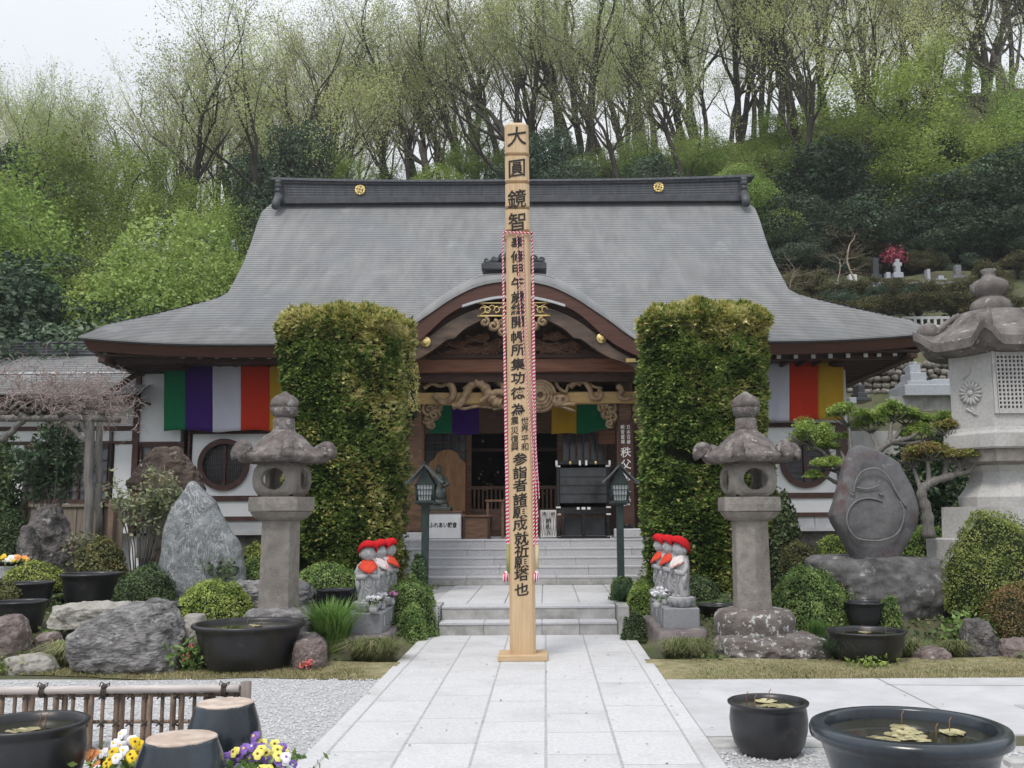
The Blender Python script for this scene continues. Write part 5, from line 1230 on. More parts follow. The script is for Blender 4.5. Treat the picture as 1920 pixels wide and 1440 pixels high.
# ================================================================ IRON GARDEN LAMPS
def iron_lamp(px, Y, label):
    c = at(px, 950, Y); zg = .345; t = thing('garden_lamp', label, 'lamp post', (c.x, Y, zg), 0, 'dark green iron lamp posts'); s = Y/1800; Z = lambda py: at(px, py, Y).z-zg
    mb = MB(); mb.box((0, 0, Z(944)/2), (.105, .105, Z(944)), bev=.006); mb.build('post', green_metal, t)
    mb = MB(); mb.box((0, 0, .02), (.22, .22, .05), bev=.01); mb.build('foot', green_metal, t)
    zb = Z(944); mb = MB(); mb.box((0, 0, zb+.02), (.30, .30, .045), bev=.01); mb.box((0, 0, zb-.01), (.2, .2, .03)); mb.build('tray', green_metal, t)
    h = Z(908)-zb-.04; 
    for sx, sy in ((-1, -1), (1, -1), (1, 1), (-1, 1)):
        mb = MB(); mb.tube([(sx*.115, sy*.115, zb+.04), (sx*.14, sy*.14, zb+.04+h)], .018, n=4); mb.build('corner_bar', green_metal, t)
    mb = MB(); zc = zb+.04
    V = []
    for z, w2 in ((zc, .10), (zc+h, .125)): V += [(-w2, -w2, z), (w2, -w2, z), (w2, w2, z), (-w2, w2, z)]
    mb.add(V, [(0, 1, 5, 4), (1, 2, 6, 5), (2, 3, 7, 6), (3, 0, 4, 7)]); mb.build('frosted_pane', M('frosted_pane', (.42, .46, .47), (.5, .54, .55), rough=.5), t)
    mb = MB()
    for side in range(4):
        q = side*math.pi/2; rt = lambda x, y, z: (x*math.cos(q)-y*math.sin(q), x*math.sin(q)+y*math.cos(q), z)
        for k in range(6): u = -.9+1.8*k/5; mb.tube([rt(u*.105, -.112, zc), rt(u*.13, -.137, zc+h)], .006, n=4)
        for k in range(4): f = k/3; mb.tube([rt(-.11-.025*f, -.113-.025*f, zc+h*f), rt(.11+.025*f, -.113-.025*f, zc+h*f)], .007 if 0 < k < 3 else .012, n=4)
    mb.build('grille', green_metal, t)
    mb = MB(); zr = zc+h; zp = Z(874); n = 10; A, B_ = [], []
    for i in range(-n, n+1):
        f = abs(i)/n; x = i/n*.285; z = zr+.0+(zp-zr-.0)*(1-f)**1.25-.045*f*0; A.append((x, -.24, z+.03)); B_.append((x, .24, z+.03))
    A2 = [(p[0], p[1], p[2]-.022) for p in A]; B2_ = [(p[0], p[1], p[2]-.022) for p in B_]
    mb.strip(A, B_, 0, True); mb.strip(B2_, A2, 0, True); mb.strip(A2, A); mb.strip(B_, B2_); rf = mb.build('roof', M('lamp_roof', (.07, .09, .09), (.12, .15, .15), sc=6, rough=.4), t)
    for yy in (-.15, .15):
        mb = MB(); mb.add([(-.14, yy, zr), (.14, yy, zr), (0, yy, zp-.02)], [(0, 1, 2)]); mb.build('gable_plate', green_metal, rf)
    mb = MB(); mb.tube([(0, -.25, zp+.035), (0, .25, zp+.035)], .018, n=6); mb.build('ridge_bar', green_metal, rf)
    return t
iron_lamp(798, 14.7, 'dark green iron lamp post with gabled roof beside the left hedge column')
iron_lamp(1162, 14.7, 'dark green iron lamp post with gabled roof beside the right hedge column')

# ================================================================ JIZO STATUES
jz = M('statue_stone', (.33, .33, .345), (.46, .46, .475), sc=14, bump=.35, bs=70, rough=.85, spots=[((.16, .16, .165), 6, .58, .1)])
hat_m = M('red_knit', (.55, .012, .02), (.66, .03, .035), sc=60, bump=.5, bs=160, rough=.95, spec=.1); bib_r = M('orange_red_bib', (.62, .06, .03), (.72, .10, .06), sc=20, rough=.95, spec=.1, bump=.2); bib_w = M('white_bib', (.62, .55, .54), (.75, .72, .70), sc=20, rough=.9, spots=[((.7, .25, .22), 9, .55, .1)])
def petal_row(mb, R_, z0, z1, n, ph=0):
    for k in range(n):
        a = ph+2*math.pi*k/n; U = Vector((-math.sin(a), math.cos(a), 0)); N_ = Vector((math.cos(a), math.sin(a), 0)); w = R_*math.pi/n*1.02; V = []
        for j in range(5):
            f = j/4; zz_ = lerp(z0, z1, f); rr = R_*(.72+.30*math.sin(f*1.9)); ww = w*math.sin(min(1, .25+f*.9)*math.pi*.55)
            for i in range(5): u = (i/4-.5)*2; V.append(N_*(rr+.018*(1-u*u))+U*ww*u+Vector((0, 0, zz_-(.012*u*u if j == 4 else 0))))
        mb.add(V, [(j*5+i, j*5+i+1, (j+1)*5+i+1, (j+1)*5+i) for j in range(4) for i in range(4)], 0, True)
def jizo(label, loc, rz, bib, prof=0, staff=False):
    t = thing('jizo_statue', label, 'statue', loc, rz, 'small jizo statues in red caps'); t.scale = (.9, .9, .94)
    mb = MB(); mb.lathe([(.10, 0), (.125, .01), (.15, .05), (.168, .10), (.17, .118), (.15, .125), (.05, .128)], n=28); petal_row(mb, .168, .005, .118, 10); mb.build('lotus_base', jz, t)
    mb = MB()   # feet and robe
    for sx in (-.05, .05): mb.sphere((sx, -.055, .135), .04, 10, 6, sc=(.8, 1.5, .6))
    prof_ = [(.105, .12), (.118, .15), (.112, .24), (.116, .34), (.122, .42), (.125, .50), (.12, .56), (.10, .60), (.06, .625), (.045, .64)]
    mb.lathe(prof_, n=40, fn=lambda a, r, z: r*(1.0-.18*abs(math.sin(a))**2)*(1+.045*math.sin(9*a+2*math.sin(z*14))*(1 if z < .5 else .2)))
    # arms folded, hands joined at the chest
    for sx in (-1, 1):
        mb.tube([(sx*.095, .0, .57), (sx*.135, -.01, .48), (sx*.125, -.05, .41), (sx*.05, -.105, .43), (sx*.012, -.115, .46)], [.03, .036, .038, .034, .02], n=10)
        mb.tube([(sx*.125, -.03, .42), (sx*.12, -.04, .32), (sx*.115, -.02, .22)], [.034, .034, .012], n=8)
    for k in range(4):   # robe hanging in nested curves below the hands
        w_ = .03+.018*k; mb.tube([(w_*math.cos(a), -.082-.016*math.sin(a)-.004*k, .40-(.05+.045*k)*math.sin(a)) for a in np.linspace(.1, math.pi-.1, 11)], .0055, n=5)
    for x in (-.075, -.045, .045, .075): mb.tube([(x, -.088, .28), (x*1.05, -.09, .16)], .005, n=4)
    mb.sphere((0, -.12, .475), .02, 8, 6, sc=(.7, .6, 1.6)); mb.build('body', jz, t)
    mb = MB(); hz = .715
    V = []; nn, kk = 28, 20
    for j in range(kk+1):
        th = math.pi*j/kk
        for i in range(nn):
            a = 2*math.pi*i/nn; x, y, z = math.sin(th)*math.cos(a), math.sin(th)*math.sin(a), math.cos(th)
            r = .098; fx_ = -y
            if fx_ > .2:
                r += .022*math.exp(-((x/.15)**2+((z+.08)/.25)**2))*fx_           # nose
                r += .010*(math.exp(-(((abs(x)-.42)/.28)**2+((z+.38)/.3)**2)))     # cheeks
                r -= .014*math.exp(-(((abs(x)-.36)/.2)**2+((z-.10)/.10)**2))       # eye hollows
                r += .009*math.exp(-(((abs(x)-.36)/.22)**2+((z-.27)/.06)**2))      # brow
                r += .007*math.exp(-((x/.22)**2+((z+.52)/.05)**2)); r -= .005*math.exp(-((x/.25)**2+((z+.45)/.03)**2)) # lips
                r += .008*math.exp(-((x/.2)**2+((z+.8)/.15)**2))
            V.append((x*r, y*r*1.0, hz+z*r*1.12))
    mb.add(V, [(j*nn+i, (j+1)*nn+i, (j+1)*nn+(i+1) % nn, j*nn+(i+1) % nn) for j in range(kk) for i in range(nn)], 0, True)
    for sx in (-1, 1):
        mb.sphere((sx*.098, .005, hz-.015), .022, 8, 8, sc=(.45, .8, 2.0))
        mb.tube([(sx*.052, -.082, hz+.006), (sx*.036, -.094, hz+.001), (sx*.018, -.094, hz+.007)], [.002, .0045, .002], n=5)
    mb.tube([(-.022, -.09, hz-.052), (0, -.096, hz-.055), (.022, -.09, hz-.052)], [.002, .0035, .002], n=5)
    mb.tube([(0, 0, .60), (0, 0, .65)], .045, n=12); mb.build('head', jz, t)
    mb = MB(); V = []; nn = 28
    for j, (el, r) in enumerate(((-.04, .112), (.02, .122), (.3, .133), (.6, .138), (.9, .136), (1.2, .130), (1.4, .127), (1.57, .126))):
        for i in range(nn):
            a = 2*math.pi*i/nn; dz = -.03*math.sin(a)*(1-j/6)-.035*(math.sin(a) > 0)*(1-j/6)*math.sin(a)
            V.append((r*math.cos(el)*math.cos(a), r*math.cos(el)*math.sin(a)+.006, hz+.055*(math.sin(a) < 0)*(-math.sin(a))*(1-j/7)+r*1.12*math.sin(el)+dz+.004*math.sin(5*a)*(1-j/6)))
    mb.add(V, [(j*nn+i, j*nn+(i+1) % nn, (j+1)*nn+(i+1) % nn, (j+1)*nn+i) for j in range(7) for i in range(nn)], 0, True); hb_ = mb.build('red_cap', hat_m, t); sl = hb_.modifiers.new('t', 'SOLIDIFY'); sl.thickness = .008
    mb = MB(); V = []; n1, n2 = 17, 7
    for j in range(n2):
        f = j/(n2-1)
        for i in range(n1):
            u = i/(n1-1)*2-1; a = -math.pi/2+u*1.35; r = .055+.085*f*(1-.15*u*u); z = .625-.03*f-.13*f*f*(1-.55*abs(u))-.004*math.sin(u*12)*f; V.append((r*math.cos(a)*1.02, r*math.sin(a)*(.92+.25*f), z+.01*abs(u)))
    mb.add(V, [(j*n1+i, (j+1)*n1+i, (j+1)*n1+i+1, j*n1+i+1) for j in range(n2-1) for i in range(n1-1)], 0, True); o = mb.build('bib', bib, t); sl = o.modifiers.new('t', 'SOLIDIFY'); sl.thickness = .006
    mb = MB(); mb.tube([(.06*math.cos(a), .06*math.sin(a)+.004, .628) for a in np.linspace(0, 6.28, 16)], .009, n=5)
    if bib is bib_w or prof: mb.tube([(0, .065, .628), (.03, .10, .60)], [.01, .014], n=5); mb.tube([(0, .065, .628), (-.03, .10, .61)], [.01, .014], n=5)
    mb.build('bib_tie', bib if bib is bib_r and not prof else bib_w, t)
    return t
blue_gran = M('blue_grey_granite', (.20, .205, .22), (.30, .305, .325), sc=90, bump=.1, bs=120, rough=.6, detail=3)
def plinth(label, pxl, pxr, pyt, pyb, Y, ln, marks):
    a, b = at(pxl, pyt, Y), at(pxr, pyt, Y); zb = at(pxl, pyb, Y).z; W_ = b.x-a.x; H_ = a.z-zb
    t = thing('granite_plinth', label, 'plinth', ((a.x+b.x)/2, Y, zb)); mb = MB(); mb.box((0, ln/2, H_/2), (W_, ln, H_), bev=.008); mb.build('block', blue_gran, t)
    for k in range(3):
        mb = MB(); mb.box((marks*(W_/2+.001), .18+k*ln/3, H_*.55), (.004, .04, H_*.5)); mb.build('carved_mark', granite, t)
    return (a.x+b.x)/2, a.z, W_
Yp = 11.2
xc, zt, Wp = plinth('grey granite plinth under the three jizo statues left of the path', 650, 716, 1150, 1189, Yp, 1.5, 1)
for k, (lab, rz, bib) in enumerate((('front jizo statue of the left row, red cap and orange bib, facing the camera', 18, bib_r), ('middle jizo statue of the left row, red cap and white bib', 62, bib_w), ('rear jizo statue of the left row, red cap and red bib, seen in profile', 78, bib_r))):
    jizo(lab, (xc-.01+.035*k, Yp+.20+.53*k, zt), R(rz), bib)
xc2, zt2, Wp2 = plinth('grey granite plinth under the three jizo statues right of the path', 1244, 1312, 1141, 1179, Yp, 1.5, -1)
for k, (lab, rz, bib) in enumerate((('front jizo statue of the right row, red cap and tied white bib', -62, bib_w), ('middle jizo statue of the right row, red cap and orange bib', -75, bib_r), ('rear jizo statue of the right row, red cap, farthest from the camera', -82, bib_r))):
    jizo(lab, (xc2+.03-.045*k, Yp+.20+.56*k, zt2), R(rz), bib, prof=1)
def rough_block(label, x0, x1, y0, y1, z1, mat, seed):
    mb = MB(); nx_, ny_, nz_ = 14, 14, 5; V = []; F_ = []
    n = 56
    for k in range(nz_+3):
        f = min(1, k/nz_); z = lerp(-.05, z1, f) if k <= nz_ else z1+.01*(k-nz_)
        sc_ = 1-.03*f if k <= nz_ else (.86 if k == nz_+1 else .3)
        for i in range(n):
            a = 2*math.pi*i/n; ca, sa = math.cos(a), math.sin(a); q = (abs(ca)**7+abs(sa)**7)**(-1/7)
            p = Vector((ca*q*(x1-x0)/2*sc_, sa*q*(y1-y0)/2*sc_, z)); d = .05*noise.fractal(p*3+Vector((seed, 0, 0)), 1, 2, 4); V.append(p+Vector((ca, sa, .2))*d)
    mb.add(V, [(k*n+i, k*n+(i+1) % n, (k+1)*n+(i+1) % n, (k+1)*n+i) for k in range(nz_+2) for i in range(n)]+[tuple((nz_+2)*n+i for i in range(n))], 0, True)
    o = mb.build('base_stone', mat, None, ((x0+x1)/2, (y0+y1)/2, 0)); tag(o, label, 'stone'); return o
bs_m = M('base_stone_mat', (.12, .10, .10), (.23, .20, .195), sc=4, bump=.7, bs=30, streak=(1, 1, .5), spots=[((.36, .34, .32), 3.5, .62, .1)])
xa = at(632, 1200, 11.0).x; xb = at(722, 1200, 11.0).x
za = at(680, 1189, 11.2).z
rough_block('rough purple-grey stone block under the left granite plinth', xa, xb+.02, 10.8, 12.9, za-.005, bs_m, 3)
xa = at(1238, 1200, 11.0).x; xb = at(1325, 1200, 11.0).x; za = at(1280, 1179, 11.2).z
rough_block('rough purple-grey stone block under the right granite plinth', xa-.03, xb+.02, 10.8, 12.9, za-.005, bs_m, 8)

# ================================================================ GLAZED POTS
glaze = M('black_glaze', (.014, .015, .018), (.030, .032, .038), sc=3, rough=.24, spec=.5, bump=.06, bs=12, spots=[((.09, .08, .07), 14, .72, .05)])
glaze_b = M('blue_black_glaze', (.009, .013, .019), (.035, .047, .060), sc=2.5, rough=.2, spec=.6, bump=.04, bs=9, streak=(1, 1, .4))
glaze_m = M('matte_black_glaze', (.011, .011, .013), (.026, .026, .03), sc=4, rough=.34, spec=.5, bump=.12, bs=9, streak=(1, 1, .4), spots=[((.06, .055, .05), 5, .6, .1), ((.10, .095, .085), 16, .69, .05)])
water = M('dark_water', (.022, .022, .014), (.035, .034, .02), sc=3, rough=.04, spec=.7, bump=.02, bs=4)
def pot(label, px, py, hwpx, Y, zb, shape, mat=None, name='glazed_tub', wat=.045, lily=False, grp='black glazed water pots', squash=1.0):
    c = at(px, py, Y); rim = abs(at(px+hwpx, py, Y).x-c.x); H_ = c.z-zb; t = thing(name, label, 'pot', (c.x, Y, zb), 0, grp)
    lip = min(.05, rim*.12)
    if shape == 'tub': out = [(.70, 0), (.73, .02), (.82, .35), (.90, .75), (.93, .88), (1.0, .93), (1.01, .97), (.99, 1.0), (.93, 1.0), (.89, .95)]
    elif shape == 'bowl': out = [(.60, 0), (.66, .03), (.82, .22), (.90, .5), (.93, .8), (.95, .90), (1.0, .95), (1.0, .99), (.95, 1.0), (.87, .97)]
    elif shape == 'jar': out = [(.66, 0), (.72, .03), (.86, .2), (.94, .45), (.96, .65), (.93, .85), (.91, .9), (.99, .94), (1.0, .98), (.97, 1.0), (.87, .98)]
    elif shape == 'wide': out = [(.70, 0), (.74, .03), (.80, .4), (.87, .70), (.90, .78), (.99, .84), (1.0, .92), (.98, .98), (.94, 1.0), (.85, 1.0), (.83, .97)]
    prof = [(r*rim, z*H_) for r, z in out]; zw = H_-wat; ri = out[-1][0]*rim
    prof += [(ri, zw-.02), (ri*.97, H_*.6)]
    mb = MB(); mb.lathe(prof, n=56, fn=lambda a, r, z: r*(1+.006*math.sin(2*a+1)+.003*math.sin(5*a))); 
    o = mb.build('body', mat or glaze, t); o.scale = (1, squash, 1)
    mb = MB(); n = 48; mb.add([(ri*1.0*math.cos(2*math.pi*i/n), ri*squash*math.sin(2*math.pi*i/n), zw) for i in range(n)], [tuple(range(n))]); mb.build('water', water, t)
    if lily:
        rg = random.Random(int(px))
        for k in range(lily if lily > 1 else 10):
            mb = MB(); a0, rr = rg.uniform(0, 6.28), rg.uniform(.0, .62)*ri; lx_, ly_ = rr*math.cos(a0), rr*math.sin(a0)*squash; q = rg.uniform(.03, .07); nn = 14; ga = rg.uniform(0, 6.28)
            mb.add([(lx_, ly_, zw+.004)]+[(lx_+q*math.cos(ga+.25+5.8*i/nn)*(1+.15*rg.random()), ly_+q*math.sin(ga+.25+5.8*i/nn)*(1+.15*rg.random()), zw+.003+.008*rg.random()) for i in range(nn+1)], [(0, i+1, i+2) for i in range(nn)]); mb.build('withered_leaf', M('withered_leaf', (.20, .17, .08), (.42, .38, .22), sc=8, rnd=.3), t)
        for k in range(3):
            mb = MB(); a0 = rg.uniform(0, 6.28); rr = rg.uniform(.1, .7)*ri; x, y = rr*math.cos(a0), rr*math.sin(a0); mb.tube([(x, y, zw-.05), (x+.005, y, zw+.06), (x+.02, y+.01, zw+.075)], .003, n=4); mb.build('dry_stalk', M('dry_stalk', (.2, .1, .05), (.3, .16, .08)), t)
    return t
def zg(px, py_bottom, Y): return 0
pot('very large blue-black glazed water tub with withered leaves at the right front', 1704, 1357, 181, 5.35, 0, 'wide', glaze_b, lily=16, wat=.06)
pot('small round black water jar standing left of the very large blue-black tub', 1440, 1313, 75, 6.45, 0, 'jar', glaze_m, lily=5, wat=.03)
pot('round dark water jar at the left edge in front of the bamboo fence', 52, 1352, 107, 5.5, 0, 'jar', glaze_m, wat=.05, lily=2)
pot('large black glazed tub in front of the left stone lantern', 467, 1167, 102, 10.0, .0, 'tub', glaze_m, wat=.04, lily=3)
pot('low black bowl-shaped tub right of the right stone lantern', 1624, 1181, 73, 10.15, .0, 'bowl', glaze_m, wat=.03, lily=3)
pot('upright black pot tucked under the azalea bush left of the monument boulder', 1621, 1128, 39, 11.5, .22, 'tub', glaze)
pot('black pot behind the jizo plinth left of the path', 631, 1104, 38, 12.2, .28, 'bowl', glaze)
pot('dark tub half hidden behind the right stone lantern drum', 1345, 1133, 40, 12.0, .3, 'tub', glaze_m)
pot('black tub with a broken twig left of the dark clipped bush', 173, 1074, 55, 12.9, .32, 'tub', glaze_m)
pot('dark tub behind the light green mound at the far left', 52, 1091, 47, 12.4, .3, 'tub', glaze_m)
pot('dark shallow tub at the left edge above the pinkish rock', 40, 1126, 47, 11.5, .2, 'tub', glaze_m)
pot('shallow dark tub sunk behind the large grey boulder', 300, 1132, 70, 11.7, .26, 'tub', glaze_m)
pot('grey basin planted with orange and white pansies at the left edge', 12, 1060, 28, 14.0, .33, 'bowl', granite, name='flower_basin', grp=None)
# upturned jars
def upjar(label, px, py, hw, Y, wmul, H_=None):
    c = at(px, py, Y); r = abs(at(px+hw, py, Y).x-c.x); H_ = c.z; t = thing('upturned_jar', label, 'jar', (c.x, Y, 0), 0, 'upturned glazed jars')
    mb = MB(); mb.lathe([(r*wmul*.93, 0), (r*wmul*1.0, .06*H_), (r*wmul*.99, .25*H_), (r*wmul*.985, .42*H_), (r*wmul*.94, .58*H_), (r*wmul*.88, .72*H_), (r*wmul*.815, .84*H_), (r*1.045, .94*H_), (r*1.01, .985*H_), (r*.98, H_-.004)], n=56, fn=lambda a, q, z: q*(1+.008*math.sin(2*a+z*3))); mb.build('body', glaze_b, t)
    mb = MB(); mb.lathe([(r*1.02, H_-.012), (r*1.01, H_-.001), (r*.96, H_+.003), (r*.6, H_+.001), (.01, H_+.002)], n=40, fn=lambda a, q, z: q*(1+.012*math.sin(3*a)+.01*math.sin(7*a))); mb.build('unglazed_bottom', M('unglazed_clay', (.42, .33, .27), (.58, .49, .42), sc=9, rough=.95, bump=.15, bs=60, detail=2, spots=[((.30, .23, .18), 6, .66, .1)]), t)
upjar('upturned blue-black glazed jar with bare clay bottom beside the bamboo fence end post', 422, 1317, 51, 6.3, 1.36)
upjar('upturned black glazed jar with pale clay bottom nearest the camera at the left', 340, 1382, 63, 5.35, 1.38)

# ================================================================ BAMBOO FENCE
Yf = 6.62
bf = thing('bamboo_fence', 'low bamboo lattice fence tied with dark rope across the left foreground', 'fence', (at(300, 1400, Yf).x, Yf, 0)); ox = bf.location.x
bamb = M('old_bamboo', (.20, .16, .13), (.36, .31, .27), sc=6, streak=(1, 8, 8), rough=.5, bump=.2, rnd=.15); bamb_v = M('old_bamboo_upright', (.16, .11, .08), (.30, .22, .17), sc=6, streak=(8, 8, 1), rough=.5, bump=.2, rnd=.2)
FX = lambda px, py=1350: at(px, py, Yf).x-ox; FZ = lambda py: at(300, py, Yf).z
mb = MB(); mb.tube([(FX(459), 0, -.02), (FX(459), 0, FZ(1279))], .036, n=12); mb.build('end_post', M('grey_post', (.17, .14, .12), (.26, .22, .2), sc=5, streak=(6, 6, .6), bump=.3), bf)
def bamboo(mb, a, b, r, nodes):
    a, b = Vector(a), Vector(b); pts = [a]; rr = [r]
    for k in range(1, nodes+1):
        f = (k-.4)/nodes; L_ = (b-a).length
        for d, q in ((-.012, 1), (0, 1.1), (.012, 1)): pts.append(a.lerp(b, f+d/L_)); rr.append(r*q)
    pts.append(b); rr.append(r); mb.tube(pts, rr, n=12)
mb = MB(); bamboo(mb, (FX(-120), -.03, FZ(1292)), (FX(449), -.03, FZ(1290)), .026, 7); mb.build('top_rail', M('pale_bamboo_rail', (.42, .38, .36), (.55, .50, .48), sc=5, streak=(1, 6, 6), rough=.45), bf)
for py, r in ((1303, .016), (1354, .012), (1407, .018)): mb = MB(); bamboo(mb, (FX(-120), .02, FZ(py)), (FX(452), .02, FZ(py)), r, 9); mb.build('rail', bamb_v, bf)
for px in (-75, -50, -30, 3, 24, 44, 56, 82, 105, 118, 137, 160, 171, 193, 216, 226, 246, 268, 281, 302, 325, 338, 362, 384, 396, 420, 440):
    w_ = .0125 if px in (24, 82, 137, 193, 246, 302, 362, 420) else .019
    mb = MB(); bamboo(mb, (FX(px), -.014 if px % 2 else .012, FZ(1412)), (FX(px), -.014 if px % 2 else .012, FZ(1296)), w_, 2); mb.build('upright', bamb_v, bf)
knot = M('palm_rope', (.05, .04, .035), (.09, .075, .065), sc=30)
for px, py in ((82, 1285), (198, 1285), (422, 1285)):
    mb = MB(); x, z = FX(px), FZ(py+6)
    for k in range(3): mb.tube([(x-.012+.012*k, -.03+.034*math.cos(a), z-.012+.034*math.sin(a)) for a in np.linspace(0, 6.28, 12)], .006, n=5)
    mb.sphere((x, -.045, z+.022), .02, 8, 6, sc=(1.2, 1, 1)); mb.tube([(x, -.03, z+.03), (x-.03, -.03, z+.05), (x-.035, -.04, z+.02)], .005, n=4); mb.tube([(x, -.03, z+.03), (x+.03, -.03, z+.045), (x+.025, -.04, z+.015)], .005, n=4); mb.build('rope_knot', knot, bf)
for px in (3, 50, 111, 137, 165, 193, 221, 246, 275, 302, 331, 362, 390):
    for py in (1303, 1354): 
        mb = MB(); x, z = FX(px), FZ(py)
        for sg in (-1, 1): mb.tube([(x-.022, -.025, z-.02*sg), (x, -.04, z), (x+.022, -.025, z+.02*sg)], .006, n=4)
        mb.build('rope_tie', knot, bf)
# ================================================================ FOLIAGE HELPERS
rng = np.random.default_rng(11)
def sphere_pts(n, rng, zmin=-.3):
    v = rng.normal(size=(int(n*2.6)+60, 3)); v /= np.linalg.norm(v, axis=1)[:, None]; v = v[v[:, 2] > zmin][:n]; return v
def nz(P, s, off=0.0):
    return np.array([noise.noise(Vector((p[0]*s+off, p[1]*s, p[2]*s))) for p in P])
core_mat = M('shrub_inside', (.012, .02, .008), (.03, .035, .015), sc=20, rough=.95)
def shrub(label, x0, x1, y0, y1, Y, cols, n=5000, ls=.03, dep=None, seed=0, lump=.16, name='clipped_shrub', cat='shrub', grp=None, asp=.6, sqz=1.0, zb=None, bare=0.0):
    a, b = at(x0, y1, Y), at(x1, y0, Y); c = at((x0+x1)/2, y1, Y); W2 = abs(b.x-a.x)/2; H_ = b.z-c.z
    dep = dep or W2*.9; rg_ = np.random.default_rng(seed+100)
    S_ = np.array([W2, dep, H_*1.02]); zc = 0.0
    v = sphere_pts(n, rg_, -.12); f = 1+lump*nz(v, 2.4, seed*1.7)+lump*.5*nz(v, 6, seed)
    r = (1-.10*rg_.random(n)**2)[:, None]; sgn = np.sign(v)*np.abs(v)**sqz; P = sgn*S_*f[:, None]*r; nrm = v/S_; nrm /= np.linalg.norm(nrm, axis=1)[:, None]
    V, Q = leaves(P+rg_.normal(size=P.shape)*ls*.25, ls, rg_, N=nrm, asp=asp, up=.4, jit=.75)
    mi = np.zeros(len(Q), int)
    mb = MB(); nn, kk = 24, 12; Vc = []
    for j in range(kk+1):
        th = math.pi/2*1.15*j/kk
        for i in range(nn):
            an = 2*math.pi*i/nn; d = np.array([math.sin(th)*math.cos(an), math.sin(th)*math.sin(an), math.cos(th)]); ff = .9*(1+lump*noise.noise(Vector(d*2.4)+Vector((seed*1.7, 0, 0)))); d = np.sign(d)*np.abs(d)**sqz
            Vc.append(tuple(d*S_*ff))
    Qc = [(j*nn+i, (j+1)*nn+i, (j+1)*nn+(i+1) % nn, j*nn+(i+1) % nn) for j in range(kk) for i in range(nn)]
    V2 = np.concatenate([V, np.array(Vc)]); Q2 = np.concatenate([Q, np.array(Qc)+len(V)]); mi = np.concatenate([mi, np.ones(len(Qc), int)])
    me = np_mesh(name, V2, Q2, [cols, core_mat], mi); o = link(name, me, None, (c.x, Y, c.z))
    return tag(o, label, cat, grp)
G_dark = leafmat('leaf_dark', [(.03, .055, .022), (.06, .10, .04), (.105, .16, .06), (.17, .23, .10)], trans=.2, sc=5)
G_mid = leafmat('leaf_mid', [(.06, .11, .028), (.13, .20, .05), (.22, .31, .085), (.34, .42, .14)], trans=.25, sc=5)
G_bri = leafmat('leaf_bright', [(.09, .15, .03), (.18, .27, .05), (.30, .40, .09), (.42, .50, .16)], trans=.3, sc=5)
G_yel = leafmat('leaf_yellow_green', [(.09, .13, .025), (.19, .26, .05), (.33, .38, .10), (.45, .48, .16)], trans=.3, sc=5)
G_olive = leafmat('leaf_olive', [(.05, .06, .02), (.11, .12, .04), (.19, .19, .07), (.26, .24, .10)], trans=.25, sc=5)
G_red = leafmat('leaf_reddish', [(.10, .08, .03), (.20, .16, .05), (.28, .20, .08), (.34, .19, .10)], trans=.3, sc=4)
bark = M('bark', (.055, .045, .038), (.12, .10, .085), sc=9, streak=(6, 6, 1), bump=.6, rough=.9)
bark_g = M('bark_grey', (.13, .12, .11), (.23, .215, .20), sc=9, streak=(6, 6, 1), bump=.5, rough=.9)

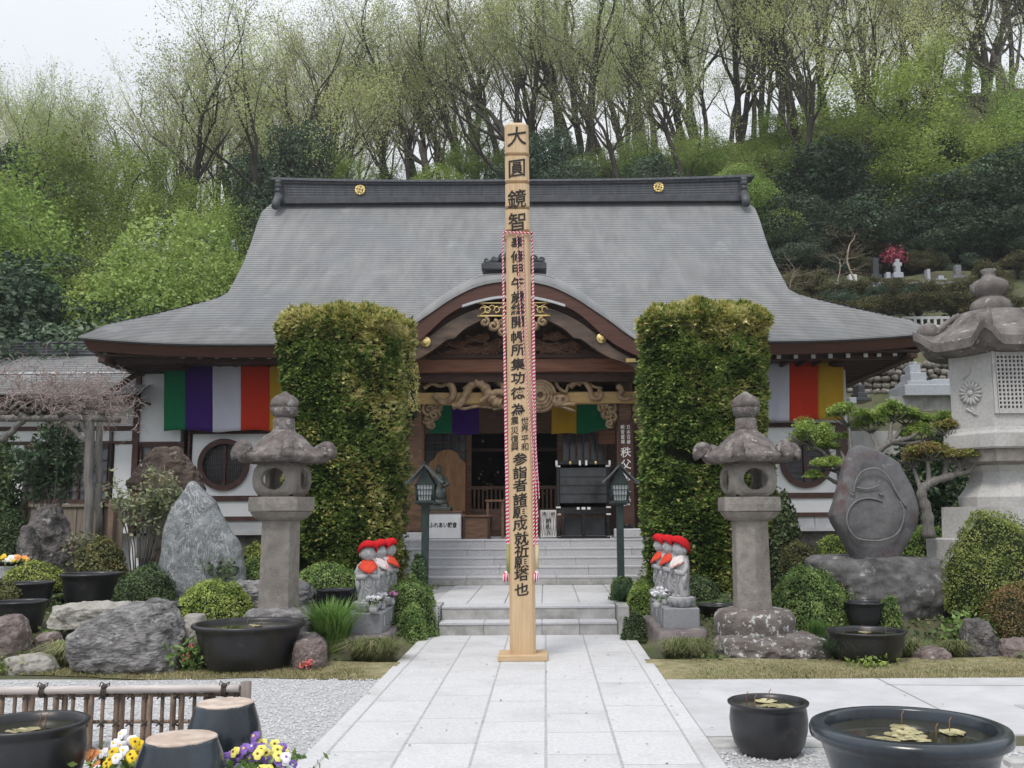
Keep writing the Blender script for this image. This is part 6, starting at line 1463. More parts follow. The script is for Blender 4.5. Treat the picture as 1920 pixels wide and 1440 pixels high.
# ---------------------------------------------------------------- clipped golden-cypress columns
cyp_g = leafmat('cypress_green', [(.04, .085, .022), (.10, .175, .04), (.20, .31, .065), (.34, .45, .12)], trans=.2, sc=3, rnd=.02)
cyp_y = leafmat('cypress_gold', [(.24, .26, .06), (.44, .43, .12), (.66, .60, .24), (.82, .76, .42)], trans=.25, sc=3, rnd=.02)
def cypress(label, x0, x1, ytop, ybot, Y, dep, seed, n=25000):
    rg_ = np.random.default_rng(seed); a, b = at(x0, 800, Y), at(x1, 800, Y); zt, zb = at((x0+x1)/2, ytop, Y).z, .33
    W_ = b.x-a.x; H_ = zt-zb; o = link('clipped_cypress', None, None, ((a.x+b.x)/2, Y+dep/2, zb)); tag(o, label, 'topiary', 'clipped golden cypress columns')
    # positions on a rounded box: side wall by superellipse, top cap
    def surf(u, h):          # u angle, h 0..1 (0..0.93 wall, rest cap)
        ca, sa = np.cos(u), np.sin(u); q = (np.abs(ca)**3.6+np.abs(sa)**3.6)**(-1/3.6); hh = np.minimum(h/.9, 1); cap = np.maximum(0, (h-.9)/.1)
        shr = np.maximum(0, 1-cap**2.4)**.5; TR = .36 if seed == 1 else .26; top = H_-TR+TR*np.sin(np.minimum(cap, 1)*math.pi/2); z = np.where(cap > 0, top, hh*(H_-TR))
        return np.stack([W_/2*ca*q*shr, dep/2*sa*q*shr, z], -1), np.stack([ca*shr, sa*shr, cap*1.2], -1)
    u = rg_.random(n)*2*math.pi; front = rg_.random(n) < .45; u = np.where(front, math.pi*(1.15+.7*rg_.random(n)), u); h = rg_.random(n)**.95
    ctop = rg_.random(n) < .14; h = np.where(ctop, .9+.1*rg_.random(n)**1.4, h)
    P, N = surf(u, h); N /= np.linalg.norm(N, axis=1)[:, None]+1e-9
    bump = .11*nz(P, 1.5, seed)+(.07+.09*np.clip((P[:, 2]-H_+.5)*2, 0, 1))*nz(P, 4.5, seed)+.045*nz(P, 10, seed)
    # hollow patches
    hol = np.zeros(n)
    for hx, hz, rr_ in ([(-.75, .5, .33), (-.35, .32, .2), (.1, .25, .15)] if seed == 1 else [(-.45, 2.05, .13), (-.25, 1.98, .14), (-.6, 2.12, .1)]):
        hol = np.maximum(hol, np.exp(-(((P[:, 0]-hx)/(rr_*1.6))**2+((P[:, 2]-hz)/(rr_*.7))**2))*(N[:, 1] < -.3))
    keep = (hol < .55) & ~((P[:, 1] > 0) & (rg_.random(n) < .5)); P, N, bump, hol = P[keep], N[keep], bump[keep], hol[keep]; n = len(P)
    P = P+N*(bump-.10*hol+.03*rg_.random(n)**3)[:, None]
    # fan sprays: K leaflets radiating from P, outward and upward
    K = 7; D = N*.8+np.array([0, 0, 1.0])*(-.35+1.0*rg_.random(n))[:, None]+rg_.normal(size=(n, 3))*.22; D /= np.linalg.norm(D, axis=1)[:, None]
    Sd = np.cross(D, rg_.normal(size=(n, 3))*.30+np.array([0, 0, 1.0])-N*.25); Sd /= np.linalg.norm(Sd, axis=1)[:, None]+1e-9; Up = np.cross(D, Sd)
    L = ((.064+.045*np.clip((P[:, 2]-H_+.5)*3, 0, 1))*(.6+.8*rg_.random(n)))[:, None]; VV, MI = [], []
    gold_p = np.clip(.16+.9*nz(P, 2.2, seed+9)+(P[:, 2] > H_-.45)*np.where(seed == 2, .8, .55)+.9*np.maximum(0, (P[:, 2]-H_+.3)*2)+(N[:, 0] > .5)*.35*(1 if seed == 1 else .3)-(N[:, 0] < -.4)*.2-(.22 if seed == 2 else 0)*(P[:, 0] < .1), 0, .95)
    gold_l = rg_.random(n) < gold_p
    for k in range(K):
        f = (k-(K-1)/2)/((K-1)/2); an = f*1.05; dirv = D*math.cos(an)+Sd*math.sin(an); ln = L*(1-.45*abs(f))*(.8+.4*rg_.random(n))[:, None]
        base = P+D*L*.12; tip = base+dirv*ln+Up*(.012*math.cos(k*2)); side = (np.cross(dirv, Up)+Up*.35)*ln*.17
        mid_ = base+dirv*ln*.55+Up*ln*.06
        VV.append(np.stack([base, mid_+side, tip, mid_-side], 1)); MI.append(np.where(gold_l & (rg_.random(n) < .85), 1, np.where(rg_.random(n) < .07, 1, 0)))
    V = np.stack(VV, 1).reshape(-1, 3); Q = np.arange(len(V)).reshape(-1, 4); MI = np.stack(MI, 1).reshape(-1)
    me = np_mesh('foliage', V, Q, [cyp_g, cyp_y], MI); link('foliage', me, o)
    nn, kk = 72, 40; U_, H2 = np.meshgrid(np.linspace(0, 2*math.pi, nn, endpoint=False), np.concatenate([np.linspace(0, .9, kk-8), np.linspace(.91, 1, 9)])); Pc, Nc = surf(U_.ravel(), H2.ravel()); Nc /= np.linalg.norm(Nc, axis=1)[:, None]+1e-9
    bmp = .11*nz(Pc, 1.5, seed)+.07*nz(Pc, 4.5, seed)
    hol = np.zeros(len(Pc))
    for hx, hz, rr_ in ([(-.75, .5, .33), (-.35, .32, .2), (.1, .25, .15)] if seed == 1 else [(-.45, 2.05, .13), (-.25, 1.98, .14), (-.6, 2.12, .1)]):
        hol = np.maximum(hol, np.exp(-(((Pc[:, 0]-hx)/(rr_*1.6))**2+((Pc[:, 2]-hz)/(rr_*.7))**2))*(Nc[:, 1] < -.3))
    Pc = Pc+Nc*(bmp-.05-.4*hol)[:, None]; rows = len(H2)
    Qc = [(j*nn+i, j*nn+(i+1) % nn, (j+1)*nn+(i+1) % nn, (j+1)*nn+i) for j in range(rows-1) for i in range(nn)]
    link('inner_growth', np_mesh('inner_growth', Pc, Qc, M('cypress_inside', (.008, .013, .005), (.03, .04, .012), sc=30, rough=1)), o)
    mb = MB(); mb.tube([(0, 0, -.05), (.03, 0, .5), (0, .02, H_*.6)], [.12, .1, .06], n=8); mb.build('trunk', bark, o)
    return o
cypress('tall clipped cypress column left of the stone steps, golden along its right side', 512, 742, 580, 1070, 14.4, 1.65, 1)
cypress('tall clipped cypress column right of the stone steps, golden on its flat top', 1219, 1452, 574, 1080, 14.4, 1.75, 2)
shrub('golden tufted bump growing on the right shoulder of the left hedge column', 735, 785, 660, 760, 15.9, cyp_y, n=1800, ls=.07, seed=3, name='side_tuft', dep=.25, lump=.3)

# ---------------------------------------------------------------- garden shrubs
for lab, x0, x1, y0, y1, Y, cm, n, ls, sd in (
    ('dark green clipped ball shrub left of the veined standing stone foot', 213, 328, 1064, 1132, 12.4, G_dark, 7000, .026, 1),
    ('light green clipped mound between the dark ball shrub and the left lantern', 328, 470, 1090, 1152, 11.7, G_bri, 7500, .026, 2),
    ('yellow-green mound at the far left behind the dark tubs', 4, 122, 1056, 1102, 13.2, G_yel, 5000, .03, 3),
    ('olive mound cut by the left edge of the photo above the dark tub', -40, 34, 1086, 1124, 12.0, G_olive, 3500, .026, 4),
    ('bright little ball shrub between the veined stone and the left lantern', 452, 500, 1020, 1062, 13.9, G_yel, 2500, .03, 5),
    ('dark green shrub just behind the left lantern shaft', 450, 512, 1048, 1092, 13.5, G_mid, 3000, .03, 6),
    ('low green clipped shrub between the left lantern and the left jizo row', 548, 680, 1056, 1112, 13.2, G_mid, 6000, .028, 7),
    ('broad sloping green shrub right of the left jizo row beside the path', 706, 826, 1082, 1210, 12.35, G_mid, 11000, .026, 8),
    ('lower end of the green planting against the left edge of the lower steps', 745, 800, 1130, 1205, 11.95, G_mid, 5000, .024, 28),
    ('small round bright shrub left of the right jizo row', 1172, 1232, 1092, 1160, 12.8, G_bri, 4500, .03, 9),
    ('dark shrub behind the right jizo row beneath the right hedge column', 1262, 1352, 1080, 1134, 13.2, G_dark, 4000, .03, 10),
    ('large green azalea bush right of the right lantern shaft', 1444, 1584, 1062, 1182, 11.75, G_mid, 11000, .03, 11),
    ('green azalea bush hanging over the upright black pot', 1532, 1640, 1062, 1136, 12.2, G_bri, 6000, .03, 12),
    ('small azalea shoot right of the upright black pot at the boulder foot', 1650, 1688, 1118, 1172, 11.4, G_mid, 1800, .026, 13),
    ('tiny round shrub left of the inscribed monument stone', 1534, 1592, 1004, 1052, 13.3, G_bri, 2800, .03, 14),
    ('light green mound behind the right end of the sloping boulder', 1690, 1806, 988, 1066, 13.6, G_bri, 5500, .032, 15),
    ('big round pale yellow-green shrub at the right edge', 1782, 1960, 960, 1128, 11.5, G_yel, 14000, .028, 16),
    ('olive-brown low bush under the big round shrub at the right edge', 1846, 1960, 1084, 1180, 11.1, G_red, 6500, .024, 17),
    ('dark bluish tuft shrub beside the right iron lamp foot', 1142, 1196, 1078, 1136, 13.4, G_dark, 3200, .03, 18),
    ('small dark fern clump against the right side kerb of the lower steps', 1166, 1212, 1150, 1204, 11.9, G_dark, 2600, .026, 19),
    ('dark green leafy bush left of the left iron lamp by the steps', 768, 800, 1044, 1110, 14.6, G_dark, 1800, .045, 20),
    ('brown-green low shrub left of the tiny round shrub by the hall foundation', 1466, 1540, 1018, 1066, 13.8, G_olive, 3000, .03, 21),
    ('wild dark shrub right of the right hedge column foot', 1440, 1500, 930, 1066, 14.6, G_dark, 3000, .05, 22),
    ('dark bush at the left edge behind the trellis rock', -30, 60, 960, 1062, 16.5, G_dark, 4000, .045, 23),
    ('pale moss-green bush beside the trellis post foot', 138, 236, 1012, 1078, 14.0, G_olive, 3500, .04, 24)):
    shrub(lab, x0, x1, y0, y1, Y, cm, n=n, ls=ls, seed=sd, grp='garden shrubs', lump=.16 if n > 3000 else .25)

# grass tufts
def tuft(label, px, py, Y, wpx, h, n, mat, seed, name='grass_tuft', wd=.007, lean=1.0, cat='grass tuft', dep=.6):
    rg_ = np.random.default_rng(seed); c = at(px, py, Y); r = wpx/2/1800*Y
    def f_(k): a = rg_.random(k)*6.28; q = rg_.random(k)**.6; return np.stack([np.cos(a)*q*r*.55, np.sin(a)*q*r*dep*.55, np.zeros(k)], 1)
    V, Q = blades(n, f_, h, rg_, wd=wd, lean=lean, droop=.45 if lean >= 1 else .9)
    zz_ = bed(c.x, Y) if c.z < 1 else c.z
    return tag(link(name, np_mesh(name, V, Q, mat), None, (c.x, Y, zz_-.02)), label, cat, None)
T_g = leafmat('tuft_green', [(.10, .14, .05), (.20, .25, .09), (.34, .36, .17), (.48, .45, .28)], trans=.25, sc=6)
T_b = leafmat('tuft_bright', [(.08, .17, .04), (.15, .27, .06), (.25, .38, .12)], trans=.35, sc=6)
T_d = leafmat('tuft_dark', [(.02, .05, .025), (.05, .09, .04), (.10, .15, .07)], trans=.2, sc=6)
tuft('wide arching grass tuft in front of the left jizo base stone', 700, 1248, 10.45, 130, .30, 1900, T_g, 1, lean=1.5)
tuft('grass tuft leaning on the left side of the large grey boulder', 126, 1250, 10.1, 70, .34, 1300, T_g, 2, lean=1.2)
tuft('straw-green grass tuft in front of the right jizo base stone', 1285, 1248, 10.45, 130, .27, 2000, T_g, 3, lean=1.5)
tuft('dark narrow-leaved tuft left of the right hand bowl-shaped tub', 1582, 1245, 10.2, 60, .33, 900, T_d, 4, lean=1.3)
tuft('pale tuft right of the right hand bowl-shaped tub', 1702, 1235, 10.5, 60, .26, 800, T_g, 5, lean=1.3)
tuft('upright green leaves between the azalea bush and the bowl-shaped tub', 1530, 1175, 10.9, 60, .28, 500, T_b, 6, wd=.012, lean=.5)
tuft('bright green iris leaves between the black tub and the left jizo plinth', 622, 1200, 10.9, 85, .46, 700, T_b, 7, 'iris_clump', wd=.022, lean=.9, cat='plant')
tuft('bright yellow-green shoot left of the large grey boulder', 92, 1168, 10.9, 26, .22, 120, leafmat('shoot', [(.2, .4, .03), (.35, .6, .06)], sc=3), 8, 'young_shoot', wd=.035, lean=.4, cat='plant')
tuft('grey-green tuft beside the jagged rock at the right garden edge', 1790, 1238, 10.4, 60, .24, 800, T_g, 9, lean=1.3)
tuft('green tuft beside the brown rock at the right edge', 1900, 1192, 11.2, 70, .28, 700, T_b, 10, lean=1.0)
tuft('fine dark tuft at the foot of the right iron lamp', 1180, 1120, 13.0, 70, .35, 1200, T_d, 11, lean=1.1)
# leafy ground cover over the beds (uncountable)
n = 26000; rg_ = np.random.default_rng(31); x = rg_.uniform(-7.5, 7.8, n); y = rg_.uniform(10.1, 16.5, n); k_ = ((x < -1.7) | (x > 1.35)) & (np.array([noise.noise(Vector((a*1.1, b*1.1, 7))) for a, b in zip(x, y)]) > -.08); x, y = x[k_], y[k_]
P = np.stack([x, y, np.array([bed(a, b) for a, b in zip(x, y)])+.02+.05*rg_.random(len(x))], 1); V, Q = leaves(P, .05, rg_, N=np.tile(np.array([[0, -.3, 1.0]]), (len(P), 1)), asp=.75, jit=.6)
stuff(link('ground_cover', np_mesh('ground_cover', V, Q, leafmat('cover', [(.03, .06, .02), (.06, .11, .03), (.11, .18, .05), (.2, .24, .09)], sc=1.2))))

# ---------------------------------------------------------------- stems with leaves (nandina, camellia, begonia)
def stemmy(label, px, py, Y, wpx, h, nst, nleaf, ls, mat, seed, name='leafy_plant', cat='plant', flower=None, stem_mat=None, spread=1.0, low=.35):
    rg_ = random.Random(seed); c = at(px, py, Y); zz_ = c.z if c.z > .6 else bed(c.x, Y); t = thing(name, label, cat, (c.x, Y, zz_-.01)); W2 = wpx/2/1800*Y; mb = MB(); tips = []
    for k in range(nst):
        a = rg_.random()*6.28; q = rg_.random()**.5*W2*spread; tx, ty = q*math.cos(a), q*math.sin(a)*.7; hh_ = h*(.7+.35*rg_.random()); pts = [(tx*.25, ty*.25, 0), (tx*.5+.02, ty*.5, hh_*.4), (tx*.8, ty*.8, hh_*.75), (tx, ty, hh_)]
        r0 = .006+.004*h; mb.tube(pts, [r0, r0*.8, r0*.6, r0*.3], n=5); pp = cr_(pts, 5); tips += pp[int(len(pp)*low):]
        for j in range(4):
            b_ = pp[rg_.randrange(int(len(pp)*low), len(pp))]; e = (b_[0]+rg_.uniform(-.16, .16)*h, b_[1]+rg_.uniform(-.12, .12)*h, b_[2]+rg_.uniform(.0, .12)*h); mb.tube([b_, e], r0*.4, n=4); tips += [tuple(lerp(b_[i], e[i], f) for i in range(3)) for f in (.4, .7, 1.0)]
    mb.build('stem', stem_mat or bark_g, t)
    rr = np.random.default_rng(seed); P = np.array([tips[i] for i in rr.integers(0, len(tips), nleaf)])+rr.normal(size=(nleaf, 3))*ls*.8
    V, Q = leaves(P, ls, rr, N=np.tile(np.array([[0, -.5, .9]]), (nleaf, 1)), asp=.5, up=-.2, jit=.9); fo = link('foliage', np_mesh('foliage', V, Q, mat), t)
    if flower:
        for k in range(flower[1]):
            p = tips[rg_.randrange(len(tips))]; mb = MB()
            for q in range(7): mb.sphere((p[0]+rg_.uniform(-.02, .02), p[1]-.02+rg_.uniform(-.02, .02), p[2]+.03+rg_.uniform(-.03, .03)), .011, 6, 4)
            mb.build('flower', flower[0], t)
    return t
pink = M('pink_flower', (.62, .10, .12), (.75, .22, .2), sc=9, rnd=.1)
G_pale = leafmat('leaf_pale', [(.10, .13, .05), (.20, .23, .11), (.32, .34, .20), (.30, .22, .14)], trans=.3, sc=4)
G_cam = leafmat('leaf_glossy', [(.02, .045, .02), (.05, .10, .045), (.12, .19, .09), (.26, .31, .20)], trans=.15, sc=5)
stemmy('airy pale-leaved shrub with thin stems left of the veined standing stone', 262, 1085, 13.9, 120, 1.45, 16, 1700, .075, G_pale, 1, low=.5)
stemmy('small pale-leaved shrub at the foot of the trellis post', 158, 1075, 14.1, 70, .55, 9, 700, .07, G_pale, 2)
stemmy('glossy-leaved camellia under the trellis in front of the left window', 82, 1040, 16.8, 120, 2.3, 12, 4200, .085, G_cam, 3, 'camellia', 'shrub', low=.45)
stemmy('dark leafy bush at the left edge below the trellis', 8, 1040, 17.0, 90, 2.0, 9, 2600, .085, G_dark, 4, 'evergreen_bush', 'shrub', low=.3)
stemmy('begonia with pink flowers in front of the large grey boulder', 372, 1258, 9.85, 95, .22, 10, 420, .07, G_mid, 5, 'begonia', 'plant', (pink, 7), low=.5)
stemmy('begonia with pink flowers in front of the light green mound', 396, 1150, 11.1, 70, .26, 8, 260, .075, G_pale, 6, 'begonia', 'plant', (pink, 6), low=.5)
stemmy('small climbing plant on the lower right of the veined standing stone', 412, 1100, 12.6, 60, .36, 6, 180, .06, G_dark, 7, low=.4)
stemmy('pink-flowered sprig on the reddish rock right of the black tub', 572, 1215, 9.75, 26, .10, 4, 40, .03, G_mid, 8, 'pink_sprig', 'plant', (pink, 5))
stemmy('green leaves at the left edge below the flat pale rock', 20, 1256, 9.8, 90, .14, 12, 500, .05, G_mid, 9, low=.2)
stemmy('fresh green leaves under the bowl-shaped tub on the grass', 1640, 1248, 9.8, 120, .07, 12, 260, .05, G_bri, 10, low=.1)
stemmy('dark heart-leaved plant at the right foot of the sloping boulder', 1830, 1190, 10.9, 90, .3, 9, 400, .08, G_mid, 11, low=.3)
stemmy('camellia with dark glossy leaves behind the monument stone', 1762, 1045, 14.6, 150, 1.75, 14, 6500, .085, G_cam, 12, 'camellia', 'shrub', (pink, 4), low=.2)
# ---------------------------------------------------------------- layered garden tree behind the monument
def cloud_tree(label, Y, trunk, pads, mat, seed, name='layered_tree', brk=bark_g):
    base = at(trunk[0][0], trunk[0][1], Y); t = thing(name, label, 'tree', tuple(base)); rr = np.random.default_rng(seed); rg_ = random.Random(seed)
    mb = MB(); wpts = [Vector(at(p[0], p[1], Y))-base for p in trunk]; c_ = cr_([tuple(p) for p in wpts], 5); mb.tube(c_, [lerp(.085, .045, i/(len(c_)-1))*(1+.15*math.sin(i*2.1)) for i in range(len(c_))], n=8)
    Ps, Ns = [], []
    for (px, pyt, pyb, w_, yo, jx) in pads:
        c2 = Vector(at(px, (pyt+pyb)/2, Y+yo))-base; W2 = w_/2/1800*Y; H2 = (pyb-pyt)/2/1800*Y
        st = Vector(c_[int(jx*(len(c_)-1))]); pt = [tuple(st), tuple(st.lerp(c2, .35)+Vector((rg_.uniform(-.05, .05), 0, -.04))), tuple(st.lerp(c2, .7)+Vector((0, 0, rg_.uniform(-.06, .02)))), tuple(c2-Vector((0, 0, H2*.6)))]
        cc_ = cr_(pt, 4); mb.tube(cc_, [lerp(.04, .014, i/(len(cc_)-1)) for i in range(len(cc_))], n=6)
        for k in range(14):
            a = rg_.random()*6.28; e = c2+Vector((W2*.85*math.cos(a)*rg_.random()**.5, W2*.6*math.sin(a), -H2*.1+H2*.5*rg_.random())); mb.tube([tuple(cc_[-1-rg_.randrange(3)]), tuple((Vector(cc_[-1])+e)/2-Vector((0, 0, .02))), tuple(e)], [.012, .007, .003], n=4)
        for sb in range(9):
            a = rg_.random()*6.28; ro = rg_.random()**.6*.72; sc_ = rg_.uniform(.30, .48); cs = np.array(c2)+np.array([W2*ro*math.cos(a), W2*.6*ro*math.sin(a), H2*(.55*(1-ro)+rg_.uniform(-.35, .2))])
            m = int(620*(w_/100)); v = rr.normal(size=(m, 3)); v /= np.linalg.norm(v, axis=1)[:, None]; v[:, 2] = np.abs(v[:, 2])*1.15-.3; f = 1+.45*nz(v, 2.2, px+sb*3)
            q = rr.random(m)**.5; Ps.append(v*np.array([W2*sc_, W2*sc_*.8, H2*.62])*(f*q)[:, None]+cs)
    mb.build('trunk', brk, t); P = np.concatenate(Ps); V, Q = leaves(P, .032, rr, N=np.tile(np.array([[0, -.2, 1.0]]), (len(P), 1)), asp=.5, jit=.8); link('crown', np_mesh('crown', V, Q, mat), t); return t
cloud_tree('layered bright green garden tree behind the monument stone, right of the cloth', 13.9, [(1618, 1030), (1612, 960), (1600, 905), (1606, 870), (1640, 850), (1668, 830)], [(1512, 786, 850, 105, 0, .45), (1588, 756, 806, 108, .2, .6), (1672, 750, 806, 110, .3, 1), (1560, 856, 890, 80, -.1, .4), (1700, 762, 806, 90, .5, 1), (1760, 768, 812, 90, .4, 1), (1546, 826, 862, 70, .3, .5), (1524, 880, 905, 50, -.1, .4), (1632, 770, 822, 80, .3, .8), (1722, 792, 838, 84, .3, 1), (1784, 796, 842, 70, .5, 1), (1570, 806, 846, 70, .4, .5)], G_bri, 3)
cloud_tree('low spreading tree with reddish-green leaves left of the huge granite lantern', 12.6, [(1742, 1010), (1738, 960), (1728, 925), (1745, 905), (1790, 890)], [(1740, 830, 872, 120, 0, .7), (1800, 838, 872, 90, 0, 1), (1845, 842, 868, 70, -.1, 1), (1780, 788, 826, 90, .2, .9), (1710, 846, 880, 70, .2, .5), (1822, 780, 806, 50, .2, 1)], leafmat('leaf_new_red', [(.16, .20, .04), (.30, .36, .08), (.36, .30, .10), (.34, .20, .10)], trans=.3, sc=3), 5)

# ---------------------------------------------------------------- pansies and vase flowers
def pansies(label, px, py, Y, R_, n, palette, seed, name='pansy_plant', zb=.0, h=.16, fs=.028):
    c = at(px, py, Y); rg_ = random.Random(seed); t = thing(name, label, 'flowers', (c.x, Y, zb)); 
    rr = np.random.default_rng(seed); P = rr.normal(size=(420, 3))*np.array([R_*.6, R_*.5, .02])+np.array([0, 0, h*.5]); P[:, 2] += rr.random(420)*h*.35-.02
    V, Q = leaves(P, .05, rr, asp=.45, up=.5); link('foliage', np_mesh('foliage', V, Q, G_mid), t)
    for k in range(n):
        a = rg_.random()*6.28; q = rg_.random()**.5*R_; col, ctr = palette[int((math.cos(a)*q/R_*.5+.5)*len(palette)*.999)] if rg_.random() < .6 else rg_.choice(palette)
        p = Vector((q*math.cos(a), q*math.sin(a)*.8, h*(.75+.45*rg_.random())*(1.1-.35*q/R_))); nrm = Vector((math.cos(a)*.35, -.75, .55)).normalized(); u = nrm.cross(Vector((0, 0, 1))).normalized(); v = u.cross(nrm)*1.0
        mb = MB()
        for i, (an, r1) in enumerate(((1.1, 1.0), (2.04, 1.0), (.1, .85), (3.04, .85), (4.71, 1.15))):
            pc = p+(u*math.cos(an)+v*math.sin(an))*fs*.55; r_ = fs*.62*r1; nn = 8
            mb.add([pc+nrm*.004*(i+1)]+[pc+(u*math.cos(2*math.pi*j/nn)+v*math.sin(2*math.pi*j/nn))*r_+nrm*(.002*i-.004+.004*math.sin(j*2.3)) for j in range(nn)], [(0, j+1, (j+1) % nn+1) for j in range(nn)], 0, True)
        nn = 8; pc = p-v*fs*.12+nrm*.026*1; pc = p-v*fs*.12+nrm*.02
        mb.add([pc]+[p-v*fs*.12+nrm*.018+(u*math.cos(2*math.pi*j/nn)+v*math.sin(2*math.pi*j/nn))*fs*.27 for j in range(nn)], [(0, j+1, (j+1) % nn+1) for j in range(nn)], 1)
        mb.build('flower', [col, ctr], t)
    mb = MB(); mb.lathe([(R_*.75, 0), (R_*.9, h*.55), (R_*.95, h*.56), (R_*.9, h*.58)], n=24); mb.build('planter', M('dark_planter', (.03, .028, .025), (.05, .045, .04)), t)
fy, fw, fo, fp, fl, fd = [M('petal_'+n_, c1, c2, sc=20, rough=.8, rnd=.08) for n_, c1, c2 in (('yellow', (.72, .48, .02), (.80, .60, .04)), ('white', (.70, .70, .74), (.8, .8, .82)), ('orange', (.72, .25, .08), (.8, .38, .16)), ('purple', (.16, .08, .36), (.26, .15, .48)), ('pale_yellow', (.74, .66, .12), (.8, .74, .25)), ('dark_eye', (.10, .04, .02), (.2, .1, .02)))]
pansies('yellow, white and orange pansies beside the nearest upturned jar', 232, 1425, 5.55, .20, 34, [(fo, fo), (fw, fy), (fw, fy), (fy, fd), (fy, fd)], 1, zb=0, h=.27)
pansies('purple and yellow pansies right of the nearest upturned jar', 485, 1425, 5.5, .19, 36, [(fp, fw), (fp, fy), (fl, fd), (fl, fd), (fw, fp)], 2, zb=0, h=.27)
pansies('orange, yellow and white pansies planted in the grey basin', 14, 1052, 14.0, .26, 22, [(fy, fy), (fy, fo), (fw, fy), (fo, fo)], 3, zb=at(12, 1056, 14.0).z-.05, h=.13, fs=.045)
pansies('small mixed pansies behind the black tub with the broken twig', 175, 1078, 13.6, .5, 16, [(fo, fo), (fy, fy), (fw, fy)], 4, zb=.3, h=.22, fs=.035)
for k, (px, py, Y, m1) in enumerate(((700, 1112, 11.15, fw), (716, 1108, 11.6, fw), (734, 1106, 12.05, M('petal_pink', (.5, .18, .4), (.62, .3, .5))), (1232, 1108, 11.2, fw), (1247, 1106, 11.6, fw), (1240, 1092, 12.0, fw))):
    c = at(px, py, Y); zt_ = zt if px < 900 else zt2; t = thing('flower_vase', ['white chrysanthemum posy nearest the camera on the left jizo plinth', 'white flower posy in the middle of the left jizo plinth', 'pink and white flower posy at the far end of the left jizo plinth', 'white flower posy nearest the camera on the right jizo plinth', 'white flower posy in the middle of the right jizo plinth', 'white flower posy at the far end of the right jizo plinth'][k], 'flowers', (c.x, Y, zt_), 0, 'flower posies before the jizo statues')
    mb = MB(); mb.lathe([(.03, 0), (.045, .02), (.05, .06), (.035, .09), (.045, .1)], n=16); mb.build('vase', jz, t)
    rg_ = random.Random(k)
    for j in range(4):
        mb = MB(); p = Vector((rg_.uniform(-.05, .05), rg_.uniform(-.04, .04), .15+rg_.uniform(-.02, .03))); r_ = .032
        for i in range(22):
            a, b_ = rg_.random()*6.28, rg_.random()*1.5; d = Vector((math.cos(a)*math.cos(b_), math.sin(a)*math.cos(b_), math.sin(b_))); s_ = d.orthogonal().normalized()*.007
            mb.add([p-s_, p+s_, p+d*r_+s_*.6, p+d*r_-s_*.6], [(0, 1, 2, 3)])
        mb.sphere(tuple(p), r_*.7, 8, 6); mb.build('blossom', m1, t)
    rr = np.random.default_rng(k); P = rr.normal(size=(30, 3))*.03+np.array([0, 0, .11]); V, Q = leaves(P, .05, rr, asp=.4); link('leaf_bunch', np_mesh('leaf_bunch', V, Q, G_dark), t)
# ================================================================ SIDE BUILDING (left)
an = thing('side_building', 'low side building with grey roof and lattice windows joined to the hall at the left', 'building', (0, 0, 0))
YA = 21.6
def roof_slope(par, pl, pr_, pyr, pye, Yr, Ye, n, mat, name='roof', xl=-16.0):
    mb = MB(); xr0, xr1 = at(pr_, pye, Ye).x, at(pl, pyr, Yr).x; zr_, ze_ = at(100, pyr, Yr).z, at(100, pye, Ye).z
    for k in range(n):
        f0, f1 = k/n, (k+1)/n; cv = lambda f: ze_+(zr_-ze_)*(f*.85+.15*f*f)
        y0, y1 = lerp(Ye, Yr, f0), lerp(Ye, Yr, f1); xe = xr0
        mb.strip([(xl, y0, cv(f0)+.025), (xe, y0, cv(f0)+.025)], [(xl, y1, cv(f1)), (xe, y1, cv(f1))]); mb.strip([(xl, y0, cv(f0)-.01), (xe, y0, cv(f0)-.01)], [(xl, y0, cv(f0)+.025), (xe, y0, cv(f0)+.025)])
        mb.strip([(xe, 2*Yr-y0, cv(f0)), (xl, 2*Yr-y0, cv(f0))], [(xe, 2*Yr-y1, cv(f1)), (xl, 2*Yr-y1, cv(f1))])
    o = mb.build(name, mat, par); return zr_, ze_, xr0
zr_, ze_, xr0 = roof_slope(an, 250, 256, 664, 738, 24.3, 20.7, 22, roof_mat)
mb = MB(); mb.box(((-16+xr0)/2, 24.3, zr_+.12), (16+xr0, .5, .34)); 
for k in range(4): mb.box(((-16+xr0)/2, 24.04, zr_+.04+k*.07), (16+xr0, .03, .02))
mb.build('ridge', roof_dark, an)
mb = MB(); mb.box(((-16+xr0)/2, 20.78, ze_-.09), (16+xr0, .08, .15)); mb.build('eave_board', dark_wood, an)
mb = MB(); mb.box(((-16+xr0)/2, 21.2, ze_-.16), (16+xr0, 1.0, .04)); mb.build('soffit', dark_wood, an)
mb = MB(); a_, b_ = at(196, 742, 20.75), at(258, 700, 20.75); mb.tube([tuple(a_), tuple(b_)], .07, n=4); mb.build('bargeboard', dark_wood, an)
part('wall_panel', plaster, an, [(-200, 742, 252, 800)], YA, .2); part('wall_panel', plaster, an, [(-200, 808, 205, 828)], YA, .2); part('wall_panel', plaster, an, [(211, 808, 248, 828)], YA, .2)
part('wall_panel', plaster, an, [(207, 833, 248, 1000)], YA, .2); part('wall_panel', plaster, an, [(8, 835, 46, 960)], YA, .2); part('wall_panel', plaster, an, [(-200, 945, 207, 1000)], YA, .2)
for r in ((-200, 800, 252, 808), (-200, 828, 252, 833)): part('rail', brown_trim, an, [r], YA-.04, .12)
for r in ((203, 808, 211, 950), (0, 828, 8, 960), (248, 690, 256, 1005)): part('post', brown_trim, an, [r], YA-.06, .14)
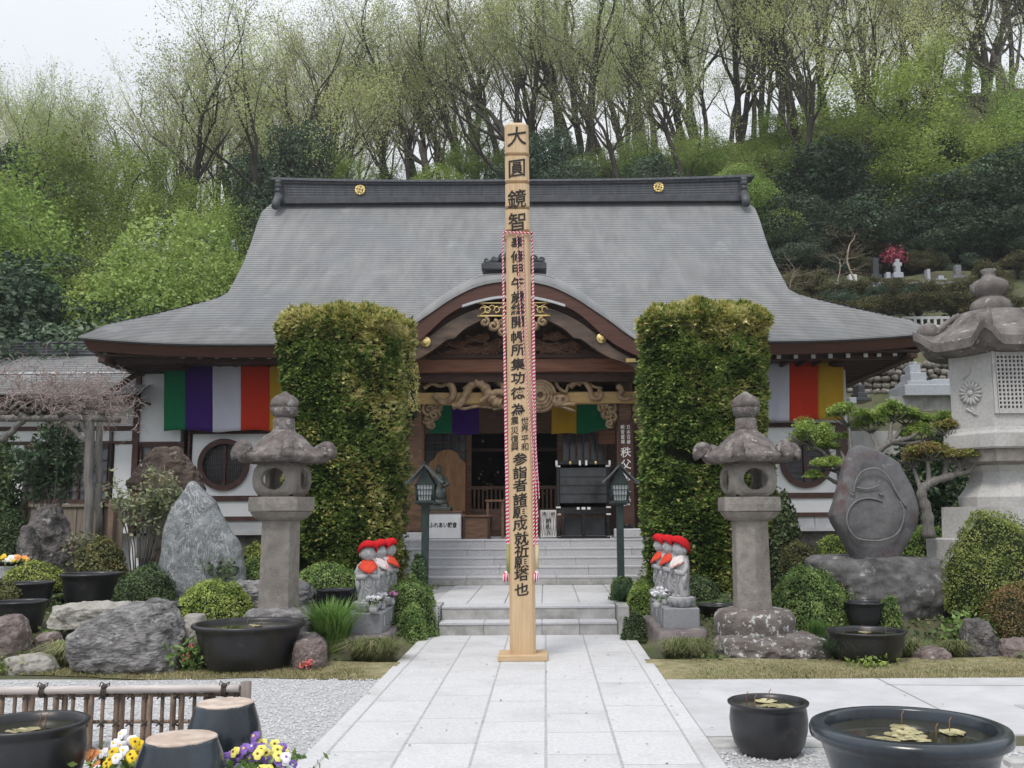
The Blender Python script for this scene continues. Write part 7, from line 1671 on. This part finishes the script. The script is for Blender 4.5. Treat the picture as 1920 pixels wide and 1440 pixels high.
for x0, x1 in ((46, 120), (128, 203), (-90, 0)):
    wd = part('window', glass_dark, an, [(x0, 835, x1, 940)], YA+.05, .02)
    part('frame', brown_trim, wd, [(x0, 833, x1, 840), (x0, 936, x1, 944), (x0, 833, x0+6, 944), (x1-6, 833, x1, 944), ((x0+x1)/2-3, 835, (x0+x1)/2+3, 940)], YA-.03, .07)
    part('glazing_bar', brown_trim, wd, [(x0, y, x1, y+2) for y in (862, 883, 905, 920)]+[(x0+18, 835, x0+20, 940), (x1-20, 835, x1-18, 940)], YA, .03)
mb = MB(); mb.box((-12.5, 25, 2.6), (6.6, 5, 4.6)); mb.build('inner_block', plaster, an)
# low board screen before the side building
sc_ = thing('board_screen', 'low weathered tan board screen with dark posts beneath the side building windows', 'fence', (-10, 18.6, .33))
tanb = M('screen_boards', (.20, .165, .135), (.30, .25, .205), sc=4, streak=(7, 7, .7), bump=.3, rnd=.1)
x = at(-120, 980, 18.6).x; xe_ = at(208, 980, 18.6).x; zt_s = at(100, 948, 18.6).z
while x < xe_: mb = MB(); mb.box((x+.15+10, 0, (zt_s-.33)/2), (.29, .03, zt_s-.33), bev=.004); mb.build('board', tanb, sc_); x += .3
for zz2 in (zt_s-.33, (zt_s-.33)*.5): mb = MB(); mb.box(((at(-120, 980, 18.6).x+xe_)/2+10, -.03, zz2), (xe_-at(-120, 980, 18.6).x, .04, .05)); mb.build('rail', tanb, sc_)
for px in (42, 186, 208): mb = MB(); mb.box((at(px, 980, 18.5).x+10, -.08, (zt_s-.25)/2), (.10, .10, zt_s-.2)); mb.build('post', dark_wood if px != 208 else M('tan_post', (.22, .15, .11), (.3, .21, .16)), sc_)
t = thing('notice_board', 'small white notice sheet on the board screen at the left edge', 'notice', tuple(at(0, 975, 18.4))); mb = MB(); mb.box((0, 0, 0), (.16, .02, .34)); mb.build('sheet', white_paint, t)
mb = MB(); mb.box((0, .05, -.3), (.03, .03, .9)); mb.build('stake', dark_wood, t)

# ================================================================ WISTERIA TRELLIS
Yt = 14.6
tr = thing('wisteria_trellis', 'grey log trellis with braced post standing in front of the side building', 'trellis', (at(168, 1080, Yt).x, Yt, .33))
log = M('grey_log', (.13, .12, .115), (.24, .225, .21), sc=6, streak=(5, 5, .6), bump=.5, rough=.9); log_d = M('dark_log', (.04, .035, .03), (.09, .08, .07), sc=6, bump=.5)
TX = lambda px, py, Y=Yt: tuple(Vector(at(px, py, Y))-Vector(tr.location))
def logp(name, a, b, r0, r1, m=log):
    mb = MB(); a, b = Vector(a), Vector(b); pts = [a.lerp(b, i/8)+Vector((.012*math.sin(i*2.1), .01*math.cos(i*1.7), .008*math.sin(i*1.3))) for i in range(9)]; mb.tube(pts, [lerp(r0, r1, i/8) for i in range(9)], n=10); mb.build(name, m, tr)
logp('post', TX(165, 1085), TX(168, 778), .075, .065); logp('brace', TX(163, 832), TX(118, 786), .035, .035); logp('brace', TX(170, 830), TX(150, 788), .035, .035)
logp('beam', TX(-140, 782), TX(226, 786), .055, .05, log); logp('beam', TX(-140, 764, 16.4), TX(200, 764, 16.4), .05, .045, log_d); logp('brace', TX(2, 828), TX(46, 786), .05, .045); logp('post', TX(-45, 1090), TX(-42, 780), .075, .065); logp('post', TX(185, 1000, 17), TX(186, 770, 17), .06, .06)
for px in (-60, -10, 30, 72, 110, 150, 190): logp('crossbar', TX(px, 776, 14.2), TX(px+14, 756, 17.2), .03, .028, log_d)
wi = thing('wisteria_vine', 'leafless pale wisteria vine with tangled curling twigs over the log trellis', 'vine', (tr.location.x, Yt, .33)); rg_ = random.Random(77)
for k in range(7):
    mb = MB(); x0 = rg_.uniform(-60, 60); pts = [TX(x0, rg_.uniform(740, 770), 14.5+rg_.random()*1.5)]
    for j in range(7): x0 += rg_.uniform(14, 30); pts.append(TX(x0, rg_.uniform(745, 780)+j*1.5, 14.5+rg_.random()*1.2))
    cc_ = cr_(pts, 5); mb.tube(cc_, [lerp(.038, .01, i/(len(cc_)-1)) for i in range(len(cc_))], n=6); mb.build('branch', bark, wi)
tw = M('pale_twigs', (.26, .20, .185), (.42, .345, .32), sc=5, rough=.95); mb = MB()
for k in range(1250):
    px = rg_.gauss(150, 60) if rg_.random() < .55 else rg_.uniform(-60, 235); 
    if px > 262: continue
    py = rg_.gauss(745, 24)-(max(0, 120-px)*.28 if rg_.random() < .6 else 0)+(12 if px > 200 else 0); p = Vector(TX(px, py, 14.2+rg_.random()*1.8)); d = Vector((rg_.gauss(0, 1), rg_.gauss(0, .6), rg_.gauss(.25, .8))).normalized(); pts = [p]
    for j in range(rg_.randint(3, 6)): d = (d+Vector((rg_.gauss(0, .6), rg_.gauss(0, .4), rg_.gauss(0, .6)))).normalized(); p = p+d*rg_.uniform(.03, .075); pts.append(p)
    mb.tube(pts, [.0065*(1-.5*i/len(pts)) for i in range(len(pts))], n=3, cap=False)
stuff(mb.build('twig_tangle', tw, wi))

# ================================================================ CEMETERY TERRACES (right)
def wall_stones(label, x0, x1, y0, y1, Y, mat, seed, cw=.42):
    a, b = at(x0, y1, Y), at(x1, y0, Y); t = thing('retaining_wall', label, 'wall', (a.x, Y, a.z)); W_, H_ = b.x-a.x, at(x0, y0, Y).z-a.z; rg_ = random.Random(seed); protos = []
    for q in range(6):
        mb = MB(); V = []; nn, kk = 10, 6
        for j in range(kk+1):
            th = math.pi*j/kk
            for i in range(nn):
                an_ = 2*math.pi*i/nn; d = Vector((math.sin(th)*math.cos(an_), math.cos(th), math.sin(th)*math.sin(an_))); s_ = 1+.25*noise.noise(d*1.8+Vector((q*3.3+seed, 0, 0))); d2 = Vector((math.copysign(abs(d.x)**.5, d.x), d.y, math.copysign(abs(d.z)**.5, d.z))); V.append(d2*s_*.5)
        mb.add(V, [(j*nn+i, (j+1)*nn+i, (j+1)*nn+(i+1) % nn, j*nn+(i+1) % nn) for j in range(kk) for i in range(nn)], 0, True); protos.append(mb.mesh('stone', mat))
    nr = max(1, round(H_/(cw*.8)))
    for r in range(nr):
        x = -cw*.5*(r % 2)
        while x < W_:
            w_ = cw*rg_.uniform(.75, 1.3); o = link('stone', protos[rg_.randrange(6)], t, (x+w_/2, rg_.uniform(-.03, .05), (r+.5)*H_/nr+rg_.uniform(-.04, .04))); o.scale = (w_*.98, .25, H_/nr*rg_.uniform(.92, 1.1)); o.rotation_euler = (0, rg_.uniform(-.4, .4), 0); x += w_
    mb = MB(); mb.box((W_/2, .32, H_/2-.1), (W_, .3, H_)); mb.build('backing', M('wall_gap', (.03, .028, .025), (.06, .055, .05)), t); return t
ws = M('wall_stone', (.13, .115, .10), (.26, .24, .215), sc=3, bump=.6, rnd=.3, spots=[((.09, .10, .06), 2, .56, .12)])
wall_stones('rough stone retaining wall below the cemetery, seen beneath the right eave corner', 1540, 1800, 680, 764, 30.6, ws, 2, .27)
wall_stones('upper rough stone retaining wall beside the huge granite lantern cap', 1740, 1800, 592, 622, 38.0, ws, 5, .35)
conc_w = M('concrete_wall', (.30, .30, .29), (.42, .42, .41), sc=2, rough=.9, streak=(2, 2, .4), spots=[((.18, .18, .16), 1.5, .55, .2)])
mb = MB(); pbox(mb, 1670, 742, 1960, 776, 27.6, .3); o = mb.build('concrete_wall', conc_w); tag(o, 'stained low concrete wall under the pale granite family tomb', 'wall')
mb = MB(); pbox(mb, 1570, 808, 1690, 852, 24.5, .2); o = mb.build('block_wall', conc_w); tag(o, 'pale block wall behind the layered garden tree right of the hall', 'wall')
tg = M('tomb_granite', (.33, .35, .385), (.42, .44, .475), sc=20, rough=.5); tdk = M('dark_granite', (.03, .033, .036), (.07, .075, .08), sc=12, rough=.3)
def tomb(label, px, Y, rects, mat, name='gravestone', grp=None, cat='gravestone', dp=.5):
    base = at(px, rects[0][3], Y); t = thing(name, label, cat, tuple(base), 0, grp)
    for i, r in enumerate(rects):
        mb = MB(); c2 = at((r[0]+r[2])/2, r[3], Y), at((r[0]+r[2])/2, r[1], Y); x0, x1 = at(r[0], r[3], Y).x, at(r[2], r[3], Y).x; d_ = min(dp*(1.6-.3*i) if i < 3 else dp*.5, 2.2)
        mb.box(((x0+x1)/2-base.x, 0, (c2[0].z+c2[1].z)/2-base.z), (x1-x0, max(.15, d_), c2[1].z-c2[0].z), bev=.015); mb.build(['base', 'plinth', 'stone', 'cap', 'fence_post'][min(i, 4)], mat, t)
    return t
tomb('stepped pale granite family tomb above the concrete wall, left of the huge lantern', 1737, 28.0, [(1682, 726, 1792, 746), (1690, 718, 1740, 727), (1698, 702, 1728, 719), (1702, 686, 1722, 703), (1708, 680, 1716, 687), (1745, 712, 1780, 728)], tg, dp=.8)
tomb('pale upright granite gravestone partly behind the huge lantern', 1800, 28.6, [(1782, 722, 1808, 735), (1786, 694, 1804, 722)], tg)
tomb('black gravestone below the right eave between two small pale lanterns', 1610, 27.2, [(1596, 748, 1626, 755), (1602, 738, 1620, 748), (1604, 724, 1617, 739)], tdk)
tomb('small pale stone marker left of the black gravestone', 1592, 27.0, [(1585, 748, 1598, 760)], tg, name='stone_marker')
Yg = 42.6
for k, (lab, px, rects, m_) in enumerate((('tall dark gravestone with flower holders on the upper terrace', 1641, [(1632, 516, 1652, 524), (1636, 485, 1647, 517)], tdk),
    ('pale stone urn monument standing below the red blossoms on the upper terrace', 1682, [(1674, 512, 1692, 522), (1678, 500, 1687, 512), (1675, 493, 1690, 500), (1679, 486, 1686, 493)], tg),
    ('white slab marker beside the bare tree on the upper terrace', 1595, [(1590, 516, 1605, 528)], white_paint), ('thin pale stone pillar on the upper terrace', 1739, [(1737, 506, 1743, 532)], tg),
    ('small pale pagoda stone left of the bare tree above the roof hip', 1504, [(1497, 538, 1511, 543), (1500, 528, 1508, 538), (1503, 518, 1506, 528)], tg),
    ('grey pointed gravestone right of the pale stone pillar', 1795, [(1785, 518, 1806, 524), (1790, 498, 1801, 518)], M('grey_granite', (.16, .16, .17), (.22, .22, .23))),
    ('low pale kerb tomb right of the thin pillar', 1762, [(1752, 524, 1774, 532), (1758, 518, 1768, 524)], tg), ('grey stone tablet at the left of the urn monument', 1665, [(1660, 512, 1668, 524)], tg))):
    tomb(lab, px, Yg, rects, m_, dp=.22, name='gravestone')
cu = at(1740, 535, 42.2); mb = MB(); mb.box((cu.x-1.2, 42.3, cu.z-.1), (8.5, .3, .5)); o = mb.build('terrace_kerb', tg); tag(o, 'long pale granite kerb along the upper grave terrace', 'kerb')
rl = thing('white_railing', 'short white concrete railing above the right end of the hall roof', 'railing', tuple(at(1700, 618, 36.5))); O2 = Vector(rl.location)
def rp(name, r, dep=.1): mb = MB(); pbox(mb, *r, 36.5, dep); o = mb.build(name, white_paint, rl); o.data.transform(Matrix.Translation(-O2))
rp('top_rail', (1690, 593, 1781, 598)); rp('bottom_rail', (1690, 609, 1781, 613))
for k in range(7): rp('baluster', (1702+k*12.5, 598, 1706+k*12.5, 609), .08)
mb = MB(); p0 = at(1676, 480, 43.2); rr = np.random.default_rng(5); P = rr.normal(size=(420, 3))*np.array([.27, .25, .2])+np.array([0, 0, 0]); V, Q = leaves(P, .13, rr, asp=.7)
t = thing('red_blossom_tree', 'small tree with red-pink blossoms on the upper terrace', 'tree', (p0.x, 43.2, p0.z-1.2)); link('crown', np_mesh('crown', V+np.array([0, 0, 1.2]), Q, leafmat('red_blossom', [(.25, .03, .05), (.42, .07, .11), (.5, .17, .2)], sc=5)), t); mb.tube([(0, 0, 0), (.05, 0, .7), (0, 0, 1.2)], [.07, .05, .03]); mb.build('trunk', bark, t)

# ================================================================ TREES
def gen_tree(seed, H, kind):
    """returns (trunk MB, twig MB, tips): tall open woodland tree, unit height H"""
    rg = random.Random(seed); T_, W_ = MB(), MB(); tips = []
    def grow(p, d, L_, r, lv, up):
        n = 5 if lv < 2 else 3; pts = [p]; q = Vector(p); dd = Vector(d)
        for i in range(n):
            wob = .10 if lv == 0 else .20
            dd = (dd+Vector((rg.gauss(0, wob), rg.gauss(0, wob), rg.gauss(0, wob*.5)+up))).normalized(); q = q+dd*(L_/n); pts.append(q.copy())
        r1 = r*(.62 if lv == 0 else .45); mb = T_ if lv < 3 else W_
        mb.tube(pts, [lerp(r, r1, i/n) for i in range(n+1)], n=(8, 6, 5, 3, 3, 3)[lv], cap=False)
        mx_ = {'tall': 4, 'leafy': 4}[kind]
        if lv >= mx_: tips.extend([pts[-1], pts[-2], (pts[-1]+pts[-2])/2, pts[1]]); return
        if lv >= 2: tips.extend(pts[2:])
        kids = {'tall': (6, 4, 4, 3), 'leafy': (8, 5, 4, 3)}[kind][lv]
        for k in range(kids):
            f = (rg.uniform(.42, .95) if kind == 'tall' else rg.uniform(.22, .95)) if lv == 0 else rg.uniform(.25, 1)
            if k == 0: f = 1.0
            i = min(n-1, int(f*n)); bp = pts[i].lerp(pts[i+1], f*n-i) if f < 1 else pts[-1]
            ang = rg.uniform(.25, .65) if kind == 'tall' else rg.uniform(.6, 1.25)
            if k == 0: ang = .2
            ax = dd.orthogonal().normalized(); ax.rotate(Quaternion(dd, rg.random()*6.28)); nd = dd.copy(); nd.rotate(Quaternion(ax, ang))
            if kind == 'leafy': nd.z *= .7; nd.normalize()
            l2 = L_*(rg.uniform(.48, .72) if lv else rg.uniform(.42, .62))*(1.0 if kind == 'tall' else (.95 if lv == 0 else .8)); r2 = lerp(r, r1, f)*(.75 if k == 0 else rg.uniform(.4, .6))
            grow(bp, nd, l2, max(.008, r2), lv+1, .05 if kind == 'tall' else .0)
    grow(Vector((0, 0, -.3)), Vector((rg.gauss(0, .06), rg.gauss(0, .06), 1)), H*(.52 if kind == 'tall' else .62), H*(.0165 if kind == 'tall' else .0135), 0, 0)
    zmx = max(p.z for p in tips); s_ = H/zmx
    for mb in (T_, W_): mb.v = [(v[0]*s_, v[1]*s_, v[2]*s_) for v in mb.v]
    return T_, W_, np.array([tuple(p*s_) for p in tips])
spring1 = leafmat('spring_leaf', [(.26, .31, .11), (.42, .48, .18), (.55, .60, .27), (.62, .60, .36)], trans=.5, sc=.35, rnd=.2)
spring2 = leafmat('young_green_leaf', [(.10, .16, .035), (.20, .29, .065), (.33, .44, .11), (.46, .54, .19)], trans=.4, sc=.5, rnd=.10)
ever = leafmat('evergreen_leaf', [(.025, .045, .027), (.05, .085, .048), (.09, .14, .08), (.18, .235, .15)], trans=.12, sc=.8, rnd=.12)
everc = leafmat('conifer_leaf', [(.006, .018, .010), (.014, .036, .017), (.03, .065, .025)], trans=.1, sc=.8, rnd=.1)
woodbark = M('woodland_bark', (.03, .026, .022), (.075, .066, .056), sc=2, streak=(3, 3, .5), rough=.95, rnd=.3); twigm = M('woodland_twig', (.12, .105, .085), (.23, .20, .16), sc=2, rough=.95, rnd=.2)
def proto_tree(seed, kind, H, nleaf, ls, lm, sc3=(1, 1, 1)):
    T_, W_, tips = gen_tree(seed, H, kind); rr = np.random.default_rng(seed)
    P = tips[rr.integers(0, len(tips), nleaf)]+rr.normal(size=(nleaf, 3))*ls*2.6; V, Q = leaves(P, ls, rr, N=np.tile(np.array([[0, 0, 1.0]]), (nleaf, 1)) if kind == 'leafy' else None, asp=.6, jit=.7)
    o0 = len(V); Wv = np.array(W_.v); Wq = np.array([f for f in W_.f if len(f) == 4])+o0
    me = np_mesh('crown', np.concatenate([V, Wv]), np.concatenate([Q, Wq]), [lm, twigm], np.concatenate([np.zeros(len(Q), int), np.ones(len(Wq), int)]))
    return T_.mesh('trunk', woodbark), me
tall = [proto_tree(100+i, 'tall', 16, 6200, .10, spring1) for i in range(6)]
leafy = [proto_tree(200+i, 'leafy', 9, 22000, .11, spring2) for i in range(3)]
def dense_proto(seed, mat, n=15000, conif=False, ls_=.15):
    rr = np.random.default_rng(seed); rg = random.Random(seed); mb = MB(); H = 6.0
    if conif:
        h = rr.random(n)**.8; an_ = rr.random(n)*6.28; lay = np.floor(h*13)/13; fr = (h-lay)*13; R_ = (1-h)*1.5*(.55+.45*(1-fr))*(.75+.5*rr.random(n))*(1+.3*np.sin(an_*3+lay*9)); P = np.stack([np.cos(an_)*R_, np.sin(an_)*R_, 1.2+h*8.5-.25*R_], 1); N = None; ls = .22; H = 9.5
    else:
        blobs = [(rg.gauss(0, .75), rg.gauss(0, .75), rg.uniform(1.6, 4.9), rg.uniform(.55, 1.15)) for _ in range(15)]; Ps, Ns = [], []
        for (x, y, z, r) in blobs:
            k = int(n*r*r/sum(b[3]**2 for b in blobs)); v = rr.normal(size=(k, 3)); v /= np.linalg.norm(v, axis=1)[:, None]; f = 1+.35*nz(v, 3, x*5); Ps.append(np.array([x, y, z])+v*np.array([1.1, 1.1, .85])*(r*f*(.72+.28*rr.random(k)**.5))[:, None]); Ns.append(v)
        P = np.concatenate(Ps); N = np.concatenate(Ns)+np.array([0, 0, .5]); N /= np.linalg.norm(N, axis=1)[:, None]; ls = ls_
        for (x, y, z, r) in blobs[:8]: mb.tube([(0, 0, .8), (x*.5, y*.5, z*.6), (x, y, z)], [.09, .06, .02], n=5)
    mb.tube([(0, 0, -.4), (.05, 0, H*.4), (0, .05, H*.85)], [.17, .12, .03], n=7)
    V, Q = leaves(P, ls, rr, N=N, asp=.6, jit=.8, up=-.2 if conif else .1); return mb.mesh('trunk', woodbark), np_mesh('crown', V, Q, mat)
evg = [dense_proto(300+i, ever, 26000, ls_=.105) for i in range(3)]; con = [dense_proto(350, everc, 14000, True)]; brt = [dense_proto(370+i, spring2, 34000, ls_=.075) for i in range(2)]; olv = [dense_proto(380, leafmat('thicket_leaf', [(.03, .035, .015), (.07, .075, .03), (.13, .125, .05), (.22, .18, .09)], trans=.25, sc=.8), 13000)]
rg = random.Random(2024)
BASEH = {'tall': 16, 'leafy': 9, 'evg': 5.7, 'con': 9.7, 'brt': 5.7, 'olv': 5.7}; SETS = {'tall': tall, 'leafy': leafy, 'evg': evg, 'con': con, 'brt': brt, 'olv': olv}
ZN = [(60, 'at far left edge'), (150, 'above the flower basin'), (250, 'over the side building'), (330, 'above the left eave'), (400, 'over the bright maple'), (480, 'left of the roof ridge'), (570, 'at the left ridge end'), (640, 'left of left gold crest'), (720, 'over the left gold crest'), (800, 'right of left gold crest'), (880, 'left of the memorial pillar'), (960, 'left of pillar top'), (1040, 'right of pillar top'), (1120, 'right of the memorial pillar'), (1200, 'left of right gold crest'), (1280, 'over the right gold crest'), (1360, 'right of right gold crest'), (1440, 'at the right ridge end'), (1520, 'above the pagoda stone'), (1600, 'above the bare trees'), (1670, 'above the dark gravestone'), (1740, 'above the red blossoms'), (1820, 'above the white railing'), (1880, 'over the huge lantern'), (9999, 'at far right edge')]
def zone(px): return next(n_ for q, n_ in ZN if px < q)
LAB = {'tall': ('tall sparse spring tree ', 'woodland_tree', 'tall bare-limbed trees on the wooded hill'), 'leafy': ('spreading fresh green tree ', 'spreading_tree', 'fresh green trees on the hillside'), 'evg': ('rounded dark evergreen tree ', 'evergreen_tree', 'dark evergreens on the hillside'), 'con': ('narrow dark conifer ', 'conifer_tree', 'conifers on the hillside'), 'brt': ('dense bright green tree ', 'bright_tree', 'bright green trees on the hillside'), 'olv': ('olive-brown thicket bush ', 'thicket_bush', 'thicket bushes on the hillside')}
def plant(kind, x, Y, H, wide=1.0, label=None, lean=0.0):
    ts, cm = rg.choice(SETS[kind]); z = hill(x, Y)-.15; s_ = H/BASEH[kind]; px = CX+x/Y*F*.97; lb, nm, gp = LAB[kind]
    depth = 'on the far crest ' if Y > 61 else 'on the crest ' if Y > 54 else 'below the crest ' if Y > 48.5 else ('halfway uphill ' if Y > 42 else ('low on the hill ' if Y > 32 else 'at the hill foot '))
    t = thing(nm, label or lb+depth+zone(px), 'tree' if kind != 'olv' else 'bush', (x, Y, z), rg.random()*6.28, gp); t.scale = (s_*wide, s_*wide, s_); t.rotation_euler[0] = rg.gauss(0, .03)+lean
    link('trunk', ts, t); link('crown', cm, t); return t
SKY = [(0, 100), (60, 98), (110, 112), (170, 150), (215, 155), (265, 125), (300, 75), (350, 40), (400, 5), (430, -60), (1920, -300)]
def topz(x, Y):
    px = CX+x/Y*F*.95; py = plin(SKY, px); v = (CY-py)/F; return HC+Y*(math.sin(PITCH)+v*math.cos(PITCH))/(math.cos(PITCH)-v*math.sin(PITCH))
for Y0, sp in ((48, 5.0), (53, 3.5), (57, 3.0), (61, 2.8), (65, 2.8), (70, 3.5)):
    x = -Y0*.62
    while x < Y0*.56:
        xx, yy = x+rg.uniform(-1, 1), Y0+rg.uniform(-1.6, 1.6); H = rg.uniform(14, 19); H = min(H, (topz(xx, yy)-hill(xx, yy))*rg.uniform(.9, 1.0))
        dens = 1.0
        if H > 5 and rg.random() < dens: plant('tall', xx, yy, H, wide=rg.uniform(.75, 1.1)*(16/max(H, 11))**.4)
        x += sp*rg.uniform(.75, 1.3)
# understory
def pl(kind, px, py_top, Y, H=None, wide=1.0, label=None):
    x = at(px, 400, Y).x; z = hill(x, Y); zt_ = at(px, py_top, Y).z; H = H or max(1.2, zt_-z); return plant(kind, x, Y, H, wide, label)
for px, py, Y, w_ in ((20, 270, 42, 1.1), (90, 300, 38, 1), (160, 330, 44, 1.2), (60, 420, 34, 1), (150, 450, 33, 1), (230, 300, 46, 1.2), (300, 330, 44, 1.1), (370, 300, 48, 1.1), (430, 340, 46, 1), (220, 400, 38, 1), (440, 400, 40, .9), (-20, 330, 36, 1.2), (330, 390, 40, 1)): pl('leafy', px, py, Y, wide=w_)
for px, py, Y in ((10, 500, 30), (70, 520, 29.5), (130, 500, 31), (190, 540, 30), (215, 560, 29.5), (30, 560, 27.5), (110, 575, 27.5), (300, 470, 36), (180, 480, 35)): pl('evg', px, py, Y, wide=1.3)
for px, py, Y in ((530, 225, 50), (500, 270, 48), (1010, 225, 52), (1085, 250, 50), (0, 240, 46)): pl('evg', px, py, Y, wide=.8)
for px, py, Y in ((590, 285, 50), (640, 290, 52), (850, 250, 52), (900, 235, 54), (700, 300, 50), (760, 285, 53)): pl('leafy', px, py, Y, wide=1.0)
for px, py, Y, k in ((820, 300, 50, 'brt'), (1040, 270, 50, 'evg'), (1120, 280, 50, 'brt'), (1180, 250, 52, 'brt'), (1240, 290, 48, 'evg'), (1300, 270, 50, 'brt'), (1350, 290, 47, 'leafy'), (1390, 320, 45, 'brt'), (990, 290, 50, 'evg'), (1080, 300, 48, 'evg'), (1430, 260, 50, 'leafy'), (1330, 235, 53, 'brt')): pl(k, px, py, Y, wide=1.2)
pl('brt', 360, 425, 30.5, wide=1.05, label='bright yellow-green maple just behind the left slope of the hall roof'); pl('brt', 285, 505, 29.5, wide=1.0, label='lower bright maple left of the hall roof above the side building'); pl('brt', 430, 470, 31, wide=.9, label='small bright maple touching the left verge of the hall roof')
pl('leafy', 55, 285, 33, wide=1.1, label='pale yellow-green tree at the left edge in front of the darker wood')
pl('leafy', 1660, 110, 51, wide=1.35, label='large bright green tree high on the right hand slope'); pl('leafy', 1720, 200, 49, wide=1.3, label='bright green tree just below the largest bright tree on the right slope'); pl('leafy', 1600, 220, 50, wide=1.2, label='bright green tree left of the largest bright tree on the right slope')
for px_, py_, Y_ in ((1480, 200, 54), (1540, 170, 55), (1780, 120, 54), (1900, 180, 52), (1830, 220, 51), (1250, 240, 53), (1450, 240, 51)): pl('leafy', px_, py_, Y_, wide=1.3)
pl('leafy', 1860, 130, 50, wide=1.1, label='green-leaved tree near the upper right corner of the photo')
for px, py, Y, w_ in ((1500, 270, 49, 1.5), (1450, 360, 45, 1.5), (1530, 360, 46, 1.5), (1600, 330, 47, 1.6), (1680, 330, 47, 1.6), (1760, 320, 47, 1.6), (1840, 300, 47.5, 1.6), (1910, 300, 47, 1.6), (1720, 390, 45.5, 1.6), (1800, 380, 45.5, 1.6), (1880, 385, 45, 1.6), (1660, 400, 45.5, 1.2), (1560, 280, 50, 1.6), (1640, 270, 51, 1.4), (1480, 420, 43.5, 1.4), (1900, 220, 52, 1.6), (1800, 250, 51, 1.4), (1950, 400, 44, 1.5)): pl('evg', px, py, Y, wide=w_)
for px, py, Y, w_ in ((1500, 500, 41, 1.6), (1540, 560, 36, 2.0), (1600, 555, 36, 2.2), (1655, 555, 36.5, 2.2), (1710, 552, 37, 2.2), (1770, 545, 37.5, 2.2), (1820, 545, 37, 2.2), (1880, 550, 36, 2.2), (1560, 520, 40, 1.4), (1900, 480, 42, 1.8), (1720, 460, 43.5, 1.0), (1590, 385, 46, 1.1), (1850, 480, 41.5, 1.3), (1490, 560, 38, 1.5)): pl('olv', px, py, Y, wide=w_)
for px, py, Y, w_ in ((1625, 538, 38.5, 1.6), (1560, 545, 38.2, 1.3), (1770, 485, 43.5, .8), (1690, 540, 39, 1.6)): pl('evg', px, py, Y, wide=w_)
for px, py, Y, w_ in ((1560, 500, 43.4, 1.5), (1615, 505, 43.6, 1.3), (1720, 500, 43.5, 1.4), (1760, 505, 43.6, 1.3), (1815, 500, 43.4, 1.5), (1600, 536, 41.0, 1.8), (1660, 538, 41.0, 1.8), (1730, 536, 41.2, 1.8), (1790, 536, 41.0, 1.8), (1850, 532, 41, 1.8), (1590, 562, 37, 2), (1840, 566, 36, 2), (1900, 590, 34, 2)): pl('olv' if px % 3 else 'evg', px, py, Y, wide=w_)
same = {}
for o in [o for o in COL.objects if o.parent is None and o.get('category') in ('tree', 'bush')]: same.setdefault(o['label'], []).append(o)
for lb_, os_ in same.items():
    if len(os_) > 1:
        os_.sort(key=lambda o: o.location.x/o.location.y)
        for i, o in enumerate(os_): o['label'] = ({2: ['left-hand ', 'right-hand ']}.get(len(os_), ['leftmost ', 'second from left: ', 'third from left: ', 'fourth from left: ', 'fifth from left: ', 'sixth from left: ', 'seventh from left: ']))[min(i, 6)]+lb_
# bare trees on the terrace
def bare_tree(label, px, pyb, pyt, Y, seed):
    T_, W_, tips = gen_tree(seed, 5.0, 'leafy'); b_ = at(px, pyb, Y); H = at(px, pyt, Y).z-b_.z; s_ = H/5.0; t = thing('bare_tree', label, 'tree', tuple(b_)); t.scale = (s_*1.3, s_*1.3, s_)
    pb = M('pale_bark', (.24, .20, .15), (.38, .32, .25), sc=4, rough=.9); T_.v = [(v[0]*1, v[1], v[2]) for v in T_.v]; T_.build('trunk', pb, t); ob = W_.build('crown', M('pale_twig', (.2, .15, .1), (.3, .24, .17)), t); return t
bare_tree('pale bare tree with a forked trunk on the upper terrace', 1605, 528, 395, 42.4, 205); bare_tree('smaller leaning bare tree left of the forked bare tree', 1570, 528, 455, 42.2, 208)
bare_tree('grey bare tree tangle on the slope left of the small pale pagoda stone', 1480, 560, 470, 39, 211)

# fallen petals and leaf scraps on gravel, path and landing
rr = np.random.default_rng(71); n = 420; P = np.stack([rr.uniform(-5.5, 5.5, n), rr.uniform(5.0, 12.2, n), np.full(n, .027)], 1); k_ = (P[:, 1] < 9.6) | (np.abs(P[:, 0]+.2) < 1.2); P = P[k_]
V, Q = leaves(P, .022, rr, N=np.tile(np.array([[0, 0, 1.0]]), (len(P), 1)), asp=.6, jit=.15); stuff(link('fallen_leaves', np_mesh('fallen_leaves', V, Q, leafmat('scraps', [(.12, .08, .04), (.25, .18, .10), (.35, .28, .2)], trans=.1))))
